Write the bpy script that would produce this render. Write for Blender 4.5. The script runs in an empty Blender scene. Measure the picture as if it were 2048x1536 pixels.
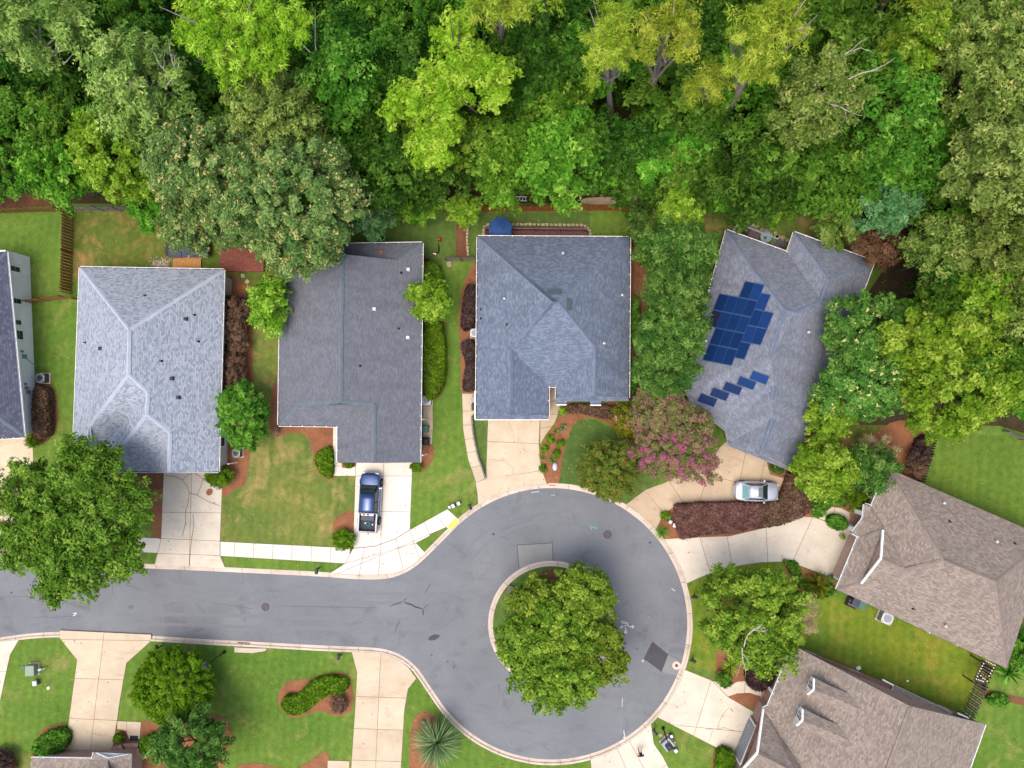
import bpy, bmesh, math, random
import numpy as np
from mathutils import Vector, Matrix, geometry
from mathutils.bvhtree import BVHTree

S = bpy.context.scene
COL = S.collection
R = math.radians

# ------------------------------------------------------------------ camera
CAM_H = 71.0            # metres above the street
FPX = 1422.0            # focal length in photo pixels (photo 2048 wide)
NADIR = (1112.0, 808.0)  # where straight-down meets the photo
_dn = Vector(((NADIR[0] - 1024) / FPX, -(NADIR[1] - 768) / FPX, -1)).normalized()
ROT = _dn.rotation_difference(Vector((0, 0, -1))).to_matrix()
CAM = Vector((0, 0, CAM_H))
cd = bpy.data.cameras.new('camera')
cd.sensor_width = 36.0
cd.lens = 36.0 * FPX / 2048.0
cd.clip_end = 3000
cam = bpy.data.objects.new('camera', cd)
COL.objects.link(cam)
cam.matrix_world = Matrix.Translation(CAM) @ ROT.to_4x4()
S.camera = cam

# ------------------------------------------------------------------ light
SUN_AZ = Vector((-0.55, -0.83)).normalized()   # horizontal direction towards the sun
SUN_EL = R(72)
w = bpy.data.worlds.new('World')
S.world = w
w.use_nodes = True
nt = w.node_tree
bg = nt.nodes['Background']
sky = nt.nodes.new('ShaderNodeTexSky')
sky.sky_type = 'NISHITA'
sky.sun_disc = False
sky.sun_elevation = SUN_EL
sky.sun_rotation = math.atan2(SUN_AZ.x, SUN_AZ.y)
sky.air_density = 1.0
sky.dust_density = 6.0
sky.ozone_density = 0.6
nt.links.new(sky.outputs[0], bg.inputs[0])
bg.inputs[1].default_value = 0.15
sd = bpy.data.lights.new('sun', 'SUN')
sd.energy = 0.5
sd.angle = R(60)
sd.color = (1.0, 0.96, 0.90)
sun = bpy.data.objects.new('sun', sd)
COL.objects.link(sun)
_sv = Vector((SUN_AZ.x * math.cos(SUN_EL), SUN_AZ.y * math.cos(SUN_EL), math.sin(SUN_EL)))
sun.rotation_euler = _sv.to_track_quat('Z', 'Y').to_euler()
sun.location = _sv * 120

S.view_settings.view_transform = 'Standard'
S.view_settings.look = 'None'
S.view_settings.gamma = 1.0
S.view_settings.use_curve_mapping = False
S.view_settings.exposure = 1.2
S.render.engine = 'CYCLES'
S.cycles.use_denoising = True
S.cycles.max_bounces = 4
S.cycles.diffuse_bounces = 3
S.cycles.glossy_bounces = 2
S.cycles.transmission_bounces = 2
S.cycles.transparent_max_bounces = 4
S.cycles.caustics_reflective = False
S.cycles.caustics_refractive = False

# ------------------------------------------------------------------ helpers
def P(px, py, z=0.0):
    """world point at height z that the photo shows at pixel (px, py)"""
    d = ROT @ Vector(((px - 1024) / FPX, -(py - 768) / FPX, -1))
    return CAM + d * ((z - CAM_H) / d.z)

def ray(px, py):
    return (ROT @ Vector(((px - 1024) / FPX, -(py - 768) / FPX, -1))).normalized()

def tag(o, label=None, cat=None, group=None, kind=None):
    if label: o['label'] = label
    if cat: o['category'] = cat
    if group: o['group'] = group
    if kind: o['kind'] = kind
    return o

def thing(name, label, cat, loc=(0, 0, 0), rotz=0.0, group=None):
    o = bpy.data.objects.new(name, None)
    o.empty_display_size = 0.3
    COL.objects.link(o)
    o.location = loc
    o.rotation_euler = (0, 0, rotz)
    return tag(o, label, cat, group)

def dup(root, loc, rotz, label, group=None, scale=None):
    r = root.copy()
    COL.objects.link(r)
    r.location = loc
    r.rotation_euler = (0, 0, rotz)
    if scale: r.scale = scale
    r['label'] = label
    if group: r['group'] = group
    for ch in list(root.children):
        c = ch.copy(); COL.objects.link(c); c.parent = r
        for g in list(ch.children):
            d = g.copy(); COL.objects.link(d); d.parent = c
    return r

class MB:
    """collects faces and links them as one mesh object"""
    def __init__(s):
        s.v = []; s.f = []; s.m = []
    def add(s, vs, fs, m=0):
        n = len(s.v)
        s.v += [tuple(x) for x in vs]
        s.f += [tuple(i + n for i in f) for f in fs]
        s.m += [m] * len(fs)
        return s
    def box(s, c, size, rz=0.0, m=0, taper=1.0):
        hx, hy, hz = size[0] / 2, size[1] / 2, size[2] / 2
        vs = []
        for z, k in ((-hz, 1.0), (hz, taper)):
            for x, y in ((-hx, -hy), (hx, -hy), (hx, hy), (-hx, hy)):
                x, y = x * k, y * k
                vs.append((c[0] + x * math.cos(rz) - y * math.sin(rz), c[1] + x * math.sin(rz) + y * math.cos(rz), c[2] + z))
        return s.add(vs, [(3, 2, 1, 0), (4, 5, 6, 7), (0, 1, 5, 4), (1, 2, 6, 5), (2, 3, 7, 6), (3, 0, 4, 7)], m)
    def bar(s, a, b, wd, ht, m=0, up=(0, 0, 1)):
        a = Vector(a); b = Vector(b); d = (b - a)
        if d.length < 1e-6: return s
        d.normalize(); u = Vector(up); n = d.cross(u)
        if n.length < 1e-4: n = d.cross(Vector((1, 0, 0)))
        n.normalize(); u = n.cross(d)
        n *= wd / 2; u = u * (ht / 2)
        vs = [a - n - u, a + n - u, a + n + u, a - n + u, b - n - u, b + n - u, b + n + u, b - n + u]
        return s.add(vs, [(0, 1, 2, 3), (7, 6, 5, 4), (0, 4, 5, 1), (1, 5, 6, 2), (2, 6, 7, 3), (3, 7, 4, 0)], m)
    def prism(s, poly, z0, z1, m=0, sides=True, bottom=False):
        """poly: list of (x, y); top at z1"""
        n = len(poly)
        if area(poly) < 0: poly = poly[::-1]
        tris = geometry.tessellate_polygon([[Vector((p[0], p[1], 0)) for p in poly]])
        vs = [(p[0], p[1], z1) for p in poly] + [(p[0], p[1], z0) for p in poly]
        fs = []
        for t in tris:
            a, b, c = (Vector(poly[i][:2]) for i in t)
            if (b - a).cross(c - a) < 0: t = (t[0], t[2], t[1])
            fs.append(tuple(t))
            if bottom: fs.append((t[0] + n, t[2] + n, t[1] + n))
        if sides:
            for i in range(n):
                j = (i + 1) % n
                fs.append((i, i + n, j + n, j))
        return s.add(vs, fs, m)
    def tube(s, pts, rad, seg=7, m=0, cap=True):
        pts = [Vector(p) for p in pts]
        n0 = len(s.v); rings = []
        for i, p in enumerate(pts):
            d = (pts[min(i + 1, len(pts) - 1)] - pts[max(i - 1, 0)])
            if d.length < 1e-6: d = Vector((0, 0, 1))
            d.normalize()
            a = d.cross(Vector((0, 0, 1)) if abs(d.z) < .9 else Vector((1, 0, 0))).normalized()
            b = d.cross(a)
            r = rad[i] if isinstance(rad, (list, tuple)) else rad
            rings.append([p + (a * math.cos(t) + b * math.sin(t)) * r for t in (2 * math.pi * k / seg for k in range(seg))])
        vs = [q for rg in rings for q in rg]; fs = []
        for i in range(len(pts) - 1):
            for k in range(seg):
                k2 = (k + 1) % seg
                fs.append((i * seg + k, (i + 1) * seg + k, (i + 1) * seg + k2, i * seg + k2))
        if cap:
            fs.append(tuple(range(seg)))
            fs.append(tuple((len(pts) - 1) * seg + k for k in reversed(range(seg))))
        return s.add(vs, fs, m)
    def lathe(s, c, prof, seg=20, m=0, sx=1.0, sy=1.0):
        """prof: list of (radius, z)"""
        vs = []; fs = []
        for r, z in prof:
            for k in range(seg):
                t = 2 * math.pi * k / seg
                vs.append((c[0] + r * sx * math.cos(t), c[1] + r * sy * math.sin(t), c[2] + z))
        for i in range(len(prof) - 1):
            for k in range(seg):
                k2 = (k + 1) % seg
                fs.append((i * seg + k, i * seg + k2, (i + 1) * seg + k2, (i + 1) * seg + k))
        fs.append(tuple(reversed(range(seg))))
        fs.append(tuple((len(prof) - 1) * seg + k for k in range(seg)))
        return s.add(vs, fs, m)
    def build(s, name, mats, parent=None, world=True, smooth=False, bevel=0.0):
        me = bpy.data.meshes.new(name)
        vs = s.v
        if parent is not None and world:
            L = parent.location
            if parent.rotation_euler.z:
                mi = Matrix.Rotation(-parent.rotation_euler.z, 3, 'Z')
                vs = [tuple(mi @ (Vector(v) - L)) for v in vs]
            else:
                vs = [(v[0] - L.x, v[1] - L.y, v[2] - L.z) for v in vs]
        me.from_pydata(vs, [], s.f)
        if not isinstance(mats, (list, tuple)): mats = [mats]
        for k in mats: me.materials.append(k)
        if len(mats) > 1: me.polygons.foreach_set('material_index', s.m)
        if smooth: me.polygons.foreach_set('use_smooth', [True] * len(me.polygons))
        me.update()
        o = bpy.data.objects.new(name, me)
        COL.objects.link(o)
        if parent is not None: o.parent = parent
        if bevel:
            b = o.modifiers.new('bevel', 'BEVEL'); b.width = bevel; b.segments = 2; b.limit_method = 'ANGLE'
        return o

def sub(name, mesh_obj, parent, loc, rotz=0.0):
    """another object sharing mesh_obj's mesh"""
    o = bpy.data.objects.new(name, mesh_obj.data if hasattr(mesh_obj, 'data') else mesh_obj)
    COL.objects.link(o); o.parent = parent; o.location = loc; o.rotation_euler = (0, 0, rotz)
    return o

def area(poly):
    return sum(poly[i][0] * poly[(i + 1) % len(poly)][1] - poly[(i + 1) % len(poly)][0] * poly[i][1] for i in range(len(poly))) / 2

def XY(pts, z=0.0):
    return [tuple(P(p[0], p[1], z)[:2]) for p in pts]

def smooth(pts, n=4, closed=True):
    out = []; m = len(pts)
    rng = range(m) if closed else range(m - 1)
    for i in rng:
        g = (lambda k: pts[k % m]) if closed else (lambda k: pts[max(0, min(m - 1, k))])
        p0, p1, p2, p3 = g(i - 1), g(i), g(i + 1), g(i + 2)
        for k in range(n):
            t = k / n
            out.append(tuple(0.5 * (2 * p1[a] + (p2[a] - p0[a]) * t + (2 * p0[a] - 5 * p1[a] + 4 * p2[a] - p3[a]) * t * t + (3 * p1[a] - p0[a] - 3 * p2[a] + p3[a]) * t ** 3) for a in (0, 1)))
    if not closed: out.append(tuple(pts[-1]))
    return out

def inset(poly, d):
    """offset a closed polygon inwards by d"""
    if area(poly) < 0: poly = poly[::-1]
    n = len(poly); out = []
    for i in range(n):
        p0, p1, p2 = Vector(poly[i - 1][:2]), Vector(poly[i][:2]), Vector(poly[(i + 1) % n][:2])
        e1 = (p1 - p0); e2 = (p2 - p1)
        if e1.length < 1e-5 or e2.length < 1e-5: out.append(tuple(p1)); continue
        e1.normalize(); e2.normalize()
        n1 = Vector((-e1.y, e1.x)); n2 = Vector((-e2.y, e2.x))
        b = n1 + n2
        if b.length < .2: out.append(tuple(p1 + n1 * d)); continue
        b.normalize()
        out.append(tuple(p1 + b * d / max(b.dot(n1), .35)))
    return out

def split(poly, a, b):
    """cut a polygon with the line a-b into the pieces on either side"""
    a = Vector(a[:2]); b = Vector(b[:2]); d = b - a; nrm = Vector((-d.y, d.x)).normalized()
    def half(sign):
        o = []; n = len(poly)
        for i in range(n):
            p = Vector(poly[i][:2]); q = Vector(poly[(i + 1) % n][:2])
            sp = sign * nrm.dot(p - a); sq = sign * nrm.dot(q - a)
            if sp >= 0: o.append(tuple(p))
            if sp * sq < 0: o.append(tuple(p + (q - p) * (sp / (sp - sq))))
        return o
    return [h for h in (half(1), half(-1)) if len(h) > 2 and abs(area(h)) > .15]

def inside(pt, poly):
    x, y = pt[0], pt[1]; c = False; j = len(poly) - 1
    for i in range(len(poly)):
        xi, yi = poly[i][0], poly[i][1]; xj, yj = poly[j][0], poly[j][1]
        if (yi > y) != (yj > y) and x < (xj - xi) * (y - yi) / (yj - yi) + xi: c = not c
        j = i
    return c

# ------------------------------------------------------------------ materials
KA = 0.60
def C(r, g, b, k=KA):
    f = lambda u: (u / 12.92 if u <= .04045 else ((u + .055) / 1.055) ** 2.4)
    return (f(r / 255) * k, f(g / 255) * k, f(b / 255) * k, 1)

class NT:
    def __init__(s, name, rough=.8, spec=.3, metal=0.0):
        s.m = bpy.data.materials.new(name); s.m.use_nodes = True
        s.t = s.m.node_tree; s.b = s.t.nodes['Principled BSDF']
        s.b.inputs['Roughness'].default_value = rough
        s.b.inputs['Specular IOR Level'].default_value = spec
        s.b.inputs['Metallic'].default_value = metal
    def n(s, typ, **kw):
        x = s.t.nodes.new('ShaderNode' + typ)
        for k, v in kw.items(): setattr(x, k, v)
        return x
    def l(s, a, b): s.t.links.new(a, b)
    def pos(s): return s.n('NewGeometry').outputs['Position']
    def obj(s): return s.n('TexCoord').outputs['Object']
    def scaled(s, vec, sc, rot=(0, 0, 0)):
        mp = s.n('Mapping'); mp.inputs['Scale'].default_value = sc; mp.inputs['Rotation'].default_value = rot
        s.l(vec, mp.inputs[0]); return mp.outputs[0]
    def noise(s, vec, scale, detail=4, rough=.55, dist=0.0):
        x = s.n('TexNoise'); x.inputs['Scale'].default_value = scale; x.inputs['Detail'].default_value = detail
        x.inputs['Roughness'].default_value = rough; x.inputs['Distortion'].default_value = dist
        s.l(vec, x.inputs['Vector']); return x.outputs['Fac']
    def ramp(s, fac, stops, interp='LINEAR'):
        x = s.n('ValToRGB'); r = x.color_ramp; r.interpolation = interp
        while len(r.elements) < len(stops): r.elements.new(.5)
        for e, (p, c) in zip(r.elements, stops): e.position = p; e.color = c
        s.l(fac, x.inputs[0]); return x.outputs[0]
    def mix(s, fac, a, b, mode='MIX'):
        x = s.n('Mix', data_type='RGBA', blend_type=mode)
        for i, v in ((0, fac), (6, a), (7, b)):
            if isinstance(v, (int, float)): x.inputs[i].default_value = v
            elif isinstance(v, tuple): x.inputs[i].default_value = v
            else: s.l(v, x.inputs[i])
        return x.outputs[2]
    def bump(s, h, strength=.4, dist=.03):
        x = s.n('Bump'); x.inputs['Strength'].default_value = strength; x.inputs['Distance'].default_value = dist
        s.l(h, x.inputs['Height']); s.l(x.outputs[0], s.b.inputs['Normal'])
    def color(s, c):
        if isinstance(c, tuple): s.b.inputs['Base Color'].default_value = c
        else: s.l(c, s.b.inputs['Base Color'])
        return s.m

W0 = (1, 1, 1, 1); K0 = (0, 0, 0, 1)
def G(v): return (v, v, v, 1)

def plain(name, c1, c2=None, scale=6, rough=.7, spec=.3, metal=0.0, bump=0.0):
    t = NT(name, rough, spec, metal)
    c2 = c2 or tuple([x * .8 for x in c1[:3]] + [1])
    f = t.noise(t.obj(), scale, 5)
    if bump: t.bump(f, bump, .02)
    return t.color(t.ramp(f, [(.3, c2), (.7, c1)]))

def grass(name, c1, c2, tan, tan_amt=.3, big=.10, bump=.5):
    t = NT(name, .9, .1); p = t.pos()
    a = t.noise(p, big, 5, .6, .3); b = t.noise(p, 1.6, 6, .7); f = t.noise(p, 14, 3, .7)
    pa = t.noise(p, .32, 6, .68, .8)
    col = t.mix(t.ramp(a, [(.35, K0), (.65, W0)]), c1, c2)
    col = t.mix(t.ramp(pa, [(.74 - tan_amt * .5, K0), (.92 - tan_amt * .4, W0)]), col, tan)
    col = t.mix(.55, col, t.ramp(b, [(.28, G(.45)), (.75, G(1.3))]), 'MULTIPLY')
    col = t.mix(.6, col, t.ramp(f, [(.25, G(.5)), (.75, G(1.35))]), 'MULTIPLY')
    wd_ = t.noise(p, 2.6, 4, .75, .3)
    col = t.mix(t.ramp(wd_, [(.64, K0), (.76, G(.5))]), col, tan)
    mow = t.n('TexWave', wave_type='BANDS'); mow.inputs['Scale'].default_value = .36; mow.inputs['Distortion'].default_value = 1.6; mow.inputs['Detail'].default_value = 2; t.l(t.scaled(p, (1, .35, 1), (0, 0, .2)), mow.inputs['Vector'])
    col = t.mix(.16, col, t.ramp(mow.outputs['Fac'], [(.3, G(.7)), (.7, G(1.15))]), 'MULTIPLY')
    t.bump(f, bump, .08)
    return t.color(col)

def concrete(name, c1, c2, stain, amt=.25):
    t = NT(name, .85, .25); p = t.pos()
    a = t.noise(p, .5, 6, .6); b = t.noise(p, 9, 5, .7); s_ = t.noise(t.scaled(p, (.5, 1.6, 1)), .7, 6, .65, .6)
    col = t.ramp(a, [(.3, c2), (.7, c1)])
    col = t.mix(t.ramp(s_, [(.55, K0), (.8, G(amt * 2.2))]), col, stain)
    rn = t.n('ObjectInfo').outputs['Random']
    col = t.mix(.5, col, t.ramp(rn, [(0, G(.86)), (1, G(1.08))]), 'MULTIPLY')
    col = t.mix(.35, col, t.ramp(b, [(.3, G(.75)), (.7, G(1.15))]), 'MULTIPLY')
    t.bump(b, .25, .01)
    return t.color(col)

def shingle(name, cs, wd=.34, ht=.15, contrast=.8, stain=None, stain_amt=.0, vary=.5):
    """asphalt shingles laid out along the slope in UV metres"""
    t = NT(name, .9, .15)
    uv = t.n('UVMap').outputs[0]
    br = t.n('TexBrick'); br.offset = .5; br.squash = 1.0
    br.inputs['Scale'].default_value = 1.0
    br.inputs['Brick Width'].default_value = wd; br.inputs['Row Height'].default_value = ht
    br.inputs['Mortar Size'].default_value = ht * .12; br.inputs['Mortar Smooth'].default_value = .3
    br.inputs['Bias'].default_value = 0
    br.inputs['Color1'].default_value = K0; br.inputs['Color2'].default_value = W0; br.inputs['Mortar'].default_value = G(.0)
    t.l(uv, br.inputs['Vector'])
    col = t.ramp(br.outputs['Color'], [(0.0, cs[0]), (.5, cs[1]), (1.0, cs[2])])
    col = t.mix(1 - contrast, col, cs[1])
    mid = t.noise(uv, 1.1, 5, .65)
    col = t.mix(vary, col, t.ramp(mid, [(.3, G(.78)), (.7, G(1.18))]), 'MULTIPLY')
    fine = t.noise(uv, 26, 2, .6)
    col = t.mix(.45, col, t.ramp(fine, [(.3, G(.72)), (.7, G(1.25))]), 'MULTIPLY')
    if stain:
        st = t.noise(t.scaled(uv, (1.0, .22, 1)), .9, 5, .6)
        col = t.mix(t.ramp(st, [(.5, K0), (.75, G(stain_amt))]), col, stain)
    t.bump(br.outputs['Fac'], -.5, .015) if False else t.bump(br.outputs['Color'], .35, .02)
    return t.color(col)

def leafm(name, dark, mid, light, accent=None, frac=.0, trans=.35, hue=.03):
    m = bpy.data.materials.new(name); m.use_nodes = True
    t = m.node_tree; t.nodes.clear()
    out = t.nodes.new('ShaderNodeOutputMaterial')
    at = t.nodes.new('ShaderNodeAttribute'); at.attribute_name = 'tone'
    rp = t.nodes.new('ShaderNodeValToRGB'); e = rp.color_ramp
    stops = [(0, dark), (.5, mid), (.93, light)]
    if accent:
        k = 1 - frac
        stops = [(0, dark), (.5 * k, mid), (max(.5 * k + .01, k - .02), light), (k, accent), (1, accent)]
    while len(e.elements) < len(stops): e.elements.new(.5)
    for x, (p, c) in zip(e.elements, stops): x.position = p; x.color = c
    t.links.new(at.outputs['Fac'], rp.inputs[0])
    oi = t.nodes.new('ShaderNodeObjectInfo')
    hs = t.nodes.new('ShaderNodeHueSaturation')
    mr = t.nodes.new('ShaderNodeMapRange'); mr.inputs[3].default_value = .5 - hue; mr.inputs[4].default_value = .5 + hue
    mv = t.nodes.new('ShaderNodeMapRange'); mv.inputs[3].default_value = .8; mv.inputs[4].default_value = 1.2
    t.links.new(oi.outputs['Random'], mr.inputs[0]); t.links.new(oi.outputs['Random'], mv.inputs[0])
    t.links.new(mr.outputs[0], hs.inputs['Hue']); t.links.new(mv.outputs[0], hs.inputs['Value'])
    t.links.new(rp.outputs[0], hs.inputs['Color'])
    df = t.nodes.new('ShaderNodeBsdfDiffuse'); tr = t.nodes.new('ShaderNodeBsdfTranslucent'); mx = t.nodes.new('ShaderNodeMixShader')
    gl = t.nodes.new('ShaderNodeBsdfGlossy'); gl.inputs['Roughness'].default_value = .45; mg = t.nodes.new('ShaderNodeMixShader')
    gl.inputs['Color'].default_value = (.8, .85, .9, 1)
    for n_ in (df, tr): t.links.new(hs.outputs[0], n_.inputs['Color'])
    mx.inputs[0].default_value = trans
    t.links.new(df.outputs[0], mx.inputs[1]); t.links.new(tr.outputs[0], mx.inputs[2])
    mg.inputs[0].default_value = .04
    t.links.new(mx.outputs[0], mg.inputs[1]); t.links.new(gl.outputs[0], mg.inputs[2])
    t.links.new(mg.outputs[0], out.inputs[0])
    return m

def mulchm(name, c1, c2, c3):
    t = NT(name, .95, .1); p = t.pos()
    a = t.noise(p, .6, 5, .6); b = t.noise(t.scaled(p, (1, 2.2, 1), (0, 0, .6)), 3.2, 9, .85, 1.2)
    col = t.mix(t.ramp(b, [(.36, K0), (.64, W0)]), c1, c2)
    col = t.mix(t.ramp(a, [(.42, K0), (.7, G(.85))]), col, c3)
    sp_ = t.noise(p, 7, 3, .8)
    col = t.mix(.5, col, t.ramp(sp_, [(.3, G(.6)), (.72, G(1.3))]), 'MULTIPLY')
    t.bump(b, .8, .06)
    return t.color(col)

M = {}
M['white'] = plain('white_paint', C(252, 252, 252, .8), C(238, 238, 236, .8), 2, .5)
M['cream'] = plain('cream_siding', C(226, 222, 212), C(210, 206, 198), 2, .7)
M['white_wall'] = plain('white_brick_wall', C(250, 250, 248, .82), C(236, 236, 234, .82), 1.2, .8, bump=.2)
M['brick_red'] = None
M['dark_metal'] = plain('dark_metal', C(40, 46, 52), C(28, 32, 36), 5, .5)
M['black'] = plain('black_plastic', C(32, 34, 38), C(22, 24, 28), 5, .45)
M['glass'] = plain('window_glass', C(48, 66, 74), C(30, 42, 52), 1.5, .12, .6)
M['grey_metal'] = plain('grey_metal', C(170, 176, 182), C(140, 146, 152), 5, .4)
M['light_metal'] = plain('light_metal', C(225, 228, 232), C(200, 204, 210), 4, .4)
M['green_box'] = plain('green_utility_paint', C(150, 168, 146), C(128, 148, 126), 4, .5)
M['bin_green'] = plain('green_bin_plastic', C(86, 126, 116), C(70, 108, 100), 4, .5)
M['bin_grey'] = plain('slate_bin_plastic', C(66, 74, 98), C(52, 58, 78), 4, .5)
M['wood_brown'] = plain('stained_wood', C(172, 118, 70), C(122, 80, 46), 9, .85, bump=.3)
M['wood_orange'] = plain('orange_stained_wood', C(192, 106, 54), C(150, 78, 38), 9, .85, bump=.3)
M['wood_grey'] = plain('weathered_wood', C(146, 140, 134), C(100, 94, 88), 9, .9, bump=.3)
M['wood_dark'] = plain('dark_weathered_wood', C(84, 72, 68), C(54, 46, 44), 9, .9, bump=.3)
M['wood_tan'] = plain('fresh_cedar', C(226, 168, 100), C(198, 138, 76), 7, .8, bump=.3)
M['deck_red'] = plain('red_deck_boards', C(160, 92, 76), C(126, 70, 58), 4, .8, bump=.2)
M['deck_plum'] = plain('plum_deck_boards', C(136, 98, 98), C(108, 76, 78), 4, .8, bump=.2)
M['deck_grey'] = plain('grey_deck_boards', C(110, 112, 120), C(88, 90, 98), 4, .8, bump=.2)
M['navy'] = plain('navy_canvas', C(36, 82, 142), C(28, 66, 120), 3, .8)
M['stone'] = plain('pale_stone', C(206, 190, 160), C(150, 134, 112), 5, .9, bump=.5)
M['stone_grey'] = plain('grey_stone', C(150, 148, 146), C(104, 104, 104), 5, .9, bump=.5)
M['bark'] = plain('grey_bark', C(184, 172, 162), C(132, 120, 112), 5, .95, bump=.6)
M['bark_brown'] = plain('brown_bark', C(110, 92, 78), C(72, 58, 48), 5, .95, bump=.6)
M['twig'] = plain('bleached_twig', C(222, 216, 206), C(176, 168, 158), 5, .9)
M['terracotta'] = plain('terracotta', C(176, 104, 72), C(146, 82, 56), 5, .8)

M['drive'] = concrete('pale_concrete', C(232, 222, 204), C(215, 204, 185), C(188, 164, 134), .25)
M['drive_warm'] = concrete('warm_concrete', C(222, 206, 180), C(204, 187, 160), C(186, 150, 110), .3)
M['drive_tan'] = concrete('tan_concrete', C(212, 192, 164), C(194, 172, 144), C(160, 132, 104), .35)
M['walk'] = concrete('white_concrete', C(240, 234, 222), C(226, 218, 205), C(222, 200, 172), .15)
M['kerb'] = concrete('kerb_concrete', C(228, 212, 196), C(206, 190, 174), C(170, 146, 126), .35)
M['joint'] = plain('joint_soil', C(140, 108, 88), C(104, 80, 66), 8, .95)
M['mulch'] = mulchm('pine_straw', C(146, 98, 70), C(176, 122, 88), C(128, 86, 64))
M['mulch_dark'] = mulchm('old_pine_straw', C(120, 82, 60), C(150, 104, 76), C(98, 72, 54))
M['soil'] = mulchm('forest_floor', C(62, 52, 40), C(96, 80, 60), C(52, 58, 34))
M['grass_bright'] = grass('grass_bright', C(118, 148, 60), C(98, 134, 50), C(162, 156, 92), .40)
M['grass_dull'] = grass('grass_dull', C(128, 138, 66), C(108, 132, 60), C(184, 160, 104), .46)
M['grass_patchy'] = grass('grass_patchy', C(110, 130, 52), C(98, 116, 48), C(170, 140, 86), .55)
M['grass_deep'] = grass('grass_deep', C(104, 132, 62), C(90, 118, 56), C(142, 136, 76), .34)
M['grass_lime'] = grass('grass_lime', C(136, 150, 44), C(110, 142, 48), C(170, 156, 66), .45)

def brickm(name, c1, c2, mortar):
    t = NT(name, .9, .15)
    sp = t.n('SeparateXYZ'); t.l(t.pos(), sp.inputs[0])
    ad = t.n('Math', operation='ADD'); t.l(sp.outputs[0], ad.inputs[0]); t.l(sp.outputs[1], ad.inputs[1])
    cb = t.n('CombineXYZ'); t.l(ad.outputs[0], cb.inputs[0]); t.l(sp.outputs[2], cb.inputs[1])
    br = t.n('TexBrick'); br.inputs['Scale'].default_value = 1
    br.inputs['Brick Width'].default_value = .23; br.inputs['Row Height'].default_value = .08; br.inputs['Mortar Size'].default_value = .01
    br.inputs['Color1'].default_value = c1; br.inputs['Color2'].default_value = c2; br.inputs['Mortar'].default_value = mortar
    t.l(cb.outputs[0], br.inputs['Vector'])
    t.bump(br.outputs['Fac'], -.4, .01)
    return t.color(br.outputs['Color'])
M['brick'] = brickm('pink_brick', C(196, 150, 132), C(172, 122, 106), C(214, 200, 188))
M['brick_brown'] = brickm('brown_brick', C(152, 112, 96), C(128, 92, 80), C(170, 150, 138))

def asphaltm(name, c1, c2, dark):
    t = NT(name, .85, .25); p = t.pos()
    a = t.noise(p, .16, 5, .6, .5); b = t.noise(t.scaled(p, (.5, 1.2, 1)), .7, 6, .65, .4); f = t.noise(p, 7, 6, .85)
    bl = t.noise(p, .28, 8, .74, 1.0)
    col = t.ramp(a, [(.35, c2), (.65, c1)])
    col = t.mix(t.ramp(b, [(.52, K0), (.82, G(.38))]), col, dark)
    col = t.mix(t.ramp(bl, [(.54, K0), (.74, G(.62))]), col, dark)
    col = t.mix(.5, col, t.ramp(f, [(.3, G(.72)), (.72, G(1.22))]), 'MULTIPLY')
    t.bump(f, .4, .01)
    return t.color(col)
M['asphalt'] = asphaltm('asphalt', C(131, 135, 140), C(119, 123, 129), C(93, 93, 96))
M['patch_old'] = asphaltm('pale_patch', C(146, 148, 148), C(136, 138, 138), C(116, 114, 112))
M['patch_new'] = asphaltm('dark_patch', C(88, 86, 92), C(78, 76, 82), C(64, 60, 64))
M['crack'] = plain('crack_sealant', C(72, 74, 82), C(56, 58, 64), 9, .7)
M['chalk'] = plain('white_chalk', C(226, 230, 236), C(190, 196, 204), 9, .95)
M['chalk_teal'] = plain('teal_chalk', C(120, 196, 190), C(110, 170, 170), 9, .95)
M['yellow'] = plain('yellow_tactile', C(250, 226, 112), C(240, 214, 96), 4, .7)
M['iron'] = plain('cast_iron', C(104, 96, 100), C(72, 66, 70), 12, .6, bump=.4)
M['rust'] = plain('rusty_grate', C(128, 62, 46), C(92, 44, 34), 12, .8)

M['roof1'] = shingle('roof_light', (C(136, 147, 165), C(170, 179, 191), C(188, 196, 205)), .30, .15, 1.0, vary=.3)
M['roof2'] = shingle('roof_slate', (C(102, 106, 116), C(116, 120, 130), C(128, 132, 141)), .30, .15, .7, C(92, 88, 94), .4)
M['roof3'] = shingle('roof_blue', (C(100, 112, 132), C(118, 131, 152), C(144, 157, 176)), .30, .15, .8, C(92, 98, 108), .6)
M['roof4'] = shingle('roof_bluegrey', (C(114, 120, 134), C(130, 137, 151), C(150, 157, 170)), .30, .15, .8, C(104, 104, 114), .6)
M['roof5'] = shingle('roof_brown', (C(132, 121, 112), C(154, 142, 132), C(176, 163, 152)), .30, .15, .9, C(126, 116, 112), .6)
M['roof0'] = shingle('roof_dark', (C(78, 82, 100), C(92, 96, 116), C(112, 116, 134)), .34, .24, .8)
M['cap1'] = shingle('cap_light', (C(176, 187, 202), C(186, 196, 210), C(194, 203, 216)), .5, .3, .6)
M['cap2'] = shingle('cap_slate', (C(100, 112, 122), C(112, 124, 134), C(122, 132, 142)), .5, .3, .6)
M['cap3'] = shingle('cap_blue', (C(104, 116, 136), C(120, 132, 152), C(130, 142, 160)), .5, .3, .6)
M['cap5'] = shingle('cap_brown', (C(132, 120, 112), C(148, 136, 127), C(160, 148, 138)), .5, .3, .6)

# ------------------------------------------------------------------ ground, street, kerbs
def struct(name, mb, m, smoothn=False):
    o = mb.build(name, m); o['kind'] = 'structure'; return o

_lift = [0.0]
def sheet(name, px, z, m, sm=0):
    _lift[0] += .00018; z += _lift[0]
    p = smooth(px, sm) if sm else px
    return struct(name, MB().prism(XY(p, z), z - .02, z, sides=False), m)

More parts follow.
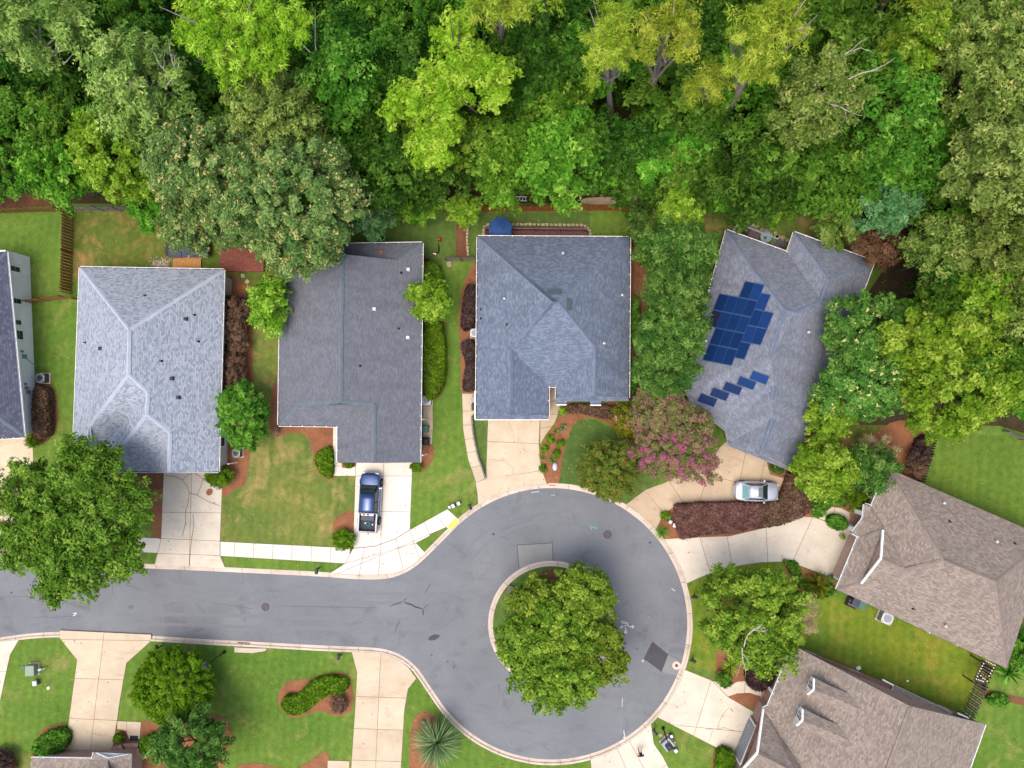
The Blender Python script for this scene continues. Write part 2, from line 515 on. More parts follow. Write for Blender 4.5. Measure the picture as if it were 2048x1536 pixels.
gm = MB(); gm.add([(-1200, -1200, -.35), (1200, -1200, -.35), (1200, 1200, -.35), (-1200, 1200, -.35)], [(0, 1, 2, 3)])
struct('ground', gm, M['grass_deep'])

CC = (1103.0, 1247.5)   # middle of the turning circle in the photo
RC = 271.5
def arc(r, a0, a1, n): return [(CC[0] + r * math.cos(R(a0 + (a1 - a0) * i / n)), CC[1] + r * math.sin(R(a0 + (a1 - a0) * i / n))) for i in range(n + 1)]
edge_up = [(-240, 1120), (-60, 1124), (0, 1127), (120, 1130), (239, 1134.5), (370, 1140), (500, 1146), (640, 1153), (700, 1157.5), (740, 1159), (775, 1157), (805, 1148), (835, 1130), (866, 1101)]
edge_lo = [(845, 1350), (828, 1329), (800, 1309), (770, 1298.5), (735, 1294.5), (696, 1293), (625, 1290), (500, 1283), (430, 1279.5), (310, 1272), (210, 1266), (120, 1264), (60, 1267), (0, 1275), (-60, 1284), (-240, 1310)]
EDGE = smooth(edge_up, 5, False) + arc(RC, -136, 144, 90) + smooth(edge_lo, 5, False)
Ew = [P(a, b, .0).to_2d() for a, b in EDGE]
def off(path, d):
    out = []
    for i, p in enumerate(path):
        t = (path[min(i + 1, len(path) - 1)] - path[max(i - 1, 0)]).normalized()
        out.append(p + Vector((-t.y, t.x)) * d)
    return out
road = MB().prism([tuple(p) for p in Ew], -.02, 0.0, sides=False)
road_o = struct('road', road, M['asphalt'])

# kerb: a flat gutter pan and a raised top, cast in lengths
def resample(path, step):
    L = [0]
    for a, b in zip(path, path[1:]): L.append(L[-1] + (b - a).length)
    n = int(L[-1] / step); out = []; j = 0
    for i in range(n + 1):
        s_ = L[-1] * i / n
        while j < len(L) - 2 and L[j + 1] < s_: j += 1
        out.append(path[j] + (path[j + 1] - path[j]) * ((s_ - L[j]) / max(L[j + 1] - L[j], 1e-6)))
    return out
def kerb(name, path, step, closed=False):
    root = None
    pts = resample(path, step / 5)
    if closed: pts[-1] = pts[0].copy()
    def ofs(d):
        o = off(pts, d)
        if closed:
            t = (pts[1] - pts[-2]).normalized(); nn = Vector((-t.y, t.x))
            o[0] = o[-1] = pts[0] + nn * d
        return o
    prof = [(0.0, 0.006), (.26, .03), (.30, .115), (.34, .135), (.50, .135), (.50, -.2)]
    lines = [ofs(d) for d, z in prof]
    base = MB()
    for i in range(len(pts) - 1):
        base.add([(*lines[0][i], -.01), (*lines[0][i + 1], -.01), (*lines[4][i + 1], -.01), (*lines[4][i], -.01)], [(3, 2, 1, 0)])
    root = struct(name, base, M['joint'])
    i = 0; g = .018
    while i < len(pts) - 1:
        e = min(i + 5, len(pts) - 1)
        mb = MB(); vs = []; fs = []
        for k in range(i, e + 1):
            for li, (d, z) in zip(lines, prof):
                p = li[k]
                if k == i: p = p + (li[k + 1] - p).normalized() * g
                if k == e: p = p + (li[k - 1] - p).normalized() * g
                vs.append((p.x, p.y, z))
        m_ = len(prof)
        for k in range(e - i):
            for q in range(m_ - 1):
                fs.append((k * m_ + q, (k + 1) * m_ + q, (k + 1) * m_ + q + 1, k * m_ + q + 1))
        mb.add(vs, [f[::-1] for f in fs])
        mb.build('kerb_stone', M['kerb'], root)
        i = e
    return root
kerb('kerb', Ew, 3.0)
isl = [P(a, b, 0).to_2d() for a, b in [(1102.5 + 126.5 * math.cos(R(a)), 1248 + 126.5 * math.sin(R(a))) for a in range(0, -361, -3)]]
kerb('island_kerb', isl, 3.0, True)

# lawns: one sheet for all the ground outside the street
ZL = .10
outer = [tuple(p) for p in off(Ew, .49)]
Xm = 240
far = [(-Xm, outer[-1][1]), (-Xm, -Xm), (Xm, -Xm), (Xm, Xm), (-Xm, Xm), (-Xm, outer[0][1])]
M['grass_side'] = grass('grass_side', C(112, 140, 52), C(98, 130, 48), C(150, 146, 78), .3)
lawn = MB().prism(outer + far, ZL - .02, ZL, sides=False)
struct('lawn', lawn, M['grass_bright'])
struct('island_lawn', MB().prism([tuple(p) for p in inset([tuple(q) for q in isl], .49)], ZL - .02, ZL + .004, sides=False), M['grass_deep'])

ZG = ZL + .004
def lawn_patch(px, m, sm=0, z=ZG): return sheet('lawn', px, z, m, sm)
lawn_patch([(-150, 420), (126, 424), (150, 590), (64, 606), (40, 600), (-150, 600)], M['grass_bright'])
lawn_patch([(148, 420), (345, 422), (530, 440), (560, 520), (540, 600), (440, 600), (440, 560), (150, 560)], M['grass_patchy'])
lawn_patch([(445, 600), (560, 590), (556, 1090), (706, 1096), (440, 1082), (450, 900)], M['grass_dull'])
lawn_patch([(440, 850), (556, 850), (668, 850), (712, 950), (706, 1097), (440, 1083)], M['grass_dull'], z=ZG + .003)
lawn_patch([(443, 1113), (690, 1127), (658, 1144), (452, 1136)], M['grass_bright'], z=ZG + .003)
lawn_patch([(760, 425), (910, 430), (912, 520), (845, 530), (750, 500)], M['grass_deep'])
lawn_patch([(935, 425), (1290, 425), (1290, 480), (935, 520)], M['grass_deep'])
lawn_patch([(1180, 424), (1262, 424), (1262, 476), (1180, 470)], M['grass_bright'], z=ZG + .003)
lawn_patch([(946, 842), (976, 842), (972, 958), (958, 905)], M['grass_deep'])
lawn_patch([(1117, 966), (1125, 915), (1140, 858), (1175, 838), (1230, 860), (1275, 905), (1320, 960), (1290, 985), (1250, 1010), (1180, 978)], M['grass_deep'], 3)
lawn_patch([(1378, 1172), (1452, 1136), (1520, 1126), (1568, 1123), (1600, 1170), (1660, 1190), (1740, 1215), (2020, 1340), (1975, 1420), (1900, 1420), (1586, 1292), (1540, 1320), (1440, 1345), (1374, 1330), (1384, 1250)], M['grass_lime'])
lawn_patch([(1850, 870), (2100, 870), (2100, 1090), (1845, 970)], M['grass_side'])
lawn_patch([(1940, 1440), (1990, 1330), (2100, 1350), (2100, 1560), (1940, 1560)], M['grass_bright'])
lawn_patch([(1400, 425), (1650, 430), (1760, 500), (1640, 500), (1430, 600), (1400, 560)], M['grass_dull'])
lawn_patch([(1600, 870), (1700, 830), (1850, 850), (1840, 960), (1780, 950), (1640, 900)], M['grass_patchy'])
lawn_patch([(1305, 1470), (1440, 1499), (1470, 1515), (1450, 1560), (1345, 1545)], M['grass_bright'])

# forest floor
ZS = ZG + .012
sheet('forest_floor', [(-400, 402), (60, 396), (130, 407), (345, 408), (700, 400), (955, 406), (1295, 408), (1400, 425), (1560, 415), (1700, 420), (1780, 520), (1700, 640), (1660, 720), (1660, 800), (1720, 850), (1850, 850), (1900, 850), (2000, 852), (2500, 1000), (2500, -700), (-400, -700)], ZS, M['soil'])
sheet('dirt_bank', [(-100, 385), (60, 388), (120, 400), (128, 408), (60, 414), (-100, 416)], ZS + .006, M['mulch_dark'], 3)
sheet('sandy_patch', [(1165, 398), (1200, 394), (1235, 394), (1262, 392), (1285, 398), (1292, 408), (1230, 409), (1170, 408)], ZS + .006, M['drive_tan'], 3)

# pine straw beds
ZM = ZG + .02
def bed(px, m='mulch', sm=3): return sheet('mulch_bed', px, ZM, M[m], sm)
bed([(66, 772), (98, 768), (112, 790), (116, 840), (105, 872), (80, 888), (60, 880)], 'mulch_dark')
bed([(445, 596), (500, 596), (506, 640), (505, 740), (514, 800), (505, 870), (492, 960), (470, 978), (440, 975), (440, 700)])
bed([(450, 556), (500, 570), (520, 590), (512, 602), (450, 600)])
bed([(316, 960), (332, 965), (334, 1010), (326, 1080), (310, 1085), (300, 1000)])
bed([(200, 930), (330, 940), (330, 975), (240, 990), (190, 960)], 'mulch_dark')
bed([(546, 770), (562, 780), (562, 850), (668, 850), (668, 955), (650, 958), (632, 940), (620, 885), (606, 868), (580, 866), (556, 872), (540, 860)])
bed([(668, 1040), (684, 1028), (708, 1024), (706, 1095), (666, 1092)], sm=2)
bed([(684, 926), (712, 926), (712, 932), (700, 937), (684, 935)], sm=0)
bed([(838, 520), (870, 545), (885, 600), (892, 700), (888, 780), (866, 800), (838, 800)], 'mulch_dark')
bed([(838, 880), (864, 888), (868, 912), (852, 938), (826, 946), (822, 926)])
bed([(960, 536), (930, 560), (918, 620), (918, 670), (922, 720), (924, 790), (960, 790)])
bed([(912, 448), (935, 446), (936, 514), (911, 514)], 'mulch_dark', 0)
bed([(1112, 806), (1122, 812), (1112, 845), (1092, 872), (1081, 895), (1080, 930), (1092, 967), (1117, 966), (1125, 915), (1138, 868), (1152, 845), (1182, 836), (1222, 850), (1246, 876), (1262, 884), (1285, 862), (1290, 800), (1256, 798), (1200, 806)])
bed([(1258, 500), (1290, 498), (1300, 600), (1290, 760), (1258, 800)])
bed([(1312, 1050), (1322, 1030), (1350, 1010), (1440, 1008), (1560, 1004), (1620, 980), (1625, 1030), (1570, 1050), (1460, 1072), (1362, 1076), (1326, 1078)], sm=2)
bed([(1560, 930), (1600, 880), (1640, 872), (1700, 900), (1780, 846), (1830, 846), (1856, 880), (1842, 970), (1790, 945), (1745, 1010), (1720, 1034), (1690, 1020), (1668, 1014), (1640, 1018), (1610, 1036), (1560, 1010), (1555, 960)])
bed([(1566, 1122), (1588, 1128), (1612, 1138), (1668, 1162), (1668, 1180), (1652, 1193), (1625, 1196), (1597, 1180), (1575, 1150)])
bed([(1432, 1322), (1438, 1366), (1462, 1372), (1500, 1358), (1545, 1350), (1560, 1310), (1500, 1290), (1440, 1300)])
bed([(1422, 1190), (1450, 1172), (1470, 1190), (1450, 1210), (1428, 1206)])
bed([(1456, 1394), (1474, 1387), (1500, 1386), (1523, 1394), (1515, 1405), (1505, 1418)], sm=2)
bed([(557, 1392), (562, 1376), (580, 1362), (620, 1358), (660, 1346), (688, 1346), (704, 1370), (706, 1412), (690, 1430), (664, 1430), (640, 1422), (616, 1428), (590, 1436), (572, 1428), (557, 1410)])
bed([(818, 1536), (822, 1460), (832, 1432), (850, 1424), (872, 1436), (880, 1480), (860, 1560), (815, 1560)])
bed([(470, 1536), (510, 1526), (560, 1536), (600, 1534), (640, 1508), (656, 1510), (655, 1580), (470, 1580)])
bed([(282, 1444), (330, 1448), (380, 1440), (420, 1430), (455, 1440), (464, 1480), (455, 1500), (420, 1560), (250, 1560), (285, 1500)])
bed([(84, 1462), (110, 1450), (133, 1452), (136, 1490), (126, 1505), (62, 1514)])
bed([(-40, 1502), (10, 1500), (30, 1516), (36, 1560), (-40, 1560)], 'mulch_dark')
bed([(226, 1470), (236, 1458), (250, 1460), (256, 1476), (248, 1500), (222, 1506)])
bed([(1428, 1500), (1446, 1500), (1434, 1560), (1418, 1560)], sm=0)
bed([(1078, 1152), (1092, 1140), (1122, 1140), (1130, 1165), (1095, 1185), (1082, 1175)], 'mulch_dark')
bed([(1560, 924), (1540, 918), (1533, 930), (1545, 948), (1568, 950)])

# ------------------------------------------------------------------ concrete
ZPB = ZG + .036
ZP = ZPB + .009
_pl = [0.0]
def paving(name, px, cuts, m, sm=0, gap=.04):
    _pl[0] += .0003; ZP = ZPB + _pl[0]
    poly = XY(smooth(px, sm) if sm else px, ZP)
    root = struct(name, MB().prism(poly, ZP - .02, ZP - .006, sides=False), M['joint'])
    pieces = [poly]
    for a, b in cuts:
        nx = []
        for q in pieces: nx += split(q, P(*a, ZP), P(*b, ZP))
        pieces = nx
    for q in pieces:
        q = inset(q, gap / 2)
        MB().prism(q, ZP - .12, ZP).build('slab', M[m], root)
    return root
K10 = RC + 10.2
paving('driveway', [(328, 930), (446, 930), (440, 1083), (440, 1111), (451, 1137), (309, 1130), (315, 1107), (322, 1078)],
       [((300, 1024), (460, 1026)), ((300, 1076), (460, 1083)), ((300, 1106), (460, 1112)), ((384, 930), (378, 1140))], 'drive')
paving('driveway', [(-150, 872), (62, 872), (66, 900), (70, 1000), (76, 1118), (-150, 1118)], [((-150, 960), (80, 962)), ((-150, 1040), (80, 1042))], 'drive_warm')
paving('pavement', [(440.5, 1083), (706, 1096.5), (690, 1127), (440.5, 1112)], [((470 + 38.5 * i, 1070), (467 + 38.5 * i, 1140)) for i in range(7)], 'walk')
paving('pavement', [(313, 1076), (322, 1078), (315, 1106), (70, 1096), (72, 1068)], [((272, 1060), (270, 1120)), ((230, 1060), (228, 1120)), ((188, 1060), (186, 1120)), ((140, 1060), (138, 1120))], 'walk')
paving('driveway', [(712, 920), (825, 920), (820, 1059), (790, 1078), (750, 1092), (706, 1096.5), (711, 950)],
       [((768, 920), (761, 1100)), ((700, 952), (830, 952)), ((700, 1022), (830, 1024))], 'walk')
paving('driveway', [(706, 1097), (750, 1092.5), (790, 1078.5), (819.5, 1060), (895, 1018), (921, 1042), (899, 1064), (893, 1054), (832, 1086), (852, 1107), (826, 1130), (803, 1143), (772, 1149), (740, 1150), (700, 1148.5), (660, 1146.5), (690, 1127)],
       [((762, 1090), (756, 1160)), ((819, 1060), (840, 1120)), ((790, 1070), (800, 1112)), ((730, 1090), (722, 1130)), ((690, 1127), (832, 1086)), ((846, 1040), (862, 1075)), ((870, 1026), (893, 1056)), ((893, 1054), (921, 1042))], 'walk')
tac = MB().prism(XY([(911, 1036), (919, 1043), (901, 1061), (894, 1053)], ZP), ZP, ZP + .012)
tac_o = thing('tactile_pad', 'yellow tactile warning pad at the end of the sidewalk ramp', 'tactile pad', P(906, 1048, ZP))
tac.build('pad', M['yellow'], tac_o)
dm = MB()
for i in range(7):
    for j in range(4):
        u, v = (i + .5) / 7, (j + .5) / 4
        a = P(911 + (894 - 911) * u + 8 * v, 1036 + (1053 - 1036) * u + 7.5 * v, ZP)
        dm.lathe((a.x, a.y, ZP + .012), [(.03, 0), (.02, .012)], 6)
dm.build('dome', M['yellow'], tac_o)['kind'] = 'stuff'
paving('path', [(666, 851), (678, 851), (678, 926), (684, 926), (684, 935), (700, 937), (711, 932), (711, 952), (665, 952)], [((660, 880), (690, 880)), ((660, 905), (690, 905)), ((660, 932), (690, 932)), ((684, 920), (684, 960))], 'walk')
paving('path', [(924, 787), (952, 787), (952, 820), (944, 832), (946, 862), (956, 908), (972, 957), (952, 965), (936, 918), (926, 858)],
       [((910, 822), (960, 822)), ((910, 850), (960, 850)), ((915, 880), (960, 876)), ((920, 908), (965, 900)), ((930, 938), (975, 928))], 'drive_warm')
paving('driveway', [(976, 832), (1080, 832), (1078, 890), (1080, 920), (1086, 946), (1094, 967.5), (1050, 972), (1010, 984), (975, 998), (956, 1013), (955, 990), (951, 965), (972, 957.5)],
       [((960, 882), (1090, 888)), ((950, 962), (1090, 940))], 'drive_warm')
paving('path', [(1096, 768), (1113, 768), (1113, 808), (1121, 812), (1110, 845), (1091, 871), (1080, 890), (1080.5, 838), (1096, 838)], [((1090, 802), (1120, 802)), ((1070, 829), (1130, 829)), ((1070, 858), (1110, 852))], 'drive_tan')
a4 = [(CC[0] + K10 * math.cos(R(a)), CC[1] + K10 * math.sin(R(a))) for a in (-58, -54, -50, -46, -42)]
paving('driveway', a4 + [(1326, 1030), (1350, 1012), (1440, 1008), (1548, 1004), (1558, 984), (1568, 956), (1540, 948), (1533, 920), (1456, 880), (1400, 930), (1330, 965), (1290, 980)],
       [((1286, 975), (1330, 1030)), ((1336, 960), (1372, 1012)), ((1432, 905), (1395, 1012)), ((1494, 890), (1470, 1012)), ((1534, 905), (1510, 1010)), ((1380, 940), (1570, 990))], 'drive_tan')
a5 = [(CC[0] + K10 * math.cos(R(a)), CC[1] + K10 * math.sin(R(a))) for a in (-37, -33, -29, -25, -21, -16.5)]
paving('driveway', a5 + [(1400, 1155), (1450, 1136), (1520, 1125), (1572, 1123), (1604, 1133), (1668, 1157), (1714, 1062), (1697, 1052), (1660, 1046), (1627, 1034), (1600, 1033), (1570, 1046), (1460, 1072), (1362, 1076)],
       [((1452, 1060), (1466, 1140)), ((1395, 1060), (1425, 1160)), ((1532, 1050), (1536, 1130)), ((1627, 1030), (1584, 1126))], 'drive')
paving('path', [(1627, 1034), (1640, 1020), (1660, 1013), (1682, 1016), (1702, 1026), (1697, 1052), (1660, 1045)], [((1669, 1010), (1669, 1050))], 'drive')
a6 = [(CC[0] + K10 * math.cos(R(a)), CC[1] + K10 * math.sin(R(a))) for a in (41.5, 36, 30, 24, 19)]
paving('driveway', [(1440, 1499), (1468, 1516), (1508, 1424), (1456, 1394), (1424, 1361)] + a6[::-1], [((1426, 1350), (1378, 1500)), ((1400, 1455), (1500, 1465))], 'drive')
paving('path', [(1424.5, 1361.5), (1456, 1371), (1476, 1363), (1498, 1361), (1530, 1376), (1524, 1394), (1500, 1386), (1474, 1387), (1456, 1393.5)], [((1490, 1350), (1490, 1400))], 'drive')
paving('driveway', [(703, 1303), (744, 1304.5), (774, 1309), (797, 1319), (818, 1336), (833, 1357), (816, 1378), (809, 1420), (806, 1470), (798, 1600), (698, 1600), (710, 1420), (714, 1345)],
       [((762, 1300), (748, 1600)), ((700, 1392), (820, 1397)), ((700, 1457), (820, 1461)), ((700, 1520), (820, 1524))], 'drive_warm')
paving('path', [(655, 1521), (699, 1522), (698, 1560), (655, 1560)], [], 'drive_warm')
paving('driveway', [(119, 1260.5), (302, 1269), (303, 1276), (299, 1285), (253, 1326), (240, 1400), (234, 1442), (222, 1512), (128, 1512), (154, 1320), (119, 1276)],
       [((210, 1250), (178, 1520)), ((110, 1279), (310, 1281)), ((120, 1356), (260, 1360)), ((120, 1436), (260, 1442))], 'drive_warm')
paving('path', [(234.5, 1442), (282, 1444), (280, 1478), (258, 1478), (252, 1462), (234, 1458)], [((253, 1430), (253, 1490))], 'drive_warm')
paving('driveway', [(-150, 1290), (0, 1283), (38, 1279), (20, 1310), (13, 1342), (0, 1402), (-150, 1420)], [((-150, 1344), (60, 1342))], 'drive')
a10 = [(CC[0] + K10 * math.cos(R(a)), CC[1] + K10 * math.sin(R(a))) for a in (45, 50, 56, 62, 68, 74)]
paving('driveway', a10 + [(1185, 1560), (1350, 1560), (1325, 1512), (1308, 1488)], [((1236, 1500), (1262, 1560)), ((1262, 1488), (1300, 1560)), ((1310, 1545), (1345, 1522))], 'drive')

# ------------------------------------------------------------------ marks on the street
def line_mark(name, paths, wd, m, parent=None, z=.006, taper=False):
    mb = MB()
    for pth in paths:
        pw = [P(a, b, z) for a, b in pth]
        for i in range(len(pw) - 1):
            a, b = pw[i], pw[i + 1]; d = (b - a).normalized(); n = Vector((-d.y, d.x, 0)) * wd / 2
            k0 = .35 if taper and i == 0 else 1; k1 = .35 if taper and i == len(pw) - 2 else 1
            mb.add([a - n * k0, a + n * k0, b + n * k1, b - n * k1], [(3, 2, 1, 0)])
    o = mb.build(name, m, road_o)
    return o
M['patch_faint'] = plain('faint_patch', C(112, 116, 124), C(104, 108, 116), 4, .9)
def road_sheet(name, px, m, z=.005, sm=0):
    return MB().prism(XY(smooth(px, sm) if sm else px, z), 0, z).build(name, m, road_o)
road_sheet('asphalt_patch', [(1034, 1090), (1105, 1086), (1106, 1121), (1070, 1127), (1038, 1136)], M['patch_old'])
road_sheet('asphalt_patch', [(1305, 1284), (1336, 1309), (1323, 1343), (1288, 1317)], M['patch_new'])
road_sheet('asphalt_patch', [(1336, 1310), (1352, 1318), (1364, 1333), (1354, 1352), (1323, 1343)], M['patch_old'], .004)
line_mark('patch_seam', [[(1034, 1090), (1105, 1086), (1106, 1121)], [(1034, 1090), (1038, 1136)]], .06, M['crack'])
line_mark('patch_seam', [[(1305, 1284), (1336, 1309), (1323, 1343), (1288, 1317), (1305, 1284)]], .05, M['crack'])
road_sheet('oil_stain', [(857, 1276), (868, 1269), (880, 1271), (872, 1279), (860, 1281)], M['patch_new'], .004, 3)
for x, y, r in ((262, 1214, 6), (257, 1165, 4), (23, 1185, 2.5), (1233, 1270, 3), (1290, 1260, 6), (1279, 1268, 7), (1275, 1298, 4), (987, 1068, 3), (1300, 1085, 3), (863, 1310, 2), (895, 1323, 2), (908, 1334, 2)):
    road_sheet('oil_stain', [(x + r * math.cos(t) * (1 + .25 * math.sin(3 * t + x)), y + r * .75 * math.sin(t)) for t in (k * .785 for k in range(8))], M['patch_new'] if r < 4 else M['patch_faint'], .003, 2)
def wob(a, b, n, k, seed):
    rnd = random.Random(seed); out = []
    for i in range(n + 1):
        t = i / n; out.append((a[0] + (b[0] - a[0]) * t + rnd.uniform(-k, k), a[1] + (b[1] - a[1]) * t + rnd.uniform(-k, k)))
    return out
line_mark('crack_seal', [wob((779, 1213), (806, 1203), 4, .8, 1), wob((806, 1203), (814, 1196), 2, .5, 2)], .10, M['crack'], taper=True)
line_mark('crack_seal', [wob((808, 1204), (846, 1219), 5, .8, 3), wob((846, 1219), (847, 1231), 2, .6, 4)], .16, M['crack'], taper=True)
line_mark('crack_seal', [wob((788, 1266), (800, 1240), 5, 1.2, 5)], .06, M['crack'], taper=True)
line_mark('crack_seal', [wob((849, 1190), (862, 1166), 4, .8, 6), wob((847, 1218), (858, 1207), 3, .6, 7)], .06, M['crack'], taper=True)
for i, (a, b) in enumerate((((0, 1194), (100, 1192)), ((60, 1236), (165, 1232)), ((250, 1168), (285, 1180)), ((225, 1165), (225, 1190)), ((420, 1205), (505, 1217)), ((560, 1211), (760, 1216)), ((905, 1320), (915, 1340)), ((1020, 1080), (1000, 1072)))):
    line_mark('crack', [wob(a, b, 7, 1.0, 30 + i)], .025, M['crack'], taper=True)
M['tyre_mark'] = plain('tyre_mark', C(125, 129, 134), C(119, 123, 128), 3, .9)
for r_, a0, a1 in ((205, -150, -60), (226, -140, -75), (238, -20, 40), (218, -10, 55), (196, 95, 150), (222, 100, 160)):
    line_mark('tyre_mark', [arc(r_, a0, a1, 24)], .3, M['tyre_mark'], z=.002)
for y_ in (1178, 1196, 1226, 1246):
    line_mark('tyre_mark', [[(x_, y_ + x_ * .014 + 2 * math.sin(x_ * .01 + y_)) for x_ in range(260, 860, 40)]], .35, M['tyre_mark'], z=.002)
# chalk survey marks
line_mark('chalk_mark', [[(1240, 1254), (1247, 1253.5)], [(1243, 1251), (1240, 1254), (1243, 1256.5)]], .09, M['chalk'])
line_mark('chalk_mark', [[(1259, 1253.5), (1268, 1253.5)], [(1264.5, 1250.5), (1268, 1253.5), (1264.5, 1256.5)]], .10, M['chalk'])
line_mark('chalk_mark', [[(1251.5, 1257), (1251.5, 1266)], [(1248.5, 1263), (1251.5, 1267), (1254.5, 1263)]], .10, M['chalk'])
line_mark('chalk_mark', [[(1243, 1241), (1244, 1245), (1247, 1246.5)], [(1246, 1242), (1249, 1243), (1247, 1246), (1250, 1247)], [(1254, 1245), (1251, 1244), (1251, 1246.5), (1253, 1248)], [(1257.5, 1246.5), (1255, 1245.5), (1254.5, 1248), (1257, 1250)]], .06, M['chalk'])
line_mark('chalk_mark', [[(1248, 1251), (1257, 1250), (1256, 1254)], [(1251, 1252), (1250, 1256)]], .05, M['chalk'])
line_mark('chalk_mark', [[(1247.5, 1461), (1250, 1478)], [(1246.5, 1474), (1250, 1479), (1254, 1473.5)]], .09, M['chalk'])
line_mark('chalk_mark', [[(1287, 1320), (1284, 1322), (1287, 1324)]], .09, M['chalk'])
line_mark('chalk_mark', [[(1183, 1060), (1181, 1052), (1196, 1058), (1192, 1054)]], .09, M['chalk_teal'])
line_mark('chalk_mark', [[(1343, 1177), (1350, 1182)]], .07, M['chalk'])
line_mark('chalk_mark', [[(146, 1227), (153, 1226), (150, 1230), (146, 1232)]], .10, M['chalk'])
line_mark('chalk_mark', [[(1063, 985), (1078, 983)], [(1104, 989), (1104, 992)], [(1108, 989), (1108, 992)]], .06, M['chalk'])
line_mark('chalk_mark', [[(1245, 1396), (1244, 1414)]], .05, M['chalk'])
def ring(px, py, r, wd, m, z=.006):
    c = P(px, py, z); mb = MB(); n = 32; vs = []; fs = []
    for i in range(n):
        t = 2 * math.pi * i / n
        vs += [(c.x + r * math.cos(t), c.y + r * math.sin(t), z), (c.x + (r + wd) * math.cos(t), c.y + (r + wd) * math.sin(t), z)]
    for i in range(n):
        j = (i + 1) % n; fs.append((2 * i, 2 * i + 1, 2 * j + 1, 2 * j))
    return mb.add(vs, fs).build('cut_ring', m, road_o)
ring(1215, 1068, .80, .03, M['patch_faint']); ring(530, 1213, .78, .03, M['patch_faint'])
def manhole(px, py, label, r=.33):
    t = thing('manhole_cover', label, 'manhole cover', P(px, py, 0), 0, 'manhole covers in the street')
    fr = MB().lathe((0, 0, 0), [(r + .08, 0), (r + .08, .012), (r, .014)], 24).build('frame', M['patch_new'], t, world=False)
    lid = MB().lathe((0, 0, .008), [(r, 0), (r, .012), (r - .03, .014), (r - .03, .010)], 24)
    for i in range(-3, 4):
        L = math.sqrt(max(.01, (r - .05) ** 2 - (i * .085) ** 2)); lid.box((i * .085, 0, .022), (.03, 2 * L, .012))
    lid.build('lid', M['iron'], t, world=False)
manhole(1215, 1069, 'round iron manhole cover inside the teal chalk mark at the top of the circle')
manhole(531, 1214, 'round iron manhole cover in the straight street')
vb = thing('valve_cover', 'small round valve cover in a pale concrete collar by the dark patch', 'valve cover', P(1353, 1331, 0))
MB().lathe((0, 0, 0), [(.42, 0), (.40, .03), (.16, .03)], 20).build('collar', M['kerb'], vb, world=False)
MB().lathe((0, 0, .02), [(.15, 0), (.15, .02), (.12, .024)], 16).build('lid', M['rust'], vb, world=False)
# storm drain in the lower kerb
sdn = thing('storm_drain', 'rusty storm drain grate set in the lower kerb', 'storm drain', P(487, 1288, .0))
db = MB(); a, b = P(476, 1289, 0), P(500, 1290.5, 0)
dd = (b - a).normalized(); nn = Vector((-dd.y, dd.x, 0))
db.bar(a + nn * .22 + Vector((0, 0, .05)), b + nn * .22 + Vector((0, 0, .05)), .05, .05); db.bar(a - nn * .2 + Vector((0, 0, .05)), b - nn * .2 + Vector((0, 0, .05)), .05, .05)
for i in range(9):
    p = a + (b - a) * (i / 8); db.bar(p + nn * .22 + Vector((0, 0, .05)), p - nn * .2 + Vector((0, 0, .05)), .035, .045)
db.build('grate', M['rust'], sdn)
MB().prism(XY([(476, 1285), (500, 1286.5), (500, 1294), (476, 1292.5)]), 0, .02).build('pit', M['black'], sdn)
MB().prism(XY([(469, 1294.5), (500, 1296.5), (534, 1297), (530, 1302), (505, 1306), (469, 1304.5)], .15), .05, .17).build('inlet_top', M['kerb'], sdn)
# cracks in the driveway of the light grey house
def crackline(paths, wd, m=None):
    mb = MB(); z = ZP + .004
    for pth in paths:
        pw = [P(x, y, z) for x, y in pth]
        for a, b in zip(pw, pw[1:]):
            d = (b - a).normalized(); n = Vector((-d.y, d.x, 0)) * wd / 2
            mb.add([a - n, a + n, b + n, b - n], [(3, 2, 1, 0)])
    o = mb.build('driveway_crack', m or M['joint']); o['kind'] = 'structure'
crackline([[(331, 951), (350, 953), (364, 960), (374, 972), (379, 986), (376, 1006), (371, 1024), (371, 1045), (365, 1073)], [(379, 986), (394, 990), (416, 1003), (440, 1012)], [(364, 960), (374, 951), (388, 945), (397, 951), (405, 957), (402, 972), (394, 990)], [(386, 1028), (388, 1050), (383, 1080), (380, 1110), (379, 1133)], [(405, 957), (416, 956)]], .05)
crackline([[(1018, 844), (1027, 868), (1029, 886)], [(1038, 872), (1036, 884)], [(978, 918), (1010, 922), (1025, 936), (1026, 948)]], .02)
crackline([[(1458, 1415), (1446, 1428), (1438, 1445), (1435, 1458)], [(1410, 1458), (1435, 1458), (1448, 1455), (1469, 1462)], [(1425, 1461), (1418, 1484)]], .03)
stn = MB().prism(XY(smooth([(412, 984), (418, 977), (425, 979), (424, 988), (416, 991)], 3), ZP + .004), ZP, ZP + .004)
o = stn.build('rust_stain', M['mulch']); o['kind'] = 'structure'

# ------------------------------------------------------------------ houses
M['vent_grey'] = plain('vent_grey', C(92, 106, 110), C(80, 92, 97), 5, .7)
M['gutter_bed'] = plain('gutter_shade', C(96, 92, 90), C(70, 68, 66), 6, .9)  # gutter floor coloured dark to stand for the shade inside the channel
def line_z(px, py, a, b, ze, pitch):
    """height of the roof plane rising from eave a-b that the photo shows at this pixel"""
    A, B = P(*a, ze).to_2d(), P(*b, ze).to_2d()
    d = (B - A).normalized(); z = ze
    for _ in range(25):
        q = P(px, py, z).to_2d() - A
        z = ze + pitch * abs(d.x * q.y - d.y * q.x)
    return z

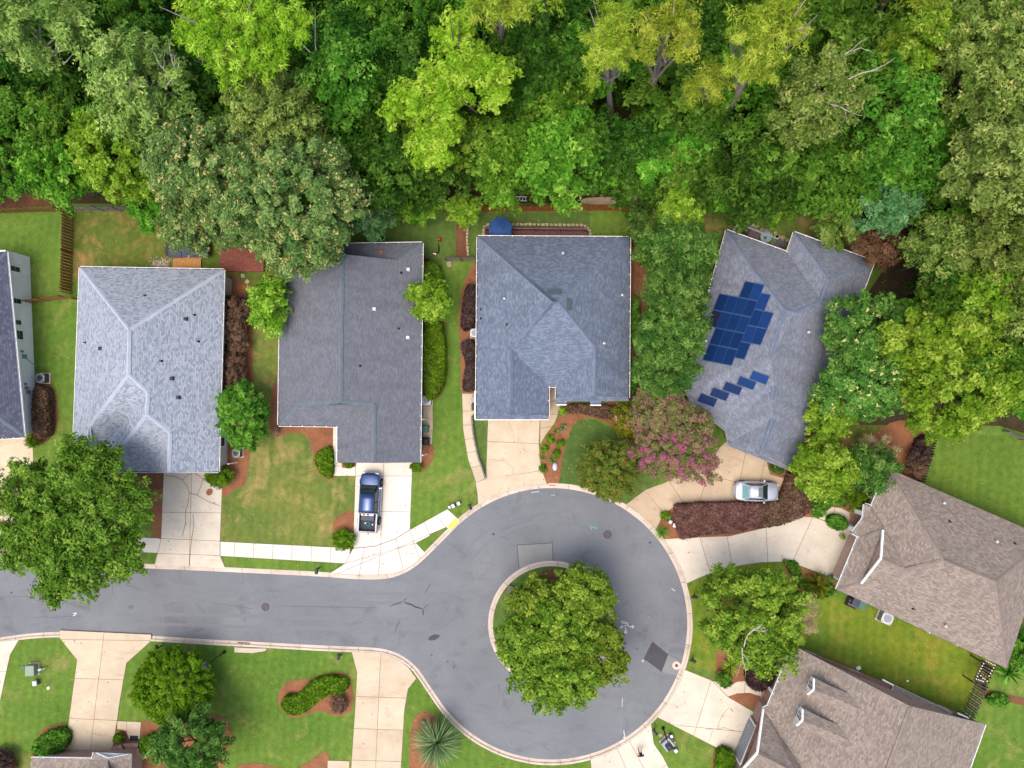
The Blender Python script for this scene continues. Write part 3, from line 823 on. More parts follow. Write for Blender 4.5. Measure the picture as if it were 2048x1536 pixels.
win_mesh = {}
def window_part(root, loc, rz, wd=1.0, ht=1.3, slider=False):
    key = (wd, ht, slider)
    if key not in win_mesh:
        f = MB(); t = .07
        f.box((0, 0, ht / 2 - t / 2), (wd, .12, t)); f.box((0, 0, -ht / 2 + t / 2), (wd, .12, t))
        f.box((-wd / 2 + t / 2, 0, 0), (t, .12, ht - 2 * t)); f.box((wd / 2 - t / 2, 0, 0), (t, .12, ht - 2 * t))
        f.box((0, .005, 0), (wd - 2 * t, .09, .045) if not slider else (.05, .09, ht - 2 * t))
        p = MB().box((0, -.015, 0), (wd - 2 * t, .05, ht - 2 * t))
        a = f.build('window', M['white']); b = p.build('pane', M['glass'])
        win_mesh[key] = (a.data, b.data)
        bpy.data.objects.remove(a); bpy.data.objects.remove(b)
    fr = sub('window', win_mesh[key][0], root, loc, rz)
    sub('pane', win_mesh[key][1], fr, (0, 0, 0))
    return fr

def house(name, label, V, faces, outline, ze, mroof, mcap, mwall, pitch=.6, wall_in=.45, gutters=(), caps=(), vents=(), gables=(), windows=True, skip_win=(), extra=(), wall_poly=None, soffit=None, no_win=()):
    """V: name -> (px, py, z) or (px, py, 'A-B') for a point on the plane that rises from eave A-B; extra: slabs (list of (px,py,z))"""
    W = {}
    for k, v in V.items():
        z = v[2]
        if isinstance(z, str):
            a, b = z.split('-')[:2]; p_ = float(z.split('@')[1]) if '@' in z else pitch
            b = b.split('@')[0]
            z = line_z(v[0], v[1], V[a][:2], V[b][:2], ze, p_)
        W[k] = P(v[0], v[1], z)
    cx = sum(W[k].x for k in outline) / len(outline); cy = sum(W[k].y for k in outline) / len(outline)
    root = thing(name, label, 'house', (cx, cy, 0))
    L = Vector((cx, cy, 0))
    verts = []; fidx = []; uvs = []; edges = {}
    polys = [[W[k] for k in f.split()] for f in faces] + [[P(*q) for q in e] for e in extra]
    keys = [f.split() for f in faces] + [None] * len(extra)
    bvh_v = []; bvh_f = []
    for poly, kk in zip(polys, keys):
        nrm = Vector((0, 0, 0))
        for i in range(len(poly)):
            a, b = poly[i], poly[(i + 1) % len(poly)]
            nrm += Vector(((a.y - b.y) * (a.z + b.z), (a.z - b.z) * (a.x + b.x), (a.x - b.x) * (a.y + b.y)))
        nrm.normalize()
        if nrm.z < 0: nrm = -nrm
        u = Vector((0, 0, 1)).cross(nrm)
        u = u.normalized() if u.length > 1e-4 else Vector((1, 0, 0))
        v = nrm.cross(u)
        tris = geometry.tessellate_polygon([poly])
        n0 = len(verts)
        verts += [tuple(p - L) for p in poly]; bvh_v += poly
        for t in tris:
            a, b, c = (poly[i] for i in t)
            if (b - a).cross(c - a).z < 0: t = (t[0], t[2], t[1])
            fidx.append(tuple(i + n0 for i in t)); bvh_f.append(tuple(i + n0 for i in t))
            for i in t: uvs.append((poly[i].dot(u), poly[i].dot(v)))
        for i in range(len(poly)):
            a, b = poly[i], poly[(i + 1) % len(poly)]
            key = tuple(sorted((tuple(round(x, 3) for x in a), tuple(round(x, 3) for x in b))))
            edges[key] = edges.get(key, 0) + 1
    nroof = len(fidx)
    sv = len(verts)
    for (a, b), c in edges.items():
        if c == 1:
            n0 = len(verts); a = Vector(a) - L; b = Vector(b) - L
            verts += [tuple(a), tuple(b), (b.x, b.y, b.z - .2), (a.x, a.y, a.z - .2)]
            fidx.append((n0, n0 + 1, n0 + 2, n0 + 3)); uvs += [(0, 0)] * 4
    me = bpy.data.meshes.new('roof'); me.from_pydata(verts, [], fidx)
    ul = me.uv_layers.new(name='UVMap')
    ul.data.foreach_set('uv', [x for p in uvs for x in p])
    me.materials.append(mroof); me.materials.append(M['white'])
    me.polygons.foreach_set('material_index', [0 if i < nroof else 1 for i in range(len(fidx))]); me.update()
    roof = bpy.data.objects.new('roof', me); COL.objects.link(roof); roof.parent = root
    bvh = BVHTree.FromPolygons([tuple(v) for v in bvh_v], bvh_f)
    def on(px, py):
        h = bvh.ray_cast(CAM, ray(px, py))
        if h[0] is None: return P(px, py, ze), Vector((0, 0, 1))
        n = h[1] if h[1].z > 0 else -h[1]
        return h[0], n
    # walls and soffit
    ol = [tuple(W[k][:2]) for k in outline]
    if area(ol) < 0: ol = ol[::-1]
    MB().prism(inset(ol, .04), ze - .22, ze - .19, bottom=True).build('soffit', soffit or M['white'], root)
    wl = wall_poly or inset(ol, wall_in)
    MB().prism(wl, .02, ze - .2).build('wall', mwall, root)
    for g in gables:
        pts = [W[k] for k in g.split()]
        cen = sum(pts, Vector((0, 0, 0))) / len(pts)
        base = Vector((cx, cy, 0))
        inn = (base - cen); inn.z = 0; inn.normalize()
        pts = [p + (cen - p) * .05 + inn * .35 - Vector((0, 0, .12)) for p in pts]
        MB().add(pts, [tuple(range(len(pts)))]).build('gable_wall', mwall, root)
    if windows:
        for i in range(len(wl)):
            if i in skip_win: continue
            a, b = Vector(wl[i]), Vector(wl[(i + 1) % len(wl)])
            ln = (b - a).length
            if ln < 3.2: continue
            if any(((a + b) / 2 - P(*q_, 0).to_2d()).length < 4.5 for q_ in no_win): continue
            d = (b - a) / ln; n = Vector((d.y, -d.x)); k = max(1, int(ln // 4))
            for j in range(k):
                q = a + d * ln * (j + .5) / k + n * .04
                window_part(root, (q.x - cx, q.y - cy, 1.55), math.atan2(d.y, d.x))
    for e in gutters:
        ks = e.split()
        for a, b in zip(ks, ks[1:]):
            A, B = W[a], W[b]
            d = (B - A); d.z = 0; d.normalize(); n = Vector((d.y, -d.x, 0))
            if n.dot(Vector((cx, cy, 0)) - (A + B) / 2) > 0: n = -n
            # which side is outside: test against the outline
            mid = (A + B) / 2 + n * .3
            if inside(mid, ol): n = -n
            mb = MB(); z = Vector((0, 0, 1)); dn = Vector((0, 0, .05))
            mb.bar(A + n * .06 - z * .13 - dn, B + n * .06 - z * .13 - dn, .12, .02, m=1)
            mb.bar(A + n * .12 - z * .05 - dn, B + n * .12 - z * .05 - dn, .035, .16)
            ln = (B - A).length; k = int(ln / 1.1)
            for i in range(1, k):
                q = A + (B - A) * (i / k) - z * .02 - dn
                mb.bar(q, q + n * .12, .05, .03)
            mb.build('gutter', [M['white'], M['gutter_bed']], root)
    def cap(a, b, wd=.17, name_='ridge_cap', lift=.035, m=None):
        d = (b - a); d.z = 0; d.normalize(); n = Vector((-d.y, d.x, 0))
        ra, rb = a + Vector((0, 0, lift)), b + Vector((0, 0, lift))
        def drop(p, s_):
            q = p + n * wd * s_
            h = bvh.ray_cast(Vector((q.x, q.y, 40)), Vector((0, 0, -1)))
            zz = h[0].z if h[0] is not None and abs(h[0].z - p.z) < .5 else p.z - .08
            return Vector((q.x, q.y, zz + lift * .8))
        e = (b - a) * .02
        vs = [drop(a + e, -1), ra, drop(a + e, 1), drop(b - e, -1), rb, drop(b - e, 1)]
        lo = [v - Vector((0, 0, lift * 1.5)) for v in vs]
        mb = MB().add(vs + lo, [(0, 3, 4, 1), (1, 4, 5, 2), (0, 6, 9, 3), (2, 5, 11, 8), (0, 1, 2, 8, 7, 6), (3, 9, 10, 11, 5, 4)])
        o = mb.build(name_, m or mcap, root)
        ln = (b - a).length
        uvl = o.data.uv_layers.new(name='UVMap')
        for lp in o.data.loops:
            co = o.data.vertices[lp.vertex_index].co + L
            uvl.data[lp.index].uv = ((co - a).dot((b - a).normalized()) , (co - a).dot(n))
        o.parent = roof
        return o
    for c in caps:
        ks = c.split(); vent = ks[0] == 'v'
        if vent: ks = ks[1:]
        for a, b in zip(ks, ks[1:]):
            if vent: cap(W[a], W[b], .2, 'ridge_vent', .09)
            else: cap(W[a], W[b])
    for vx in vents:
        kind, px, py = vx[:3]
        p, n = on(px, py)
        dirn = Vector((n.x, n.y, 0)); rz = math.atan2(dirn.y, dirn.x) if dirn.length > .05 else 0
        mb = MB()
        if kind == 'pipe':
            mb.tube([p - Vector((0, 0, .1)), p + Vector((0, 0, .35))], .05, 8); mb.lathe(p + Vector((0, 0, .0)), [(.14, -.05), (.07, .08)], 10)
            o = mb.build('vent_pipe', M['black'], root)
        elif kind == 'white':
            mb.tube([p - Vector((0, 0, .1)), p + Vector((0, 0, .4))], .07, 10); mb.lathe(p + Vector((0, 0, .32)), [(.13, 0), (.13, .06), (.05, .14)], 12)
            o = mb.build('vent_pipe', M['light_metal'], root)
        elif kind == 'box':
            mb.box(p + Vector((0, 0, .07)), (.38, .36, .22), rz, taper=.8)
            o = mb.build('roof_vent', vx[3] if len(vx) > 3 else M['dark_metal'], root)
        elif kind == 'slot':
            a, na = on(vx[3], vx[4])
            p = p + n * .06; a = a + n * .06
            mb.bar(p, a, .5, .16, up=n)
            o = mb.build('roof_vent', M['vent_grey'], root)
        o.parent = root
    return root, W, on, roof

# the light grey house, second from the left
V = dict(A=(160, 535, 3), B=(447, 540, 3), C=(436, 943, 3), D=(207, 941, 3), Wv=(207, 893, 3), F=(147, 890, 3),
         G=(258, 660, 'B-C'), H=(256.5, 749, 'B-C'), I=(296, 786, 'B-C'), J=(293, 829, 'B-C'), K=(340, 866, 'B-C'), Lr=(337, 946, 'B-C'),
         Mh=(178, 853, 'A-F'), N=(175, 892, 'A-F'), Vv=(290, 943, 3))
h1, W1, on1, roof1 = house('grey_house', 'house with a pale speckled grey hip roof beside the big tree at the left', V,
    ['A F N Mh H G', 'Mh N Wv', 'H Mh Wv I', 'I Wv D J', 'J D Vv K', 'K Vv Lr', 'B G H I J K Lr C', 'A G B'],
    ['A', 'B', 'C', 'D', 'Wv', 'F'], 3.0, M['roof1'], M['cap1'], M['cream'], .62, gutters=['A B', 'A F', 'B C', 'C Vv D'],
    caps=['A G', 'B G', 'v G H', 'H Mh', 'H I', 'v I J', 'J D', 'J K', 'v K Lr', 'Mh N'],
    vents=[('pipe', 290, 591), ('box', 372, 638), ('box', 344, 757), ('box', 357, 795), ('box', 201, 697), ('pipe', 171, 685), ('pipe', 389, 630), ('pipe', 397, 683), ('pipe', 323, 722)], gables=['C Lr Vv'])
# the slate house with the blue truck
V = dict(A=(563, 490, 3), B=(844, 486, 3), C=(839, 925, 3), D=(676, 925, 3), E=(676, 852, 3), F=(557, 850, 3),
         G=(684, 508, 'B-C'), H=(681, 803, 'B-C'), Q=(796, 520, 'B-C'), Qs=(610, 518, 'A-F'), Rr=(594, 810, 'A-F'),
         K=(749, 808, 'B-C'), Lr=(747, 926, 'B-C'), Vv=(718, 808, 'D-E'))
h2, W2, on2, roof2 = house('slate_house', 'house with a dark slate gable roof behind the blue pickup truck', V,
    ['B Q G H K Lr C', 'A Qs G H Rr F', 'A B Q Qs', 'F Rr Vv E', 'E Vv K Lr D'],
    ['A', 'B', 'C', 'D', 'E', 'F'], 3.0, M['roof2'], M['cap2'], M['cream'], .42, gutters=['A B', 'B C', 'F A', 'F E', 'E D'],
    caps=['v G H', 'B Q', 'F Rr', 'v K Lr', 'H K', 'H Rr'],
    vents=[('box', 749, 618, M['light_metal']), ('box', 817, 539, M['light_metal']), ('box', 816, 675, M['light_metal']), ('box', 763, 504, M['terracotta']), ('pipe', 802, 546), ('pipe', 797, 657), ('pipe', 720, 732)], gables=['Qs G Q', 'Rr H K', 'C Lr D'])
# the blue-grey house at the top of the circle
V = dict(A=(956, 473, 3), B=(1259, 475, 3), C=(1257, 796, 3), S=(1113, 797, 3), T=(1113, 772, 3), U=(1096, 772, 3), X=(1096, 831, 3), Y=(953, 832, 3),
         G=(1105, 604, 'A-Y'), Gr=(1116, 604, 'B-C'), J=(1022, 698, 'A-Y'), K=(1021, 829, 'A-Y'), Mr=(1191, 696, 'B-C'), N=(1189, 792, 'B-C'))
h3, W3, on3, roof3 = house('blue_grey_house', 'house with a blue grey pyramid roof at the top of the turning circle', V,
    ['A Y K J G', 'J K X U', 'G J U T Mr Gr', 'Mr T S N', 'B Gr Mr N C', 'A G Gr B'],
    ['A', 'B', 'C', 'S', 'T', 'U', 'X', 'Y'], 3.0, M['roof3'], M['cap3'], M['brick_brown'], .72, gutters=['A B', 'B C', 'A Y', 'X U T S'],
    caps=['A G', 'B Gr', 'G J', 'Gr Mr', 'v J K', 'v Mr N', 'G Gr'],
    vents=[('slot', 1095, 585, 1122, 585), ('slot', 1138, 597, 1138, 620), ('white', 1126, 508), ('white', 1009, 598), ('white', 1244, 591), ('white', 1208, 687), ('pipe', 962, 619), ('pipe', 962, 637), ('pipe', 1014, 649)],
    gables=['Y K X', 'S N C'],
    extra=[[(957, 830, 3.30), (1021, 827, 3.42), (1092, 830, 3.30), (1098, 839, 3.0), (950, 839, 3.0)], [(1113, 793, 3.25), (1162, 791, 3.35), (1189, 789, 3.4), (1255, 793, 3.3), (1258, 802, 2.98), (1113, 803, 2.98)],
           [(1113, 800, 2.99), (1133, 800, 2.99), (1133, 809, 2.8), (1113, 809, 2.8)], [(1181, 800, 2.99), (1202, 800, 2.99), (1202, 810, 2.8), (1181, 810, 2.8)]])
for a, b in (((950, 839), (1098, 839)), ((1113, 809.5), (1133, 809.5)), ((1181, 810.5), (1202, 810.5)), ((950, 782), (950, 839))):
    MB().bar(P(*a, 2.93), P(*b, 2.93), .10, .14).build('gutter', M['white'], h3)
# the rotated house with solar panels
V = dict(A=(1454, 461, 3), B=(1575, 505, 3), Cc=(1589, 465, 3), D=(1748, 523, 3), R1=(1640, 812, 3), R2=(1582, 936, 3), Y=(1456, 886, 3), X=(1450, 862, 3), S1=(1408, 828, 3), S0=(1386, 818, 3), Lf=(1366, 772, 3),
         H=(1501, 532, 'A-Lf'), G1=(1569, 619, 'A-Lf'), G2=(1591, 624, 'D-R2'), E=(1658, 559, 'Cc-D'), F=(1643, 601, 'D-R1'),
         M1=(1541, 714, 'D-R2'), Ma=(1549, 772, 'D-R2'), Mb=(1545, 797, 'D-R2'), Mc=(1547, 838, 'D-R2'), Md=(1523, 908, 'D-R2'))
h4, W4, on4, roof4 = house('solar_house', 'turned house with a blue grey roof carrying dark blue solar panels', V,
    ['A H G1 M1 Lf', 'M1 Lf S0 S1 Ma', 'Ma S1 X Mb', 'Mb X Y Mc', 'Mc Y Md', 'G1 G2 R1 R2 Md Mc Mb Ma M1', 'D R1 G2 F E', 'Cc D E', 'B Cc E F', 'A B F G2 G1 H'],
    ['A', 'B', 'Cc', 'D', 'R1', 'R2', 'Y', 'X', 'S1', 'S0', 'Lf'], 3.0, M['roof4'], M['cap3'], M['brick_brown'], .6, gutters=['A B', 'B Cc', 'Cc D', 'A Lf', 'D R1'],
    caps=['A H', 'H G1', 'G1 G2', 'G2 F', 'v F E', 'Cc E', 'D E', 'v G1 M1', 'v Ma Mb', 'v Mc Md'],
    vents=[('white', 1673, 597), ('white', 1615, 665), ('white', 1410, 682), ('pipe', 1667, 649)], gables=['Y Md R2'],
    extra=[[(1456, 884, 3.3), (1522, 903, 3.3), (1580, 934, 3.3), (1579, 941, 2.98), (1454, 891, 2.98)]])
# brown house at the right
V = dict(A=(1776, 937, 3), T=(2100, 1078, 3), Z=(2013, 1337, 3), Sw=(1674, 1179, 3), Sn=(1718, 1073, 3), P1=(1706, 1065, 3), P2=(1727, 1037, 3), P3=(1730, 1009, 3), P4=(1744, 1013, 3),
         G=(1889, 1121, 'A-T'), Gr=(1992, 1164, 'A-T'), Kv=(1812, 1137, 'A-P4'), Ap=(1761, 1116, 'Sw-Z@.53'), Ad=(1806, 1141, 'Sw-Z@.53'), Wb=(1751, 1108, 4.35), Ru=(1765, 1060, 4.2), Rd=(1722, 1166, 'Sw-Z@.53'), En=(1765, 1053, 4.0))
h5, W5, on5, roof5 = house('brown_house', 'brown grey roofed house at the right edge, white trim on its front', V,
    ['A P4 Kv G', 'Kv P4 En Ap Ad', 'P4 P3 P2 En', 'P2 P1 Sn Ru En', 'Sn Sw Rd Wb Ru', 'Sw Z Gr G Kv Ad Ap Rd', 'Gr Z T', 'A G Gr T'],
    ['A', 'T', 'Z', 'Sw', 'Sn', 'P1', 'P2', 'P3', 'P4'], 3.0, M['roof5'], M['cap5'], M['brick'], .6, wall_in=.8, gutters=['P4 P3 P2 P1 Sn', 'A P4', 'Sn Sw'],
    caps=['A G', 'v G Gr', 'Gr Z', 'v Ap Ad', 'Ad G', 'Gr T', 'P2 En', 'Sw Rd'],
    vents=[('white', 1885, 1005), ('white', 1990, 1082), ('pipe', 1899, 1043), ('pipe', 2029, 1087), ('pipe', 1826, 1217), ('white', 1888, 1250)], no_win=[(1682, 1110), (1745, 990), (1712, 1050)])
MB().add([W5['Ru'] + Vector((.12, 0, -.05)), W5['Wb'] + Vector((0, 0, -.1)), W5['Rd'] + Vector((.12, 0, -.05)), W5['Ap'] + Vector((.15, 0, -.1))], [(0, 1, 2, 3)]).build('gable_wall', M['brick'], h5)
# brown house at the bottom right, with two dormers
V = dict(A=(1586, 1291, 3), R0=(1822, 1414, 'A-V0'), B=(1970, 1449, 3), Cc=(1920, 1590, 3), Rs=(1757, 1590, 'A-V0'), V0=(1537, 1412, 3), Vs=(1640, 1590, 'A-V0'), Gf=(1526, 1418, 3), Ga=(1514, 1505, 5.6), Gb=(1592, 1545, 5.6), Gs=(1478, 1545, 3), Ge=(1470, 1590, 3))
h6, W6, on6, roof6 = house('dormer_house', 'brown roofed house at the bottom right with two white dormers', V,
    ['A V0 Vs Rs R0', 'R0 Rs Cc B', 'V0 Gf Ga Gb Vs', 'Ga Gs Ge Vs Gb'],
    ['A', 'B', 'Cc', 'Ge', 'Gs', 'Gf', 'V0'], 3.0, M['roof5'], M['cap5'], M['brick'], .44, gutters=['A V0', 'V0 Gf', 'B Cc'],
    caps=['v R0 Rs', 'v Ga Gb'], vents=[], gables=['A R0 B', 'Gf Ga Gs'], soffit=M['brick_brown'], no_win=[(1488, 1465)],
    extra=[[(1788, 1370, 3.0), (1906, 1426, 3.0), (1903, 1437, 3.5), (1784, 1387, 3.5)]])
# rakes trimmed in white
def rake(root, pts, wd=.16):
    mb = MB()
    for a, b in zip(pts, pts[1:]): mb.bar(a, b, wd, .2)
    return mb.build('rake_board', M['white'], root)
dz = Vector((0, 0, .04))
rake(h5, [W5['Ru'] + dz, W5['Ap'] + dz, W5['Rd'] + dz])
rake(h6, [W6['Gf'] + dz, W6['Ga'] + dz, W6['Gs'] + dz])
# white house at the left edge
WH = [tuple(P(*a, 0)[:2]) for a in ((-100, 868), (75, 866), (61, 514), (-100, 514))]
V = dict(A=(13, 503, 3.6), Cc=(48, 873, 3.6), D=(-130, 885, 3.6), B=(-130, 505, 3.6), G=(-80, 590, 'A-Cc'), H=(-70, 790, 'A-Cc'))
h0, W0_, on0, roof0 = house('white_house', 'white walled house with a dark roof cut by the left edge', V,
    ['A Cc H G', 'Cc D H', 'A G B', 'B G H D'], ['A', 'Cc', 'D', 'B'], 3.6, M['roof0'], M['cap2'], M['white_wall'], .5, wall_in=.30, gutters=['A Cc', 'Cc D'], caps=['A G', 'G H', 'Cc H'], windows=False, wall_poly=WH)
# house at the bottom left
V = dict(A=(62, 1517, 3), B=(184, 1519, 3), Cc=(188, 1506, 3), P1=(193, 1509, 3), P2=(216, 1519, 3.6), P3=(257, 1511, 3), E=(262, 1509, 3), Ee=(258, 1620, 3), Aa=(55, 1620, 3), Mi=(184, 1620, 6.0), Mj=(222, 1620, 5.8), Bz=(185, 1530, 3.4))
h7, W7, on7, roof7 = house('courtyard_house', 'brown roofed house with a brick entry court at the bottom left edge', V,
    ['A B Mi Aa', 'B Cc P1 P2 Mj Mi', 'P2 P3 E Ee Mj'], ['A', 'B', 'Cc', 'E', 'Ee', 'Aa'], 3.0, M['roof5'], M['cap5'], M['brick'], .6, wall_in=.5, gutters=['A B', 'B Cc', 'P1 P2 P3'], windows=False)

# ---- dormers on the bottom right house
def on_plane_z(W, root_ze, a, b, px, py, pitch): return line_z(px, py, a, b, root_ze, pitch)
for dx, dy, in ((0, 0), (-22.5, 62)):
    q = lambda x, y: (x + dx, y + dy)
    zpl = lambda x, y: line_z(x, y, (1586, 1291), (1537, 1412), 3.0, .44)
    n1 = q(1697, 1387); s1 = q(1689, 1424); r1 = q(1722, 1419)
    ze_ = (zpl(*n1) + zpl(*s1)) / 2; zr = zpl(*r1)
    n0, s0, r0 = q(1627, 1357), q(1615, 1388), q(1627, 1378)
    Wn0, Ws0, Wr0 = P(*n0, ze_), P(*s0, ze_), P(*r0, zr)
    Wn1, Ws1, Wr1 = P(*n1, ze_), P(*s1, ze_), P(*r1, zr)
    mb = MB().add([Wn0, Wr0, Wr1, Wn1], [(0, 1, 2, 3)]).add([Ws0, Ws1, Wr1, Wr0], [(0, 1, 2, 3)])
    dr = mb.build('dormer', M['roof5'], h6)
    ul = dr.data.uv_layers.new(name='UVMap')
    ax = (Wr1 - Wr0).normalized()
    for lp in dr.data.loops:
        co = dr.data.vertices[lp.vertex_index].co + h6.location
        e = co - Wr0; u = e.dot(ax); v = (e - ax * u).length
        ul.data[lp.index].uv = (u, v)
    ax2 = Vector((ax.x, ax.y, 0)).normalized(); n2 = Vector((-ax2.y, ax2.x, 0))
    wd = (Wn0 - Ws0).dot(n2); c0 = (Wn0 + Ws0) / 2; c0.z = 0
    fr = c0 + ax2 * .32; hw = abs(wd) / 2 - .15
    zb = line_z(1606 + dx, 1374 + dy, (1586, 1291), (1537, 1412), 3.0, .44) - .4
    wb = MB()
    a, b = fr - n2 * hw, fr + n2 * hw
    wb.add([(a.x, a.y, zb), (b.x, b.y, zb), (b.x, b.y, ze_), (fr.x, fr.y, zr - .12), (a.x, a.y, ze_)], [(4, 3, 2, 1, 0)])
    for s_, p in ((-1, a), (1, b)):
        e = p + ax2 * 3.6
        wb.add([(p.x, p.y, zb), (e.x, e.y, ze_ - .3), (e.x, e.y, ze_ - .02), (p.x, p.y, ze_ - .02)], [(0, 1, 2, 3)])
    wall = wb.build('dormer_wall', M['white'], h6)
    rb = MB(); up = Vector((0, 0, .03))
    rb.bar(Wn0 + up, Wr0 + up, .14, .16); rb.bar(Wr0 + up, Ws0 + up, .14, .16)
    o = rb.build('rake_board', M['white'], h6); o.parent = dr
    # window with muntins
    wc = fr - ax2 * .05; zc = (zb + .4 + ze_) / 2 + .12
    rz = math.atan2(n2.y, n2.x)
    fm = MB(); ww, hh = .62, .95
    for z in (-hh / 2, -hh / 6, hh / 6, hh / 2): fm.box((0, 0, z), (ww + .06, .07, .05))
    for x in (-ww / 2, 0, ww / 2): fm.box((x, 0, 0), (.05, .066, hh))
    f_ = fm.build('window', M['white'], dr, world=False); f_.parent = h6
    f_.location = (wc.x - h6.location.x, wc.y - h6.location.y, zc); f_.rotation_euler = (0, 0, rz)
    pn = MB().box((0, .01, 0), (ww, .03, hh)).build('pane', M['glass'], f_, world=False)
# porch columns and garage doors
def garage(root, a, b, z=2.2, m='cream', inset_=.06):
    A, B = P(*a, 0), P(*b, 0); d = (B - A); ln = d.length; d.normalize(); n = Vector((d.y, -d.x, 0))
    mb = MB(); up = Vector((0, 0, 1))
    c = (A + B) / 2
    rz = math.atan2(d.y, d.x)
    door = MB().box((c.x, c.y, .12 + z / 2), (ln, .08, z), rz)
    g = door.build('garage_door', M[m], root)
    pb = MB()
    for i in range(4):
        for j in range(max(2, int(ln / .8))):
            k = max(2, int(ln / .8)); q = A + d * ln * (j + .5) / k
            pb.box((q.x, q.y, .12 + z * (i + .5) / 4), (ln / k * .8, .12, z / 4 * .7), rz)
    o = pb.build('door_panel', M[m], root); o.parent = g; o['kind'] = 'stuff'
    tb = MB()
    tb.bar(A + up * (z + .2), B + up * (z + .2), .14, .16)
    for q in (A, B): tb.bar(q, q + up * (z + .12), .14, .14)
    tb.build('door_trim', M['white'], root)
M['door_pink'] = plain('pink_garage_door', C(226, 194, 174), C(214, 180, 160), 2, .6)
garage(h5, (1699, 1066), (1663, 1150), m='door_pink')
garage(h6, (1499, 1432), (1468, 1505), m='grey_metal')
garage(h3, (984, 827), (1074, 827)); garage(h2, (716, 914), (822, 914)); garage(h1, (332, 930), (426, 930)); garage(h7, (106, 1511), (184, 1511), m='wood_tan' if False else 'cream')
garage(h4, (1462, 878), (1530, 906))
def column(root, a, z=2.9):
    p = P(*a, 0)
    mb = MB().box((p.x, p.y, z / 2), (.44, .44, z)).box((p.x, p.y, .15), (.54, .54, .3)).box((p.x, p.y, z - .1), (.52, .52, .16))
    return mb.build('porch_column', M['white'], root)
for a in ((1707, 1019), (1695, 1052)): column(h5, a)
for a in ((1554, 1325), (1537, 1369)): column(h6, a)
# porch floors
MB().prism(XY([(1698, 1026), (1712, 1008), (1735, 1018), (1718, 1056), (1697, 1053)]), .05, .22).build('porch_floor', M['brick'], h5)
MB().prism(XY([(1545, 1322), (1575, 1330), (1540, 1420), (1515, 1408)]), .05, .20).build('porch_floor', M['brick'], h6)
# row of tall windows on the brown house
A, B = P(1755, 966, .2), P(1736, 1008, .2)
d = (B - A); ln = d.length; d.normalize(); n = Vector((d.y, -d.x, 0))
if n.x > 0: n = -n
rz = math.atan2(d.y, d.x)
wb = MB(); c = (A + B) / 2
wb.box((c.x, c.y, 1.45), (ln + .3, .10, 2.3), rz)
wall_ = wb.build('window_surround', M['white'], h5)
for k, (t, wd) in enumerate(((.16, .5), (.44, .9), (.71, .5), (.93, .5))):
    q = A + d * ln * t + n * .08
    window_part(h5, (q.x - h5.location.x, q.y - h5.location.y, 1.5), rz, wd, 1.5)
# windows and services on the white wall
def wall_pt(y, z):
    """point on the white house's right hand wall"""
    a, b = P(61, 514, 0), P(75, 866, 0); d = (b - a).normalized(); n = Vector((d.y, -d.x, 0))
    if n.x > 0: n = -n
    t = (P(30, y, z).y - a.y) / d.y
    q = a + d * t; q.z = z
    return q, d, -n
for y, z, wd, ht in ((538, 2.3, .65, 1.4), (602, 2.3, .65, 1.4), (645, 2.2, .6, .95), (670, 2.1, 1.0, 1.1)):
    q, d, n = wall_pt(y, z); q = q + n * .05
    window_part(h0, (q.x - h0.location.x, q.y - h0.location.y, z), math.atan2(-d.y, -d.x), wd, ht)
mb = MB()
for y, z, s_ in ((713, 1.5, .4), (703, 1.8, .2), (784, 1.2, .35), (776, 1.4, .3), (768, 1.5, .2)):
    q, d, n = wall_pt(y, z); mb.box(q + n * .08, (.16, s_, s_ * 1.3), math.atan2(n.y, n.x))
q1, d, n = wall_pt(716, 1.3); q2, _, _ = wall_pt(726, .5); q3, _, _ = wall_pt(733, .15)
mb.tube([q1 + n * .06, q2 + n * .06, q3 + n * .3], .03, 6)
mb.build('meter_box', M['grey_metal'], h0)
# brick entry court of the bottom left house
cb = thing('court_wall', 'stepped brick entry court walls at the bottom left house', 'brick wall', P(225, 1500, 0))
def lowwall(a, b, wd, ht):
    A, B = P(*a, ht), P(*b, ht); A.z = B.z = ht / 2 + .03
    mb = MB().bar(A, B, wd, ht - .06); mb.build('brick_course', M['brick_brown'], cb)
    A.z = B.z = ht; MB().bar(A, B, wd + .08, .08).build('coping', M['brick'], cb)
lowwall((206, 1514), (244, 1494), .5, 1.2); lowwall((246, 1493), (276, 1492), .45, .9); lowwall((262, 1516), (280, 1501), .5, 1.2)
MB().prism(XY([(250, 1482), (279, 1482), (279, 1491), (246, 1491)]), .05, .30).build('step', M['brick'], cb)
MB().prism(XY([(247, 1491), (277, 1491), (262, 1516), (226, 1512)]), .05, .42).build('court_floor', M['brick'], cb)
mt = thing('doormat', 'dark doormat on the walk before the brick court', 'doormat', P(268, 1476, ZP))
MB().prism(XY([(260, 1471), (276, 1471.5), (275.5, 1481), (260, 1480.5)], ZP), ZP, ZP + .02).build('mat', M['black'], mt)
MB().prism(XY([(262, 1472.5), (274, 1473), (273.5, 1479.5), (262, 1479)], ZP), ZP, ZP + .026).build('tread', M['dark_metal'], mt)

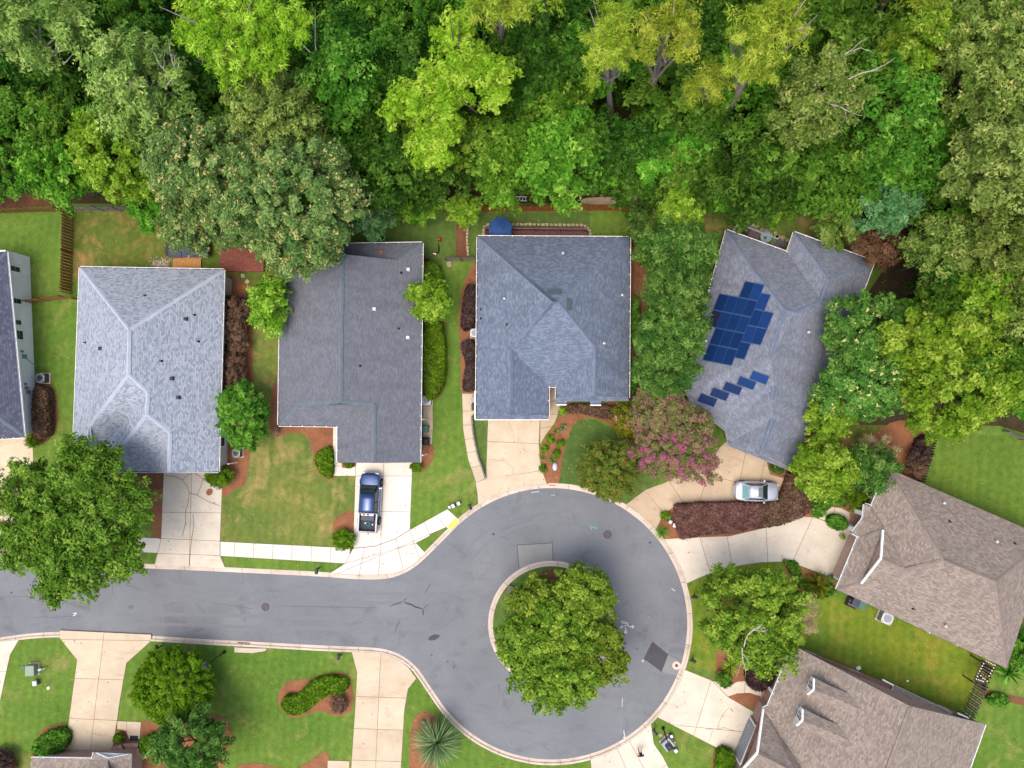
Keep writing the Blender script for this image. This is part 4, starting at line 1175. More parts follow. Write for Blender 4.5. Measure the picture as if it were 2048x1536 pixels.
# ---- solar panels
M['cell'] = None
t = NT('solar_cell', .5, .08); pp = t.obj()
br = t.n('TexBrick'); br.offset = 0; br.inputs['Scale'].default_value = 1; br.inputs['Brick Width'].default_value = .158; br.inputs['Row Height'].default_value = .158; br.inputs['Mortar Size'].default_value = .004
br.inputs['Color1'].default_value = C(20, 58, 116, .5); br.inputs['Color2'].default_value = C(24, 62, 122, .5); br.inputs['Mortar'].default_value = C(40, 84, 148, .5)
t.l(pp, br.inputs['Vector']); M['cell'] = t.color(t.mix(.8, br.outputs[0], t.ramp(t.n('ObjectInfo').outputs['Random'], [(0, G(.55)), (.7, G(.9)), (1, G(1.25))]), 'MULTIPLY'))
M['cell_dark'] = plain('solar_cell_dark', C(34, 38, 66, .7), C(28, 32, 60, .7), 3, .4, .25)
M['panel_frame'] = plain('panel_frame', C(60, 88, 140), C(50, 76, 126), 5, .4)
def panel(root, quad, dark=False):
    pts = []; ns = Vector((0, 0, 0))
    for a in quad:
        p, n = on4(*a); pts.append(p); ns += n
    n = ns.normalized(); c = sum(pts, Vector((0, 0, 0))) / 4
    # keep the panel flat on its roof plane
    pts = [p - n * (p - c).dot(n) + n * .14 for p in pts]
    lo = [p - n * .05 for p in pts]
    k = c + n * .14
    fr = MB().add(pts + lo, [(0, 1, 2, 3), (7, 6, 5, 4), (0, 4, 5, 1), (1, 5, 6, 2), (2, 6, 7, 3), (3, 7, 4, 0)]).build('solar_panel', M['panel_frame'], root)
    ins = [p + (k - p) * .035 + n * .006 for p in pts]
    ins2 = [ins[0] + (ins[3] - ins[0]) * .02, ins[1] + (ins[2] - ins[1]) * .02, ins[2] + (ins[1] - ins[2]) * .02, ins[3] + (ins[0] - ins[3]) * .02]
    ce = MB().add(ins2, [(0, 1, 2, 3)]).build('cell_sheet', M['cell_dark'] if dark else M['cell'], root)
    ce.parent = fr
    return fr
sa = thing('solar_array', 'large stepped block of dark blue solar panels on the grey roof', 'solar array', P(1470, 650, 5))
O = (1250 + 990 / 4.096, 400 + 668 / 4.096); av = (19.0, 3.75); bv = (-13.25, 32.3)
for c, r0, nr in ((-2, 1, 2), (-1, 1, 4), (0, 0, 5), (1, 0, 5), (2, .5, 4), (3, 1.5, 2)):
    for r in range(nr):
        f = lambda i, j: (O[0] + av[0] * i + bv[0] * j, O[1] + av[1] * i + bv[1] * j)
        j = r0 + r
        panel(sa, [f(c, j), f(c + 1, j), f(c + 1, j + 1), f(c, j + 1)], c == -2 and r == 1)
sb = thing('solar_array', 'diagonal row of five separate blue solar panels on the lower roof', 'solar array', P(1468, 775, 4))
for x, y in ((625, 350), (725, 302), (830, 255), (945, 210), (1050, 165)):
    x0, y0 = 1250 + x / 4.096, 700 + y / 4.096
    panel(sb, [(x0, y0), (x0 + 33, y0 + 12.2), (x0 + 25.6, y0 + 28.2), (x0 - 7.4, y0 + 16)])

# ------------------------------------------------------------------ fences
picket_mesh = {}
def fence(label, base, ht, m, pitch=.155, shadowbox=False, wd=.14, posts=2.4, lean=0, rails=True, name='fence', group=None):
    pts = [P(a, b, 0) for a, b in base]
    root = thing(name, label, 'fence', pts[0], 0, group)
    L = root.location
    key = (round(ht, 2), wd, m)
    if key not in picket_mesh:
        b = MB().box((0, 0, ht / 2), (wd, .02, ht - .05)); b.box((0, 0, ht - .01), (wd * .6, .02, .05))
        o = b.build('picket', M[m]); picket_mesh[key] = o.data; bpy.data.objects.remove(o)
    rnd = random.Random(len(label))
    for a, b in zip(pts, pts[1:]):
        d = b - a; ln = d.length; d.normalize(); n = Vector((-d.y, d.x, 0)); rz = math.atan2(d.y, d.x)
        k = int(ln / pitch)
        for i in range(k):
            q = a + d * (i + .5) * pitch
            s_ = (1 if i % 2 else -1) * .06 if shadowbox else .05
            o = sub('picket', picket_mesh[key], root, q + n * s_ - L + Vector((0, 0, ZL)), rz + rnd.uniform(-.03, .03))
            o.scale = (1, 1, 1 + rnd.uniform(-.02, .015))
        np_ = max(1, round(ln / posts))
        for i in range(np_ + 1):
            q = a + d * ln * i / np_
            MB().box((q.x, q.y, (ht + .05) / 2 + ZL), (.1, .1, ht + .05), rz).build('post', M[m], root)
        if rails:
            for z in (.35, ht * .55, ht - .3):
                MB().bar(a + Vector((0, 0, z)), b + Vector((0, 0, z)), .04, .09).build('rail', M[m], root)
    return root
fence('brown board fence along the woods behind the white house yard', [(-30, 428), (0, 427), (64, 424), (129, 423)], 1.8, 'wood_brown', .3, True)
fence('weathered grey board fence along the woods behind the pale grey house', [(150, 422.5), (210, 423), (280, 424), (352, 426)], 1.8, 'wood_grey', .3)
fence('long brown board fence dividing the two back yards at the left', [(149, 424), (147, 506), (145, 588)], 1.8, 'wood_brown', .16, True)
fence('brown board fence from the white house wall to the pale grey house', [(63, 607), (100, 602), (144, 597), (166, 601)], 1.75, 'wood_brown', .3)
fence('short dark fence between the dark shrubs and the stepping stones', [(470, 597), (514, 599)], 1.8, 'wood_dark', .2)
fence('rusty orange shadowbox fence behind the blue grey house', [(955, 423), (1010, 423.5), (1120, 422), (1200, 421), (1292, 423)], 1.75, 'wood_orange', .165, True)
fence('orange fence stub between the blue grey house and the tall evergreens', [(1258, 503), (1292, 505)], 1.75, 'wood_orange', .17)
fence('weathered grey picket fence beside the sunken straw strip', [(893, 521), (925, 523), (957, 522)], 1.5, 'wood_grey', .18)
fence('dark fence panel at the corner of the slate house', [(846, 522), (870, 526)], 1.6, 'black', .18)
gt = fence('dark open gate leaning out of the fence by the slate house', [(871, 527), (883, 537)], 1.6, 'wood_dark', .18, name='gate'); gt['category'] = 'gate'
fence('black picket fence behind the dark shrubs at the right lawn', [(1859, 872), (1846, 916), (1834, 960)], 1.4, 'wood_dark', .26)
fence('low grey board fence at the right edge of the lawn', [(2004, 862), (2036, 878), (2060, 890)], 1.2, 'wood_grey', .2)
fence('weathered fence between the two brown houses', [(1949, 1365), (1923, 1427)], 1.8, 'wood_grey', .24, True)
ar = fence('dark fence with a slatted arbour and string lights by the brown house corner', [(1963, 1324), (1949, 1364)], 1.8, 'wood_dark', .24, True)
# string lights on the arbour
sl = thing('string_lights', 'string of small white bulbs over the arbour at the brown house', 'string lights', P(1965, 1345, 1.9))
M['bulb'] = plain('white_bulb', C(255, 248, 226, .8), None, 3, .3)
bl0 = MB().lathe((0, 0, 0), [(.02, -.06), (.06, -.03), (.06, .02), (.02, .06)], 8).build('bulb', M['bulb'], sl, world=False, smooth=True)
wires = MB(); first = True
for pth in ([(1967, 1327), (1962, 1337), (1957, 1347), (1953, 1358)], [(1990, 1330), (1984, 1341), (1978, 1352), (1970, 1372)], [(1953, 1358), (1962, 1361), (1970, 1365)], [(1957, 1347), (1966, 1356), (1973, 1360)], [(1973, 1322), (1982, 1327), (1990, 1332)]):
    w_ = [P(*a, 1.95) for a in pth]; wires.tube(w_, .012, 4)
    for a, b in zip(w_, w_[1:]):
        for t_ in (0, .5):
            q = a + (b - a) * t_ - sl.location
            if first: bl0.location = q; first = False
            else: sub('bulb', bl0, sl, q)
wires.build('wire', M['black'], sl)
ab = thing('arbour', 'weathered wooden arbour slats over the path at the brown house corner', 'arbour', P(1968, 1345, 0))
for i in range(8):
    t_ = i / 7; a = (1962 + (1945 - 1962) * t_, 1323 + 42 * t_); b = (a[0] + 26, a[1] + 11)
    MB().bar(P(*a, 1.86), P(*b, 1.86), .12, .06).build('slat', M['wood_dark'], ab)
for a in ((1962, 1323), (1946, 1364), (1986, 1334), (1971, 1374)):
    q = P(*a, 1.8); MB().box((q.x, q.y, .95), (.1, .1, 1.8)).build('post', M['wood_dark'], ab)
# stone edging and small walls
def stones(name, label, cat, path, m, size=.3, ht=.14, n=None, sm=4):
    pw = [P(a, b, 0).to_2d() for a, b in (smooth(path, sm, False) if sm else path)]
    rs = resample(pw, size)
    root = thing(name, label, cat, (rs[0].x, rs[0].y, 0)); rnd = random.Random(len(path) * 7 + len(label))
    for a, b in zip(rs, rs[1:]):
        c = (a + b) / 2; d = b - a
        x = MB().box((c.x, c.y, ht / 2 + ZL), (d.length * rnd.uniform(.82, .96), size * rnd.uniform(.62, .85), ht * rnd.uniform(.85, 1.2)), math.atan2(d.y, d.x) + rnd.uniform(-.12, .12), taper=.86)
        x.build('stone', m, root)
    return root
stones('stone_edging', 'curved tan stone edging of the straw strip behind the blue grey house', 'stone edging', [(937, 513), (935, 485), (936, 455), (944, 436), (957, 424)], M['stone'], .34, .2)
stones('stone_edging', 'tan stone edging around the plum deck', 'stone edging', [(968, 474), (968, 453), (975, 450.5), (1060, 450.5), (1172, 452), (1173, 459), (1181, 460), (1180, 474)], M['stone'], .42, .25, sm=0)
stones('retaining_wall', 'low grey stone wall curving along the side walk of the blue grey house', 'retaining wall', [(945, 833), (947, 862), (956, 908), (964, 932), (972, 956)], M['stone_grey'], .26, .45)
MB_ = None
st = thing('stone_path', 'tan flagstones laid along the rear deck of the solar house', 'flagstones', P(1535, 470, ZG))
rnd = random.Random(3)
for i, (x, y) in enumerate(((1494, 446), (1505, 452), (1514, 455), (1523, 461), (1532, 463), (1540, 470), (1550, 466), (1556, 474), (1565, 476), (1552, 473), (1574, 481), (1562, 484))):
    k = rnd.randint(5, 7); r = rnd.uniform(4.2, 6)
    MB().prism(XY([(x + r * math.cos(2 * math.pi * j / k + i) * rnd.uniform(.8, 1.1), y + r * .8 * math.sin(2 * math.pi * j / k + i) * rnd.uniform(.8, 1.1)) for j in range(k)]), ZG - .02, ZG + .05).build('flagstone', M['stone'], st)
ss = thing('stepping_stones', 'square pavers set in the soil beside the red deck', 'stepping stones', P(487, 560, ZG))
for x, y, a in ((487, 552, .05), (496, 564, .75), (505, 578, .1), (470, 553, .1)):
    c = P(x, y, 0); MB().box((c.x, c.y, ZM + .02), (.38, .38, .07), a).build('paver', M['stone'] if x != 470 else M['terracotta'], ss)
wr = MB(); rnd = random.Random(8)
for i in range(260):
    x, y = rnd.gauss(323, 10), rnd.gauss(528, 6)
    c = P(x, y, 0); s_ = rnd.uniform(.05, .13); wr.box((c.x, c.y, ZG + s_ * .3), (s_, s_ * .8, s_ * .6), rnd.uniform(0, 3), taper=.7)
o = wr.build('white_gravel', M['kerb']); tag(o, 'scatter of white gravel behind the pale grey house', 'gravel', kind='stuff')

# ------------------------------------------------------------------ decks and yard furniture
def deck(label, quad, z, m, along, pitch=.15, rail=None, name='deck'):
    """boards clipped to a four-cornered area; along: 0 boards run p0->p1, 1 boards run p0->p3"""
    q = [P(a, b, z) for a, b in quad]
    root = thing(name, label, 'deck', (q[0].x, q[0].y, 0))
    a0, a1, b0, b1 = (q[0], q[1], q[3], q[2]) if along == 0 else (q[0], q[3], q[1], q[2])
    n = int(((b0 - a0).length + (b1 - a1).length) / 2 / pitch)
    for i in range(n):
        t = (i + .5) / n; A = a0 + (b0 - a0) * t; B = a1 + (b1 - a1) * t
        MB().bar(A - Vector((0, 0, .02)), B - Vector((0, 0, .02)), pitch * .90, .04).build('board', m, root)
    MB().prism([tuple(p[:2]) for p in q], .02, z - .05).build('frame', M['wood_dark'], root)
    if rail:
        for seg in rail:
            pw = [P(a, b, z + .95) for a, b in seg]
            for A, B in zip(pw, pw[1:]):
                MB().bar(A, B, .12, .05).build('handrail', rail_m, root)
                A2 = A - Vector((0, 0, .8)); B2 = B - Vector((0, 0, .8)); MB().bar(A2, B2, .05, .06).build('handrail', rail_m, root)
                ln = (B - A).length; k = int(ln / .13); bb = MB()
                for i in range(k + 1):
                    p = A + (B - A) * i / k; bb.bar(p - Vector((0, 0, .8)), p, .03, .03)
                bb.build('baluster', rail_m2, root)['kind'] = 'stuff'
                kk = max(1, round(ln / 2.6))
                for i in range(kk + 1):
                    p = A + (B - A) * i / kk; MB().box((p.x, p.y, z / 2 + .5), (.11, .11, z + 1.02)).build('post', rail_m, root)
    return root
rail_m = M['deck_plum']; rail_m2 = M['wood_dark']
deck('plum coloured deck with a railing behind the blue grey house', [(971, 455), (1174, 457), (1175, 480), (970, 480)], .5, M['deck_plum'], 1, .15, [[(970, 456), (1172, 458)], [(970, 456), (970, 478)]])
deck('red board deck beside the pale grey house under the flowering tree', [(440, 496), (527, 498), (527, 543), (440, 543)], .35, M['deck_red'], 0, .16)
deck('fresh cedar deck below the dark hot tub', [(347, 516), (402, 514), (402, 545), (344, 545)], .25, M['wood_tan'], 1, .16)
rail_m = M['grey_metal']; rail_m2 = M['white']
deck('narrow grey deck with furniture behind the solar house', [(1475, 446), (1580, 487), (1574, 512), (1464, 468)], .45, M['deck_grey'], 0, .15, [[(1466, 466), (1475, 446), (1556, 478)]])
ht = thing('hot_tub', 'hot tub under a dark folding cover at the flowering tree', 'hot tub', P(378, 490, 0))
MB().prism(XY([(339, 470), (418, 470), (418, 513), (339, 513)]), .05, .85).build('shell', M['wood_dark'], ht)
for i in range(3):
    x = 336 + i * 27; MB().prism(inset(XY([(x, 467), (x + 27, 467), (x + 27, 515), (x, 515)], .95), .02), .86, .96, bottom=True).build('cover_panel', M['dark_slate'] if 'dark_slate' in M else M['bin_grey'], ht, bevel=.03)
# parasol
um = thing('parasol', 'navy blue parasol open over the plum deck', 'parasol', P(1001, 456, 0))
c = P(1001, 457, 2.35); rr = 25.5 * (CAM_H - 2.3) / FPX
top = Vector((c.x, c.y, 2.75)); seg = 8
def rim(k, f=1.0): 
    a = 2 * math.pi * k / seg + .25
    return Vector((c.x + rr * f * math.cos(a), c.y + rr * f * math.sin(a), 2.28 if f == 1 else 2.28 + (1 - f) * .47))
for k in range(seg):
    a, b = rim(k), rim(k + 1); mid = (a + b) / 2 + (top - (a + b) / 2) * .07
    up = MB().add([top, a, mid + Vector((0, 0, .03)), b, a - Vector((0, 0, .14)), mid - Vector((0, 0, .10)), b - Vector((0, 0, .14))], [(0, 1, 2), (0, 2, 3), (1, 4, 5, 2), (2, 5, 6, 3)])
    up.build('canopy_panel', M['navy'], um)
    MB().bar(top - Vector((0, 0, .05)), a - Vector((0, 0, .04)), .025, .025).build('rib', M['dark_metal'], um)
MB().tube([(c.x, c.y, .5), (c.x, c.y, 2.85)], .03, 8).build('pole', M['dark_metal'], um)
MB().lathe((c.x, c.y, 2.74), [(.05, 0), (.06, .05), (.02, .12)], 10).build('finial', M['navy'], um)
# furniture on the grey deck
ZD = .45
def pot(label, px, py, z, r, m, plant=None, h=.4, cat='plant pot', group=None):
    t = thing('plant_pot', label, cat, P(px, py, z), 0, group)
    MB().lathe((0, 0, 0), [(r * .65, 0), (r * .95, h * .9), (r, h * .9), (r, h), (r * .85, h), (r * .82, h * .85)], 14).build('pot', m, t, world=False)
    if plant: t['_plant'] = 1
    return t
gt_ = thing('glass_table', 'round glass table on the grey deck', 'table', P(1528, 477, ZD))
M['pale_glass'] = plain('pale_glass', C(150, 176, 176), C(130, 156, 158), 2, .1, .6)
MB().lathe((0, 0, .70), [(.02, 0), (.52, 0), (.54, .015), (.52, .03), (.02, .03)], 28).build('tabletop', M['pale_glass'], gt_, world=False)
MB().lathe((0, 0, .68), [(.53, 0), (.56, .02), (.53, .045)], 28).build('rim', M['grey_metal'], gt_, world=False)
for k in range(4):
    a = k * 1.57 + .4; MB().tube([(.12 * math.cos(a), .12 * math.sin(a), .68), (.36 * math.cos(a), .36 * math.sin(a), 0)], .02, 6).build('leg', M['dark_metal'], gt_, world=False)
vs = thing('vase', 'small blue grey vase on the round glass table', 'vase', P(1530, 476, ZD + .73))
MB().lathe((0, 0, 0), [(.06, 0), (.11, .08), (.06, .2), (.08, .24)], 12).build('body', M['bin_grey'], vs, world=False)
ra = math.atan2(-41, 103)
def seat(label, px, py, w, d, back=True, name='patio_chair', cat='chair', rz=ra):
    t = thing(name, label, cat, P(px, py, ZD), rz)
    MB().box((0, 0, .40), (w, d, .08)).build('seat', M['wood_dark'], t, world=False)
    for i in range(max(3, int(w / .12))):
        k = max(3, int(w / .12)); MB().box((-w / 2 + w * (i + .5) / k, 0, .45), (w / k * .8, d * .96, .03)).build('slat', M['wood_brown'] if False else M['wood_dark'], t, world=False)
    for x in (-1, 1):
        for y in (-1, 1): MB().box((x * (w / 2 - .05), y * (d / 2 - .05), .18), (.06, .06, .36)).build('leg', M['wood_dark'], t, world=False)
    if back: MB().box((-w / 2 + .04, 0, .68), (.06, d, .5)).build('backrest', M['wood_dark'], t, world=False)
    return t
seat('dark slatted chair beside the pot on the grey deck', 1490, 464, .6, .6)
lt = thing('coffee_table', 'dark rectangular table on the grey deck', 'table', P(1507, 471, ZD), ra)
M['plum_top'] = plain('plum_table_top', C(104, 88, 90), C(86, 72, 76), 3, .5)
MB().box((0, 0, .42), (1.25, .82, .05)).build('tabletop', M['plum_top'], lt, world=False)
fb = MB()
for x, y, sx, sy in ((0, .4, 1.3, .07), (0, -.4, 1.3, .07), (.62, 0, .07, .8), (-.62, 0, .07, .8)): fb.box((x, y, .44), (sx, sy, .07))
fb.build('frame', M['black'], lt, world=False)
for x in (-1, 1):
    for y in (-1, 1): MB().box((x * .57, y * .36, .2), (.06, .06, .4)).build('leg', M['black'], lt, world=False)
# ladder behind the orange fence
ld = thing('ladder', 'aluminium ladder with an orange foot lying behind the orange fence', 'ladder', P(1030, 397, .2))
for y in (393, 401): MB().bar(P(1012, y, .35), P(1054, y + .8, .35), .07, .09).build('side_rail', M['light_metal'], ld)
for i in range(7):
    x = 1015 + i * 6; MB().bar(P(x, 393, .35), P(x + .5, 401, .35), .05, .04).build('rung', M['light_metal'], ld)
MB().prism(XY([(1007, 392), (1013, 392), (1013, 401.5), (1007, 401.5)], .4), .28, .42).build('foot', M['wood_tan'], ld)
# small things in the back yard of the slate house
bk = thing('bucket', 'red bucket upside down on the lawn behind the slate house', 'bucket', P(879, 479, ZL))
M['red'] = plain('red_plastic', C(186, 44, 36), C(150, 32, 28), 4, .5)
MB().lathe((0, 0, 0), [(.24, 0), (.24, .03), (.18, .36), (.05, .38)], 16).build('body', M['red'], bk, world=False)
bw = thing('leaf_blower', 'red and white leaf blower with a black tube by the open gate', 'leaf blower', P(870, 508, ZL))
MB().box((0, 0, .16), (.42, .26, .3), .35, taper=.75).build('body', M['red'], bw, world=False, bevel=.03)
MB().box((.02, -.06, .33), (.34, .1, .06), -.3).build('cover', M['white'], bw, world=False)
p0, p1, p2, p3 = P(873, 507, .2), P(877, 505, .2), P(878, 498, .15), P(877, 488, .12)
MB().tube([p0, p1, p2, p3], [.07, .08, .07, .05], 8).build('tube', M['black'], bw)
blk = thing('stone_block', 'pale stone block on the grass by the grey picket fence', 'stone block', P(899, 529, ZL))
MB().box((0, 0, .12), (.5, .62, .24), .2, taper=.9).build('block', M['stone'], blk, world=False, bevel=.04)
dsp = thing('drain_pipe', 'short white pipe lying by the dark fence panel', 'pipe', P(852, 519, .3))
MB().tube([P(848, 519, .3), P(856, 520, .3)], .07, 8).build('pipe', M['white'], dsp)
gr = thing('kettle_grill', 'dark grill with a pale lid handle under the tree by the slate house', 'grill', P(763, 462, ZL))
MB().lathe((0, 0, .55), [(.1, 0), (.28, .12), (.30, .2), (.26, .34), (.05, .42)], 18).build('kettle', M['black'], gr, world=False, smooth=True)
for k in range(3): MB().tube([(.15 * math.cos(k * 2.1), .15 * math.sin(k * 2.1), .6), (.3 * math.cos(k * 2.1), .3 * math.sin(k * 2.1), 0)], .02, 6).build('leg', M['black'], gr, world=False)
MB().box((0, 0, .99), (.14, .14, .05)).build('handle', M['light_metal'], gr, world=False)

# ---- air conditioners, bins
def ac(label, px, py, m, s=.86, h=.85, rz=0.0):
    t = thing('air_conditioner', label, 'air conditioner', P(px, py, h).to_2d().to_3d(), rz, 'air conditioners beside the houses')
    MB().box((0, 0, .05 + ZL), (s + .2, s + .2, .1)).build('pad', M['kerb'], t, world=False)
    b = MB()
    q = s / 2
    MB().box((0, 0, h / 2 + .1), (s, s, h - .12)).build('coil_case', M['dark_metal'] if m != 'light_metal' else M['grey_metal'], t, world=False, bevel=.08)
    vb_ = MB()
    for i in range(9):
        x = -q + s * (i + .5) / 9
        for y in (-q, q): vb_.box((x, y, h / 2 + .1), (.02, .02, h - .2)); vb_.box((y, x, h / 2 + .1), (.02, .02, h - .2))
    vb_.build('louvre', M['grey_metal'], t, world=False)['kind'] = 'stuff'
    tp = MB(); n = 32; vs = []; fs = []
    for i in range(n):
        a = 2 * math.pi * (i + .5) / n; cx, cy = math.cos(a), math.sin(a)
        k = min(1 / max(abs(cx), 1e-6), 1 / max(abs(cy), 1e-6)); k = min(k, 1.22) * q
        vs += [(cx * k, cy * k, h + .03), (cx * q * .74, cy * q * .74, h + .05), (cx * k, cy * k, h - .06)]
    for i in range(n):
        j = (i + 1) % n; fs += [(3 * i, 3 * j, 3 * j + 1, 3 * i + 1), (3 * i + 2, 3 * j + 2, 3 * j, 3 * i)]
    tp.add(vs, fs).build('top_panel', M[m], t, world=False)
    MB().lathe((0, 0, h - .16), [(q * .74, 0), (q * .74, .01)], 24).build('fan_well', M['black'], t, world=False)
    fb = MB()
    for k in range(3):
        a = k * 2.09
        fb.add([(.08 * math.cos(a), .08 * math.sin(a), h - .08), (q * .66 * math.cos(a - .3), q * .66 * math.sin(a - .3), h - .10), (q * .66 * math.cos(a + .35), q * .66 * math.sin(a + .35), h - .04), (.08 * math.cos(a + .9), .08 * math.sin(a + .9), h - .05)], [(0, 1, 2, 3)])
    fb.build('fan', M['grey_metal'], t, world=False)
    gb = MB().lathe((0, 0, h - .02), [(.02, 0), (.14, .01), (.14, .03), (.02, .04)], 14)
    gb.build('hub', M['light_metal'], t, world=False)
    gr_ = MB()
    for r_ in (.3, .45, .6, .74):
        for i in range(20):
            a, b_ = 2 * math.pi * i / 20, 2 * math.pi * (i + 1) / 20
            gr_.bar((q * r_ * math.cos(a), q * r_ * math.sin(a), h + .04), (q * r_ * math.cos(b_), q * r_ * math.sin(b_), h + .04), .012, .012)
    gr_.build('grille', M['grey_metal'], t, world=False)['kind'] = 'stuff'
    return t
ac('slate grey air conditioner against the white wall at the left', 80, 756, 'grey_metal', .95, .9)
ac('air conditioner under the round tree beside the pale grey house', 472, 906, 'grey_metal', .82, .8)
ac('pale air conditioner at the right wall of the slate house', 853, 801, 'light_metal', .86, .8)
ac('white air conditioner half under the eave of the blue grey house', 949, 666, 'light_metal', .82, .75)
ac('white air conditioner on the lawn side of the brown house', 1775, 1237, 'light_metal', 1.05, 1.0, math.atan2(-.42, 1))
def bin_(label, px, py, m, rz=0.0, s=(.6, .7, 1.0)):
    t = thing('wheelie_bin', label, 'bin', P(px, py, s[2]).to_2d().to_3d(), rz, 'rubbish bins beside the houses')
    MB().box((0, 0, s[2] * .47 + ZL), (s[0] * .82, s[1] * .82, s[2] * .86), taper=1.12).build('body', M[m], t, world=False, bevel=.03)
    MB().box((0, 0, s[2] * .93 + ZL), (s[0], s[1], .07), taper=.92).build('lid', M[m], t, world=False, bevel=.03)
    MB().box((0, s[1] * .5, s[2] * .86 + ZL), (s[0] * .8, .06, .05)).build('handle', M['black'], t, world=False)
    for x in (-1, 1): MB().tube([(x * s[0] * .45, s[1] * .38, .13 + ZL), (x * s[0] * .52, s[1] * .38, .13 + ZL)], .12, 12).build('wheel', M['black'], t, world=False)
    return t
rb_ = math.atan2(-.42, 1)
bin_('teal green bin beside the eave of the slate house', 850, 858, 'bin_green', 0, (.6, .72, .9))
bin_('teal green bin at the right of a pair by the brown house', 1725, 1211, 'bin_green', rb_, (.72, .8, 1.05))
bin_('slate blue bin at the left of a pair by the brown house', 1713, 1205, 'bin_grey', rb_, (.78, .8, 1.05))
bin_('dark bin half under the eave of the blue grey house', 949, 814, 'black', 0, (.62, .7, 1.0))
bin_('pale grey bin half under the eave of the blue grey house', 949, 798, 'grey_metal', 0, (.58, .6, 1.0))
gg = thing('gas_grill', 'black covered grill at the lower end of the strip by the slate house', 'grill', P(852, 882, ZL))
MB().box((0, 0, .45), (.85, .75, .8)).build('cover', M['black'], gg, world=False, bevel=.06)
MB().box((.12, .02, .95), (.5, .6, .24), taper=.75).build('hood', M['dark_metal'], gg, world=False, bevel=.05)
paving('path', [(846, 790), (865, 788), (866, 850), (864, 888), (846, 890)], [((840, 812), (870, 812)), ((840, 838), (870, 838)), ((840, 862), (870, 862))], 'drive_tan')
fw = thing('wood_pile', 'stack of split firewood beside the bins at the brown house', 'firewood', P(1699, 1203, 0), rb_)
rnd = random.Random(5)
for i in range(5):
    for j in range(4):
        MB().tube([(-.4, -.34 + i * .17, .25 + j * .15), (.36 + rnd.uniform(-.04, .06), -.34 + i * .17, .25 + j * .15)], .075, 6).build('log', M['wood_dark'] if (i + j) % 2 else M['wood_grey'], fw, world=False)
fb = MB().box((0, 0, .16), (.9, .9, .06)); fb.build('rack', M['black'], fw, world=False)

# ---- utility boxes, mailboxes, lamps
def pedestal(label, px, py, s=.3, h=.7, m='light_metal', rz=0.0, name='utility_pedestal', group='utility pedestals on the verges'):
    t = thing(name, label, 'utility box', P(px, py, h).to_2d().to_3d(), rz, group)
    MB().box((0, 0, h / 2), (s * .9, s * .9, h)).build('body', M['bin_green'] if m != 'green_box' else M['green_box'], t, world=False)
    MB().box((0, 0, h), (s, s * 1.1, .12), taper=.85).build('cap', M[m], t, world=False, bevel=.02)
    return t
ap_ = math.atan2(9, 16)
pedestal('white topped utility pedestal nearest the mailbox above the tactile pad', 917, 1007, .36, .6, rz=ap_)
pedestal('white topped utility pedestal in the middle of three above the tactile pad', 906, 1012, .38, .7, rz=ap_)
pedestal('small pale utility pedestal touching the sidewalk corner', 899, 1014.5, .28, .5, 'light_metal', rz=ap_)
pedestal('blue topped utility pedestal at the end of the purple hedge', 1341, 1044, .34, .7, rz=-.6)
pedestal('round topped cream utility pedestal against the purple hedge', 1350, 1051, .36, .55, 'white', rz=-.2)
pedestal('tiny white utility pedestal by the green shrub at the purple hedge', 1338.5, 1035.5, .2, .5, 'white')
pedestal('blue grey utility pedestal below the green transformer at the left', 69, 1367, .5, .6, 'light_metal', rz=.2)
pedestal('white utility pedestal beside the black lamp post', 1343, 1473, .26, .6, 'white', rz=.5)
pedestal('square white utility pedestal below the grey transformer', 1352, 1502, .36, .5, 'light_metal', rz=.6)
pedestal('green capped utility pedestal in the straw bed of the spiky palm', 846, 1445, .3, .5, 'green_box')
def lid(label, px, py, s, m, rz=0):
    t = thing('utility_cover', label, 'utility cover', P(px, py, ZL), rz, 'utility covers in the grass')
    MB().box((0, 0, .02), (s, s * .8, .05)).build('lid', M[m], t, world=False, bevel=.02)
    MB().box((0, 0, .05), (s * .7, s * .5, .012)).build('plate', M[m], t, world=False)
lid('small green utility cover in the left lawn', 45, 1335, .42, 'bin_green', .2)
lid('small white utility cover low in the left lawn', 97, 1376, .3, 'white', .6)
lid('pale square utility cover beside the bottom mailbox', 1321, 1470.5, .36, 'stone', .5)
lid('white utility cover in the lawn between the brown houses', 1717, 1336, .4, 'white', .4)
lid('tiny white utility cover near the eave spout between the brown houses', 1815, 1362, .2, 'white', .4)
def transformer(label, px, py, m, rz, s=(1.0, 1.0, .8)):
    t = thing('transformer_box', label, 'transformer', P(px, py, s[2] * .6).to_2d().to_3d(), rz)
    MB().box((0, 0, .06 + ZL), (s[0] + .15, s[1] + .15, .12)).build('pad', M['kerb'], t, world=False)
    MB().box((0, 0, s[2] / 2 + .1), (s[0], s[1], s[2])).build('cabinet', M[m], t, world=False, bevel=.03)
    MB().box((0, 0, s[2] + .12), (s[0] + .04, s[1] + .04, .07), taper=.94).build('lid', M[m], t, world=False, bevel=.02)
    MB().box((0, -s[1] / 2 - .01, s[2] * .5), (s[0] * .8, .03, s[2] * .6)).build('door', M[m], t, world=False)
transformer('square green transformer box on the left lawn', 65, 1339, 'green_box', .05, (.95, 1.05, .75))
transformer('pale grey transformer box under the black lantern', 1335, 1486, 'grey_metal', -.85, (.95, 1.0, .7))
transformer('green utility box half hidden by the spiky palm', 861, 1463, 'green_box', .5, (.6, .9, .7))
lp_ = thing('marker_post', 'pale green cable marker leaning by the green transformer', 'marker post', P(80, 1340, 0))
MB().tube([P(78, 1341, .1), P(91, 1336, .9)], .08, 8).build('post', M['green_box'], lp_)
MB().tube([P(78, 1340, .5), P(80, 1339.3, .62)], .12, 8).build('collar', M['white'], lp_)
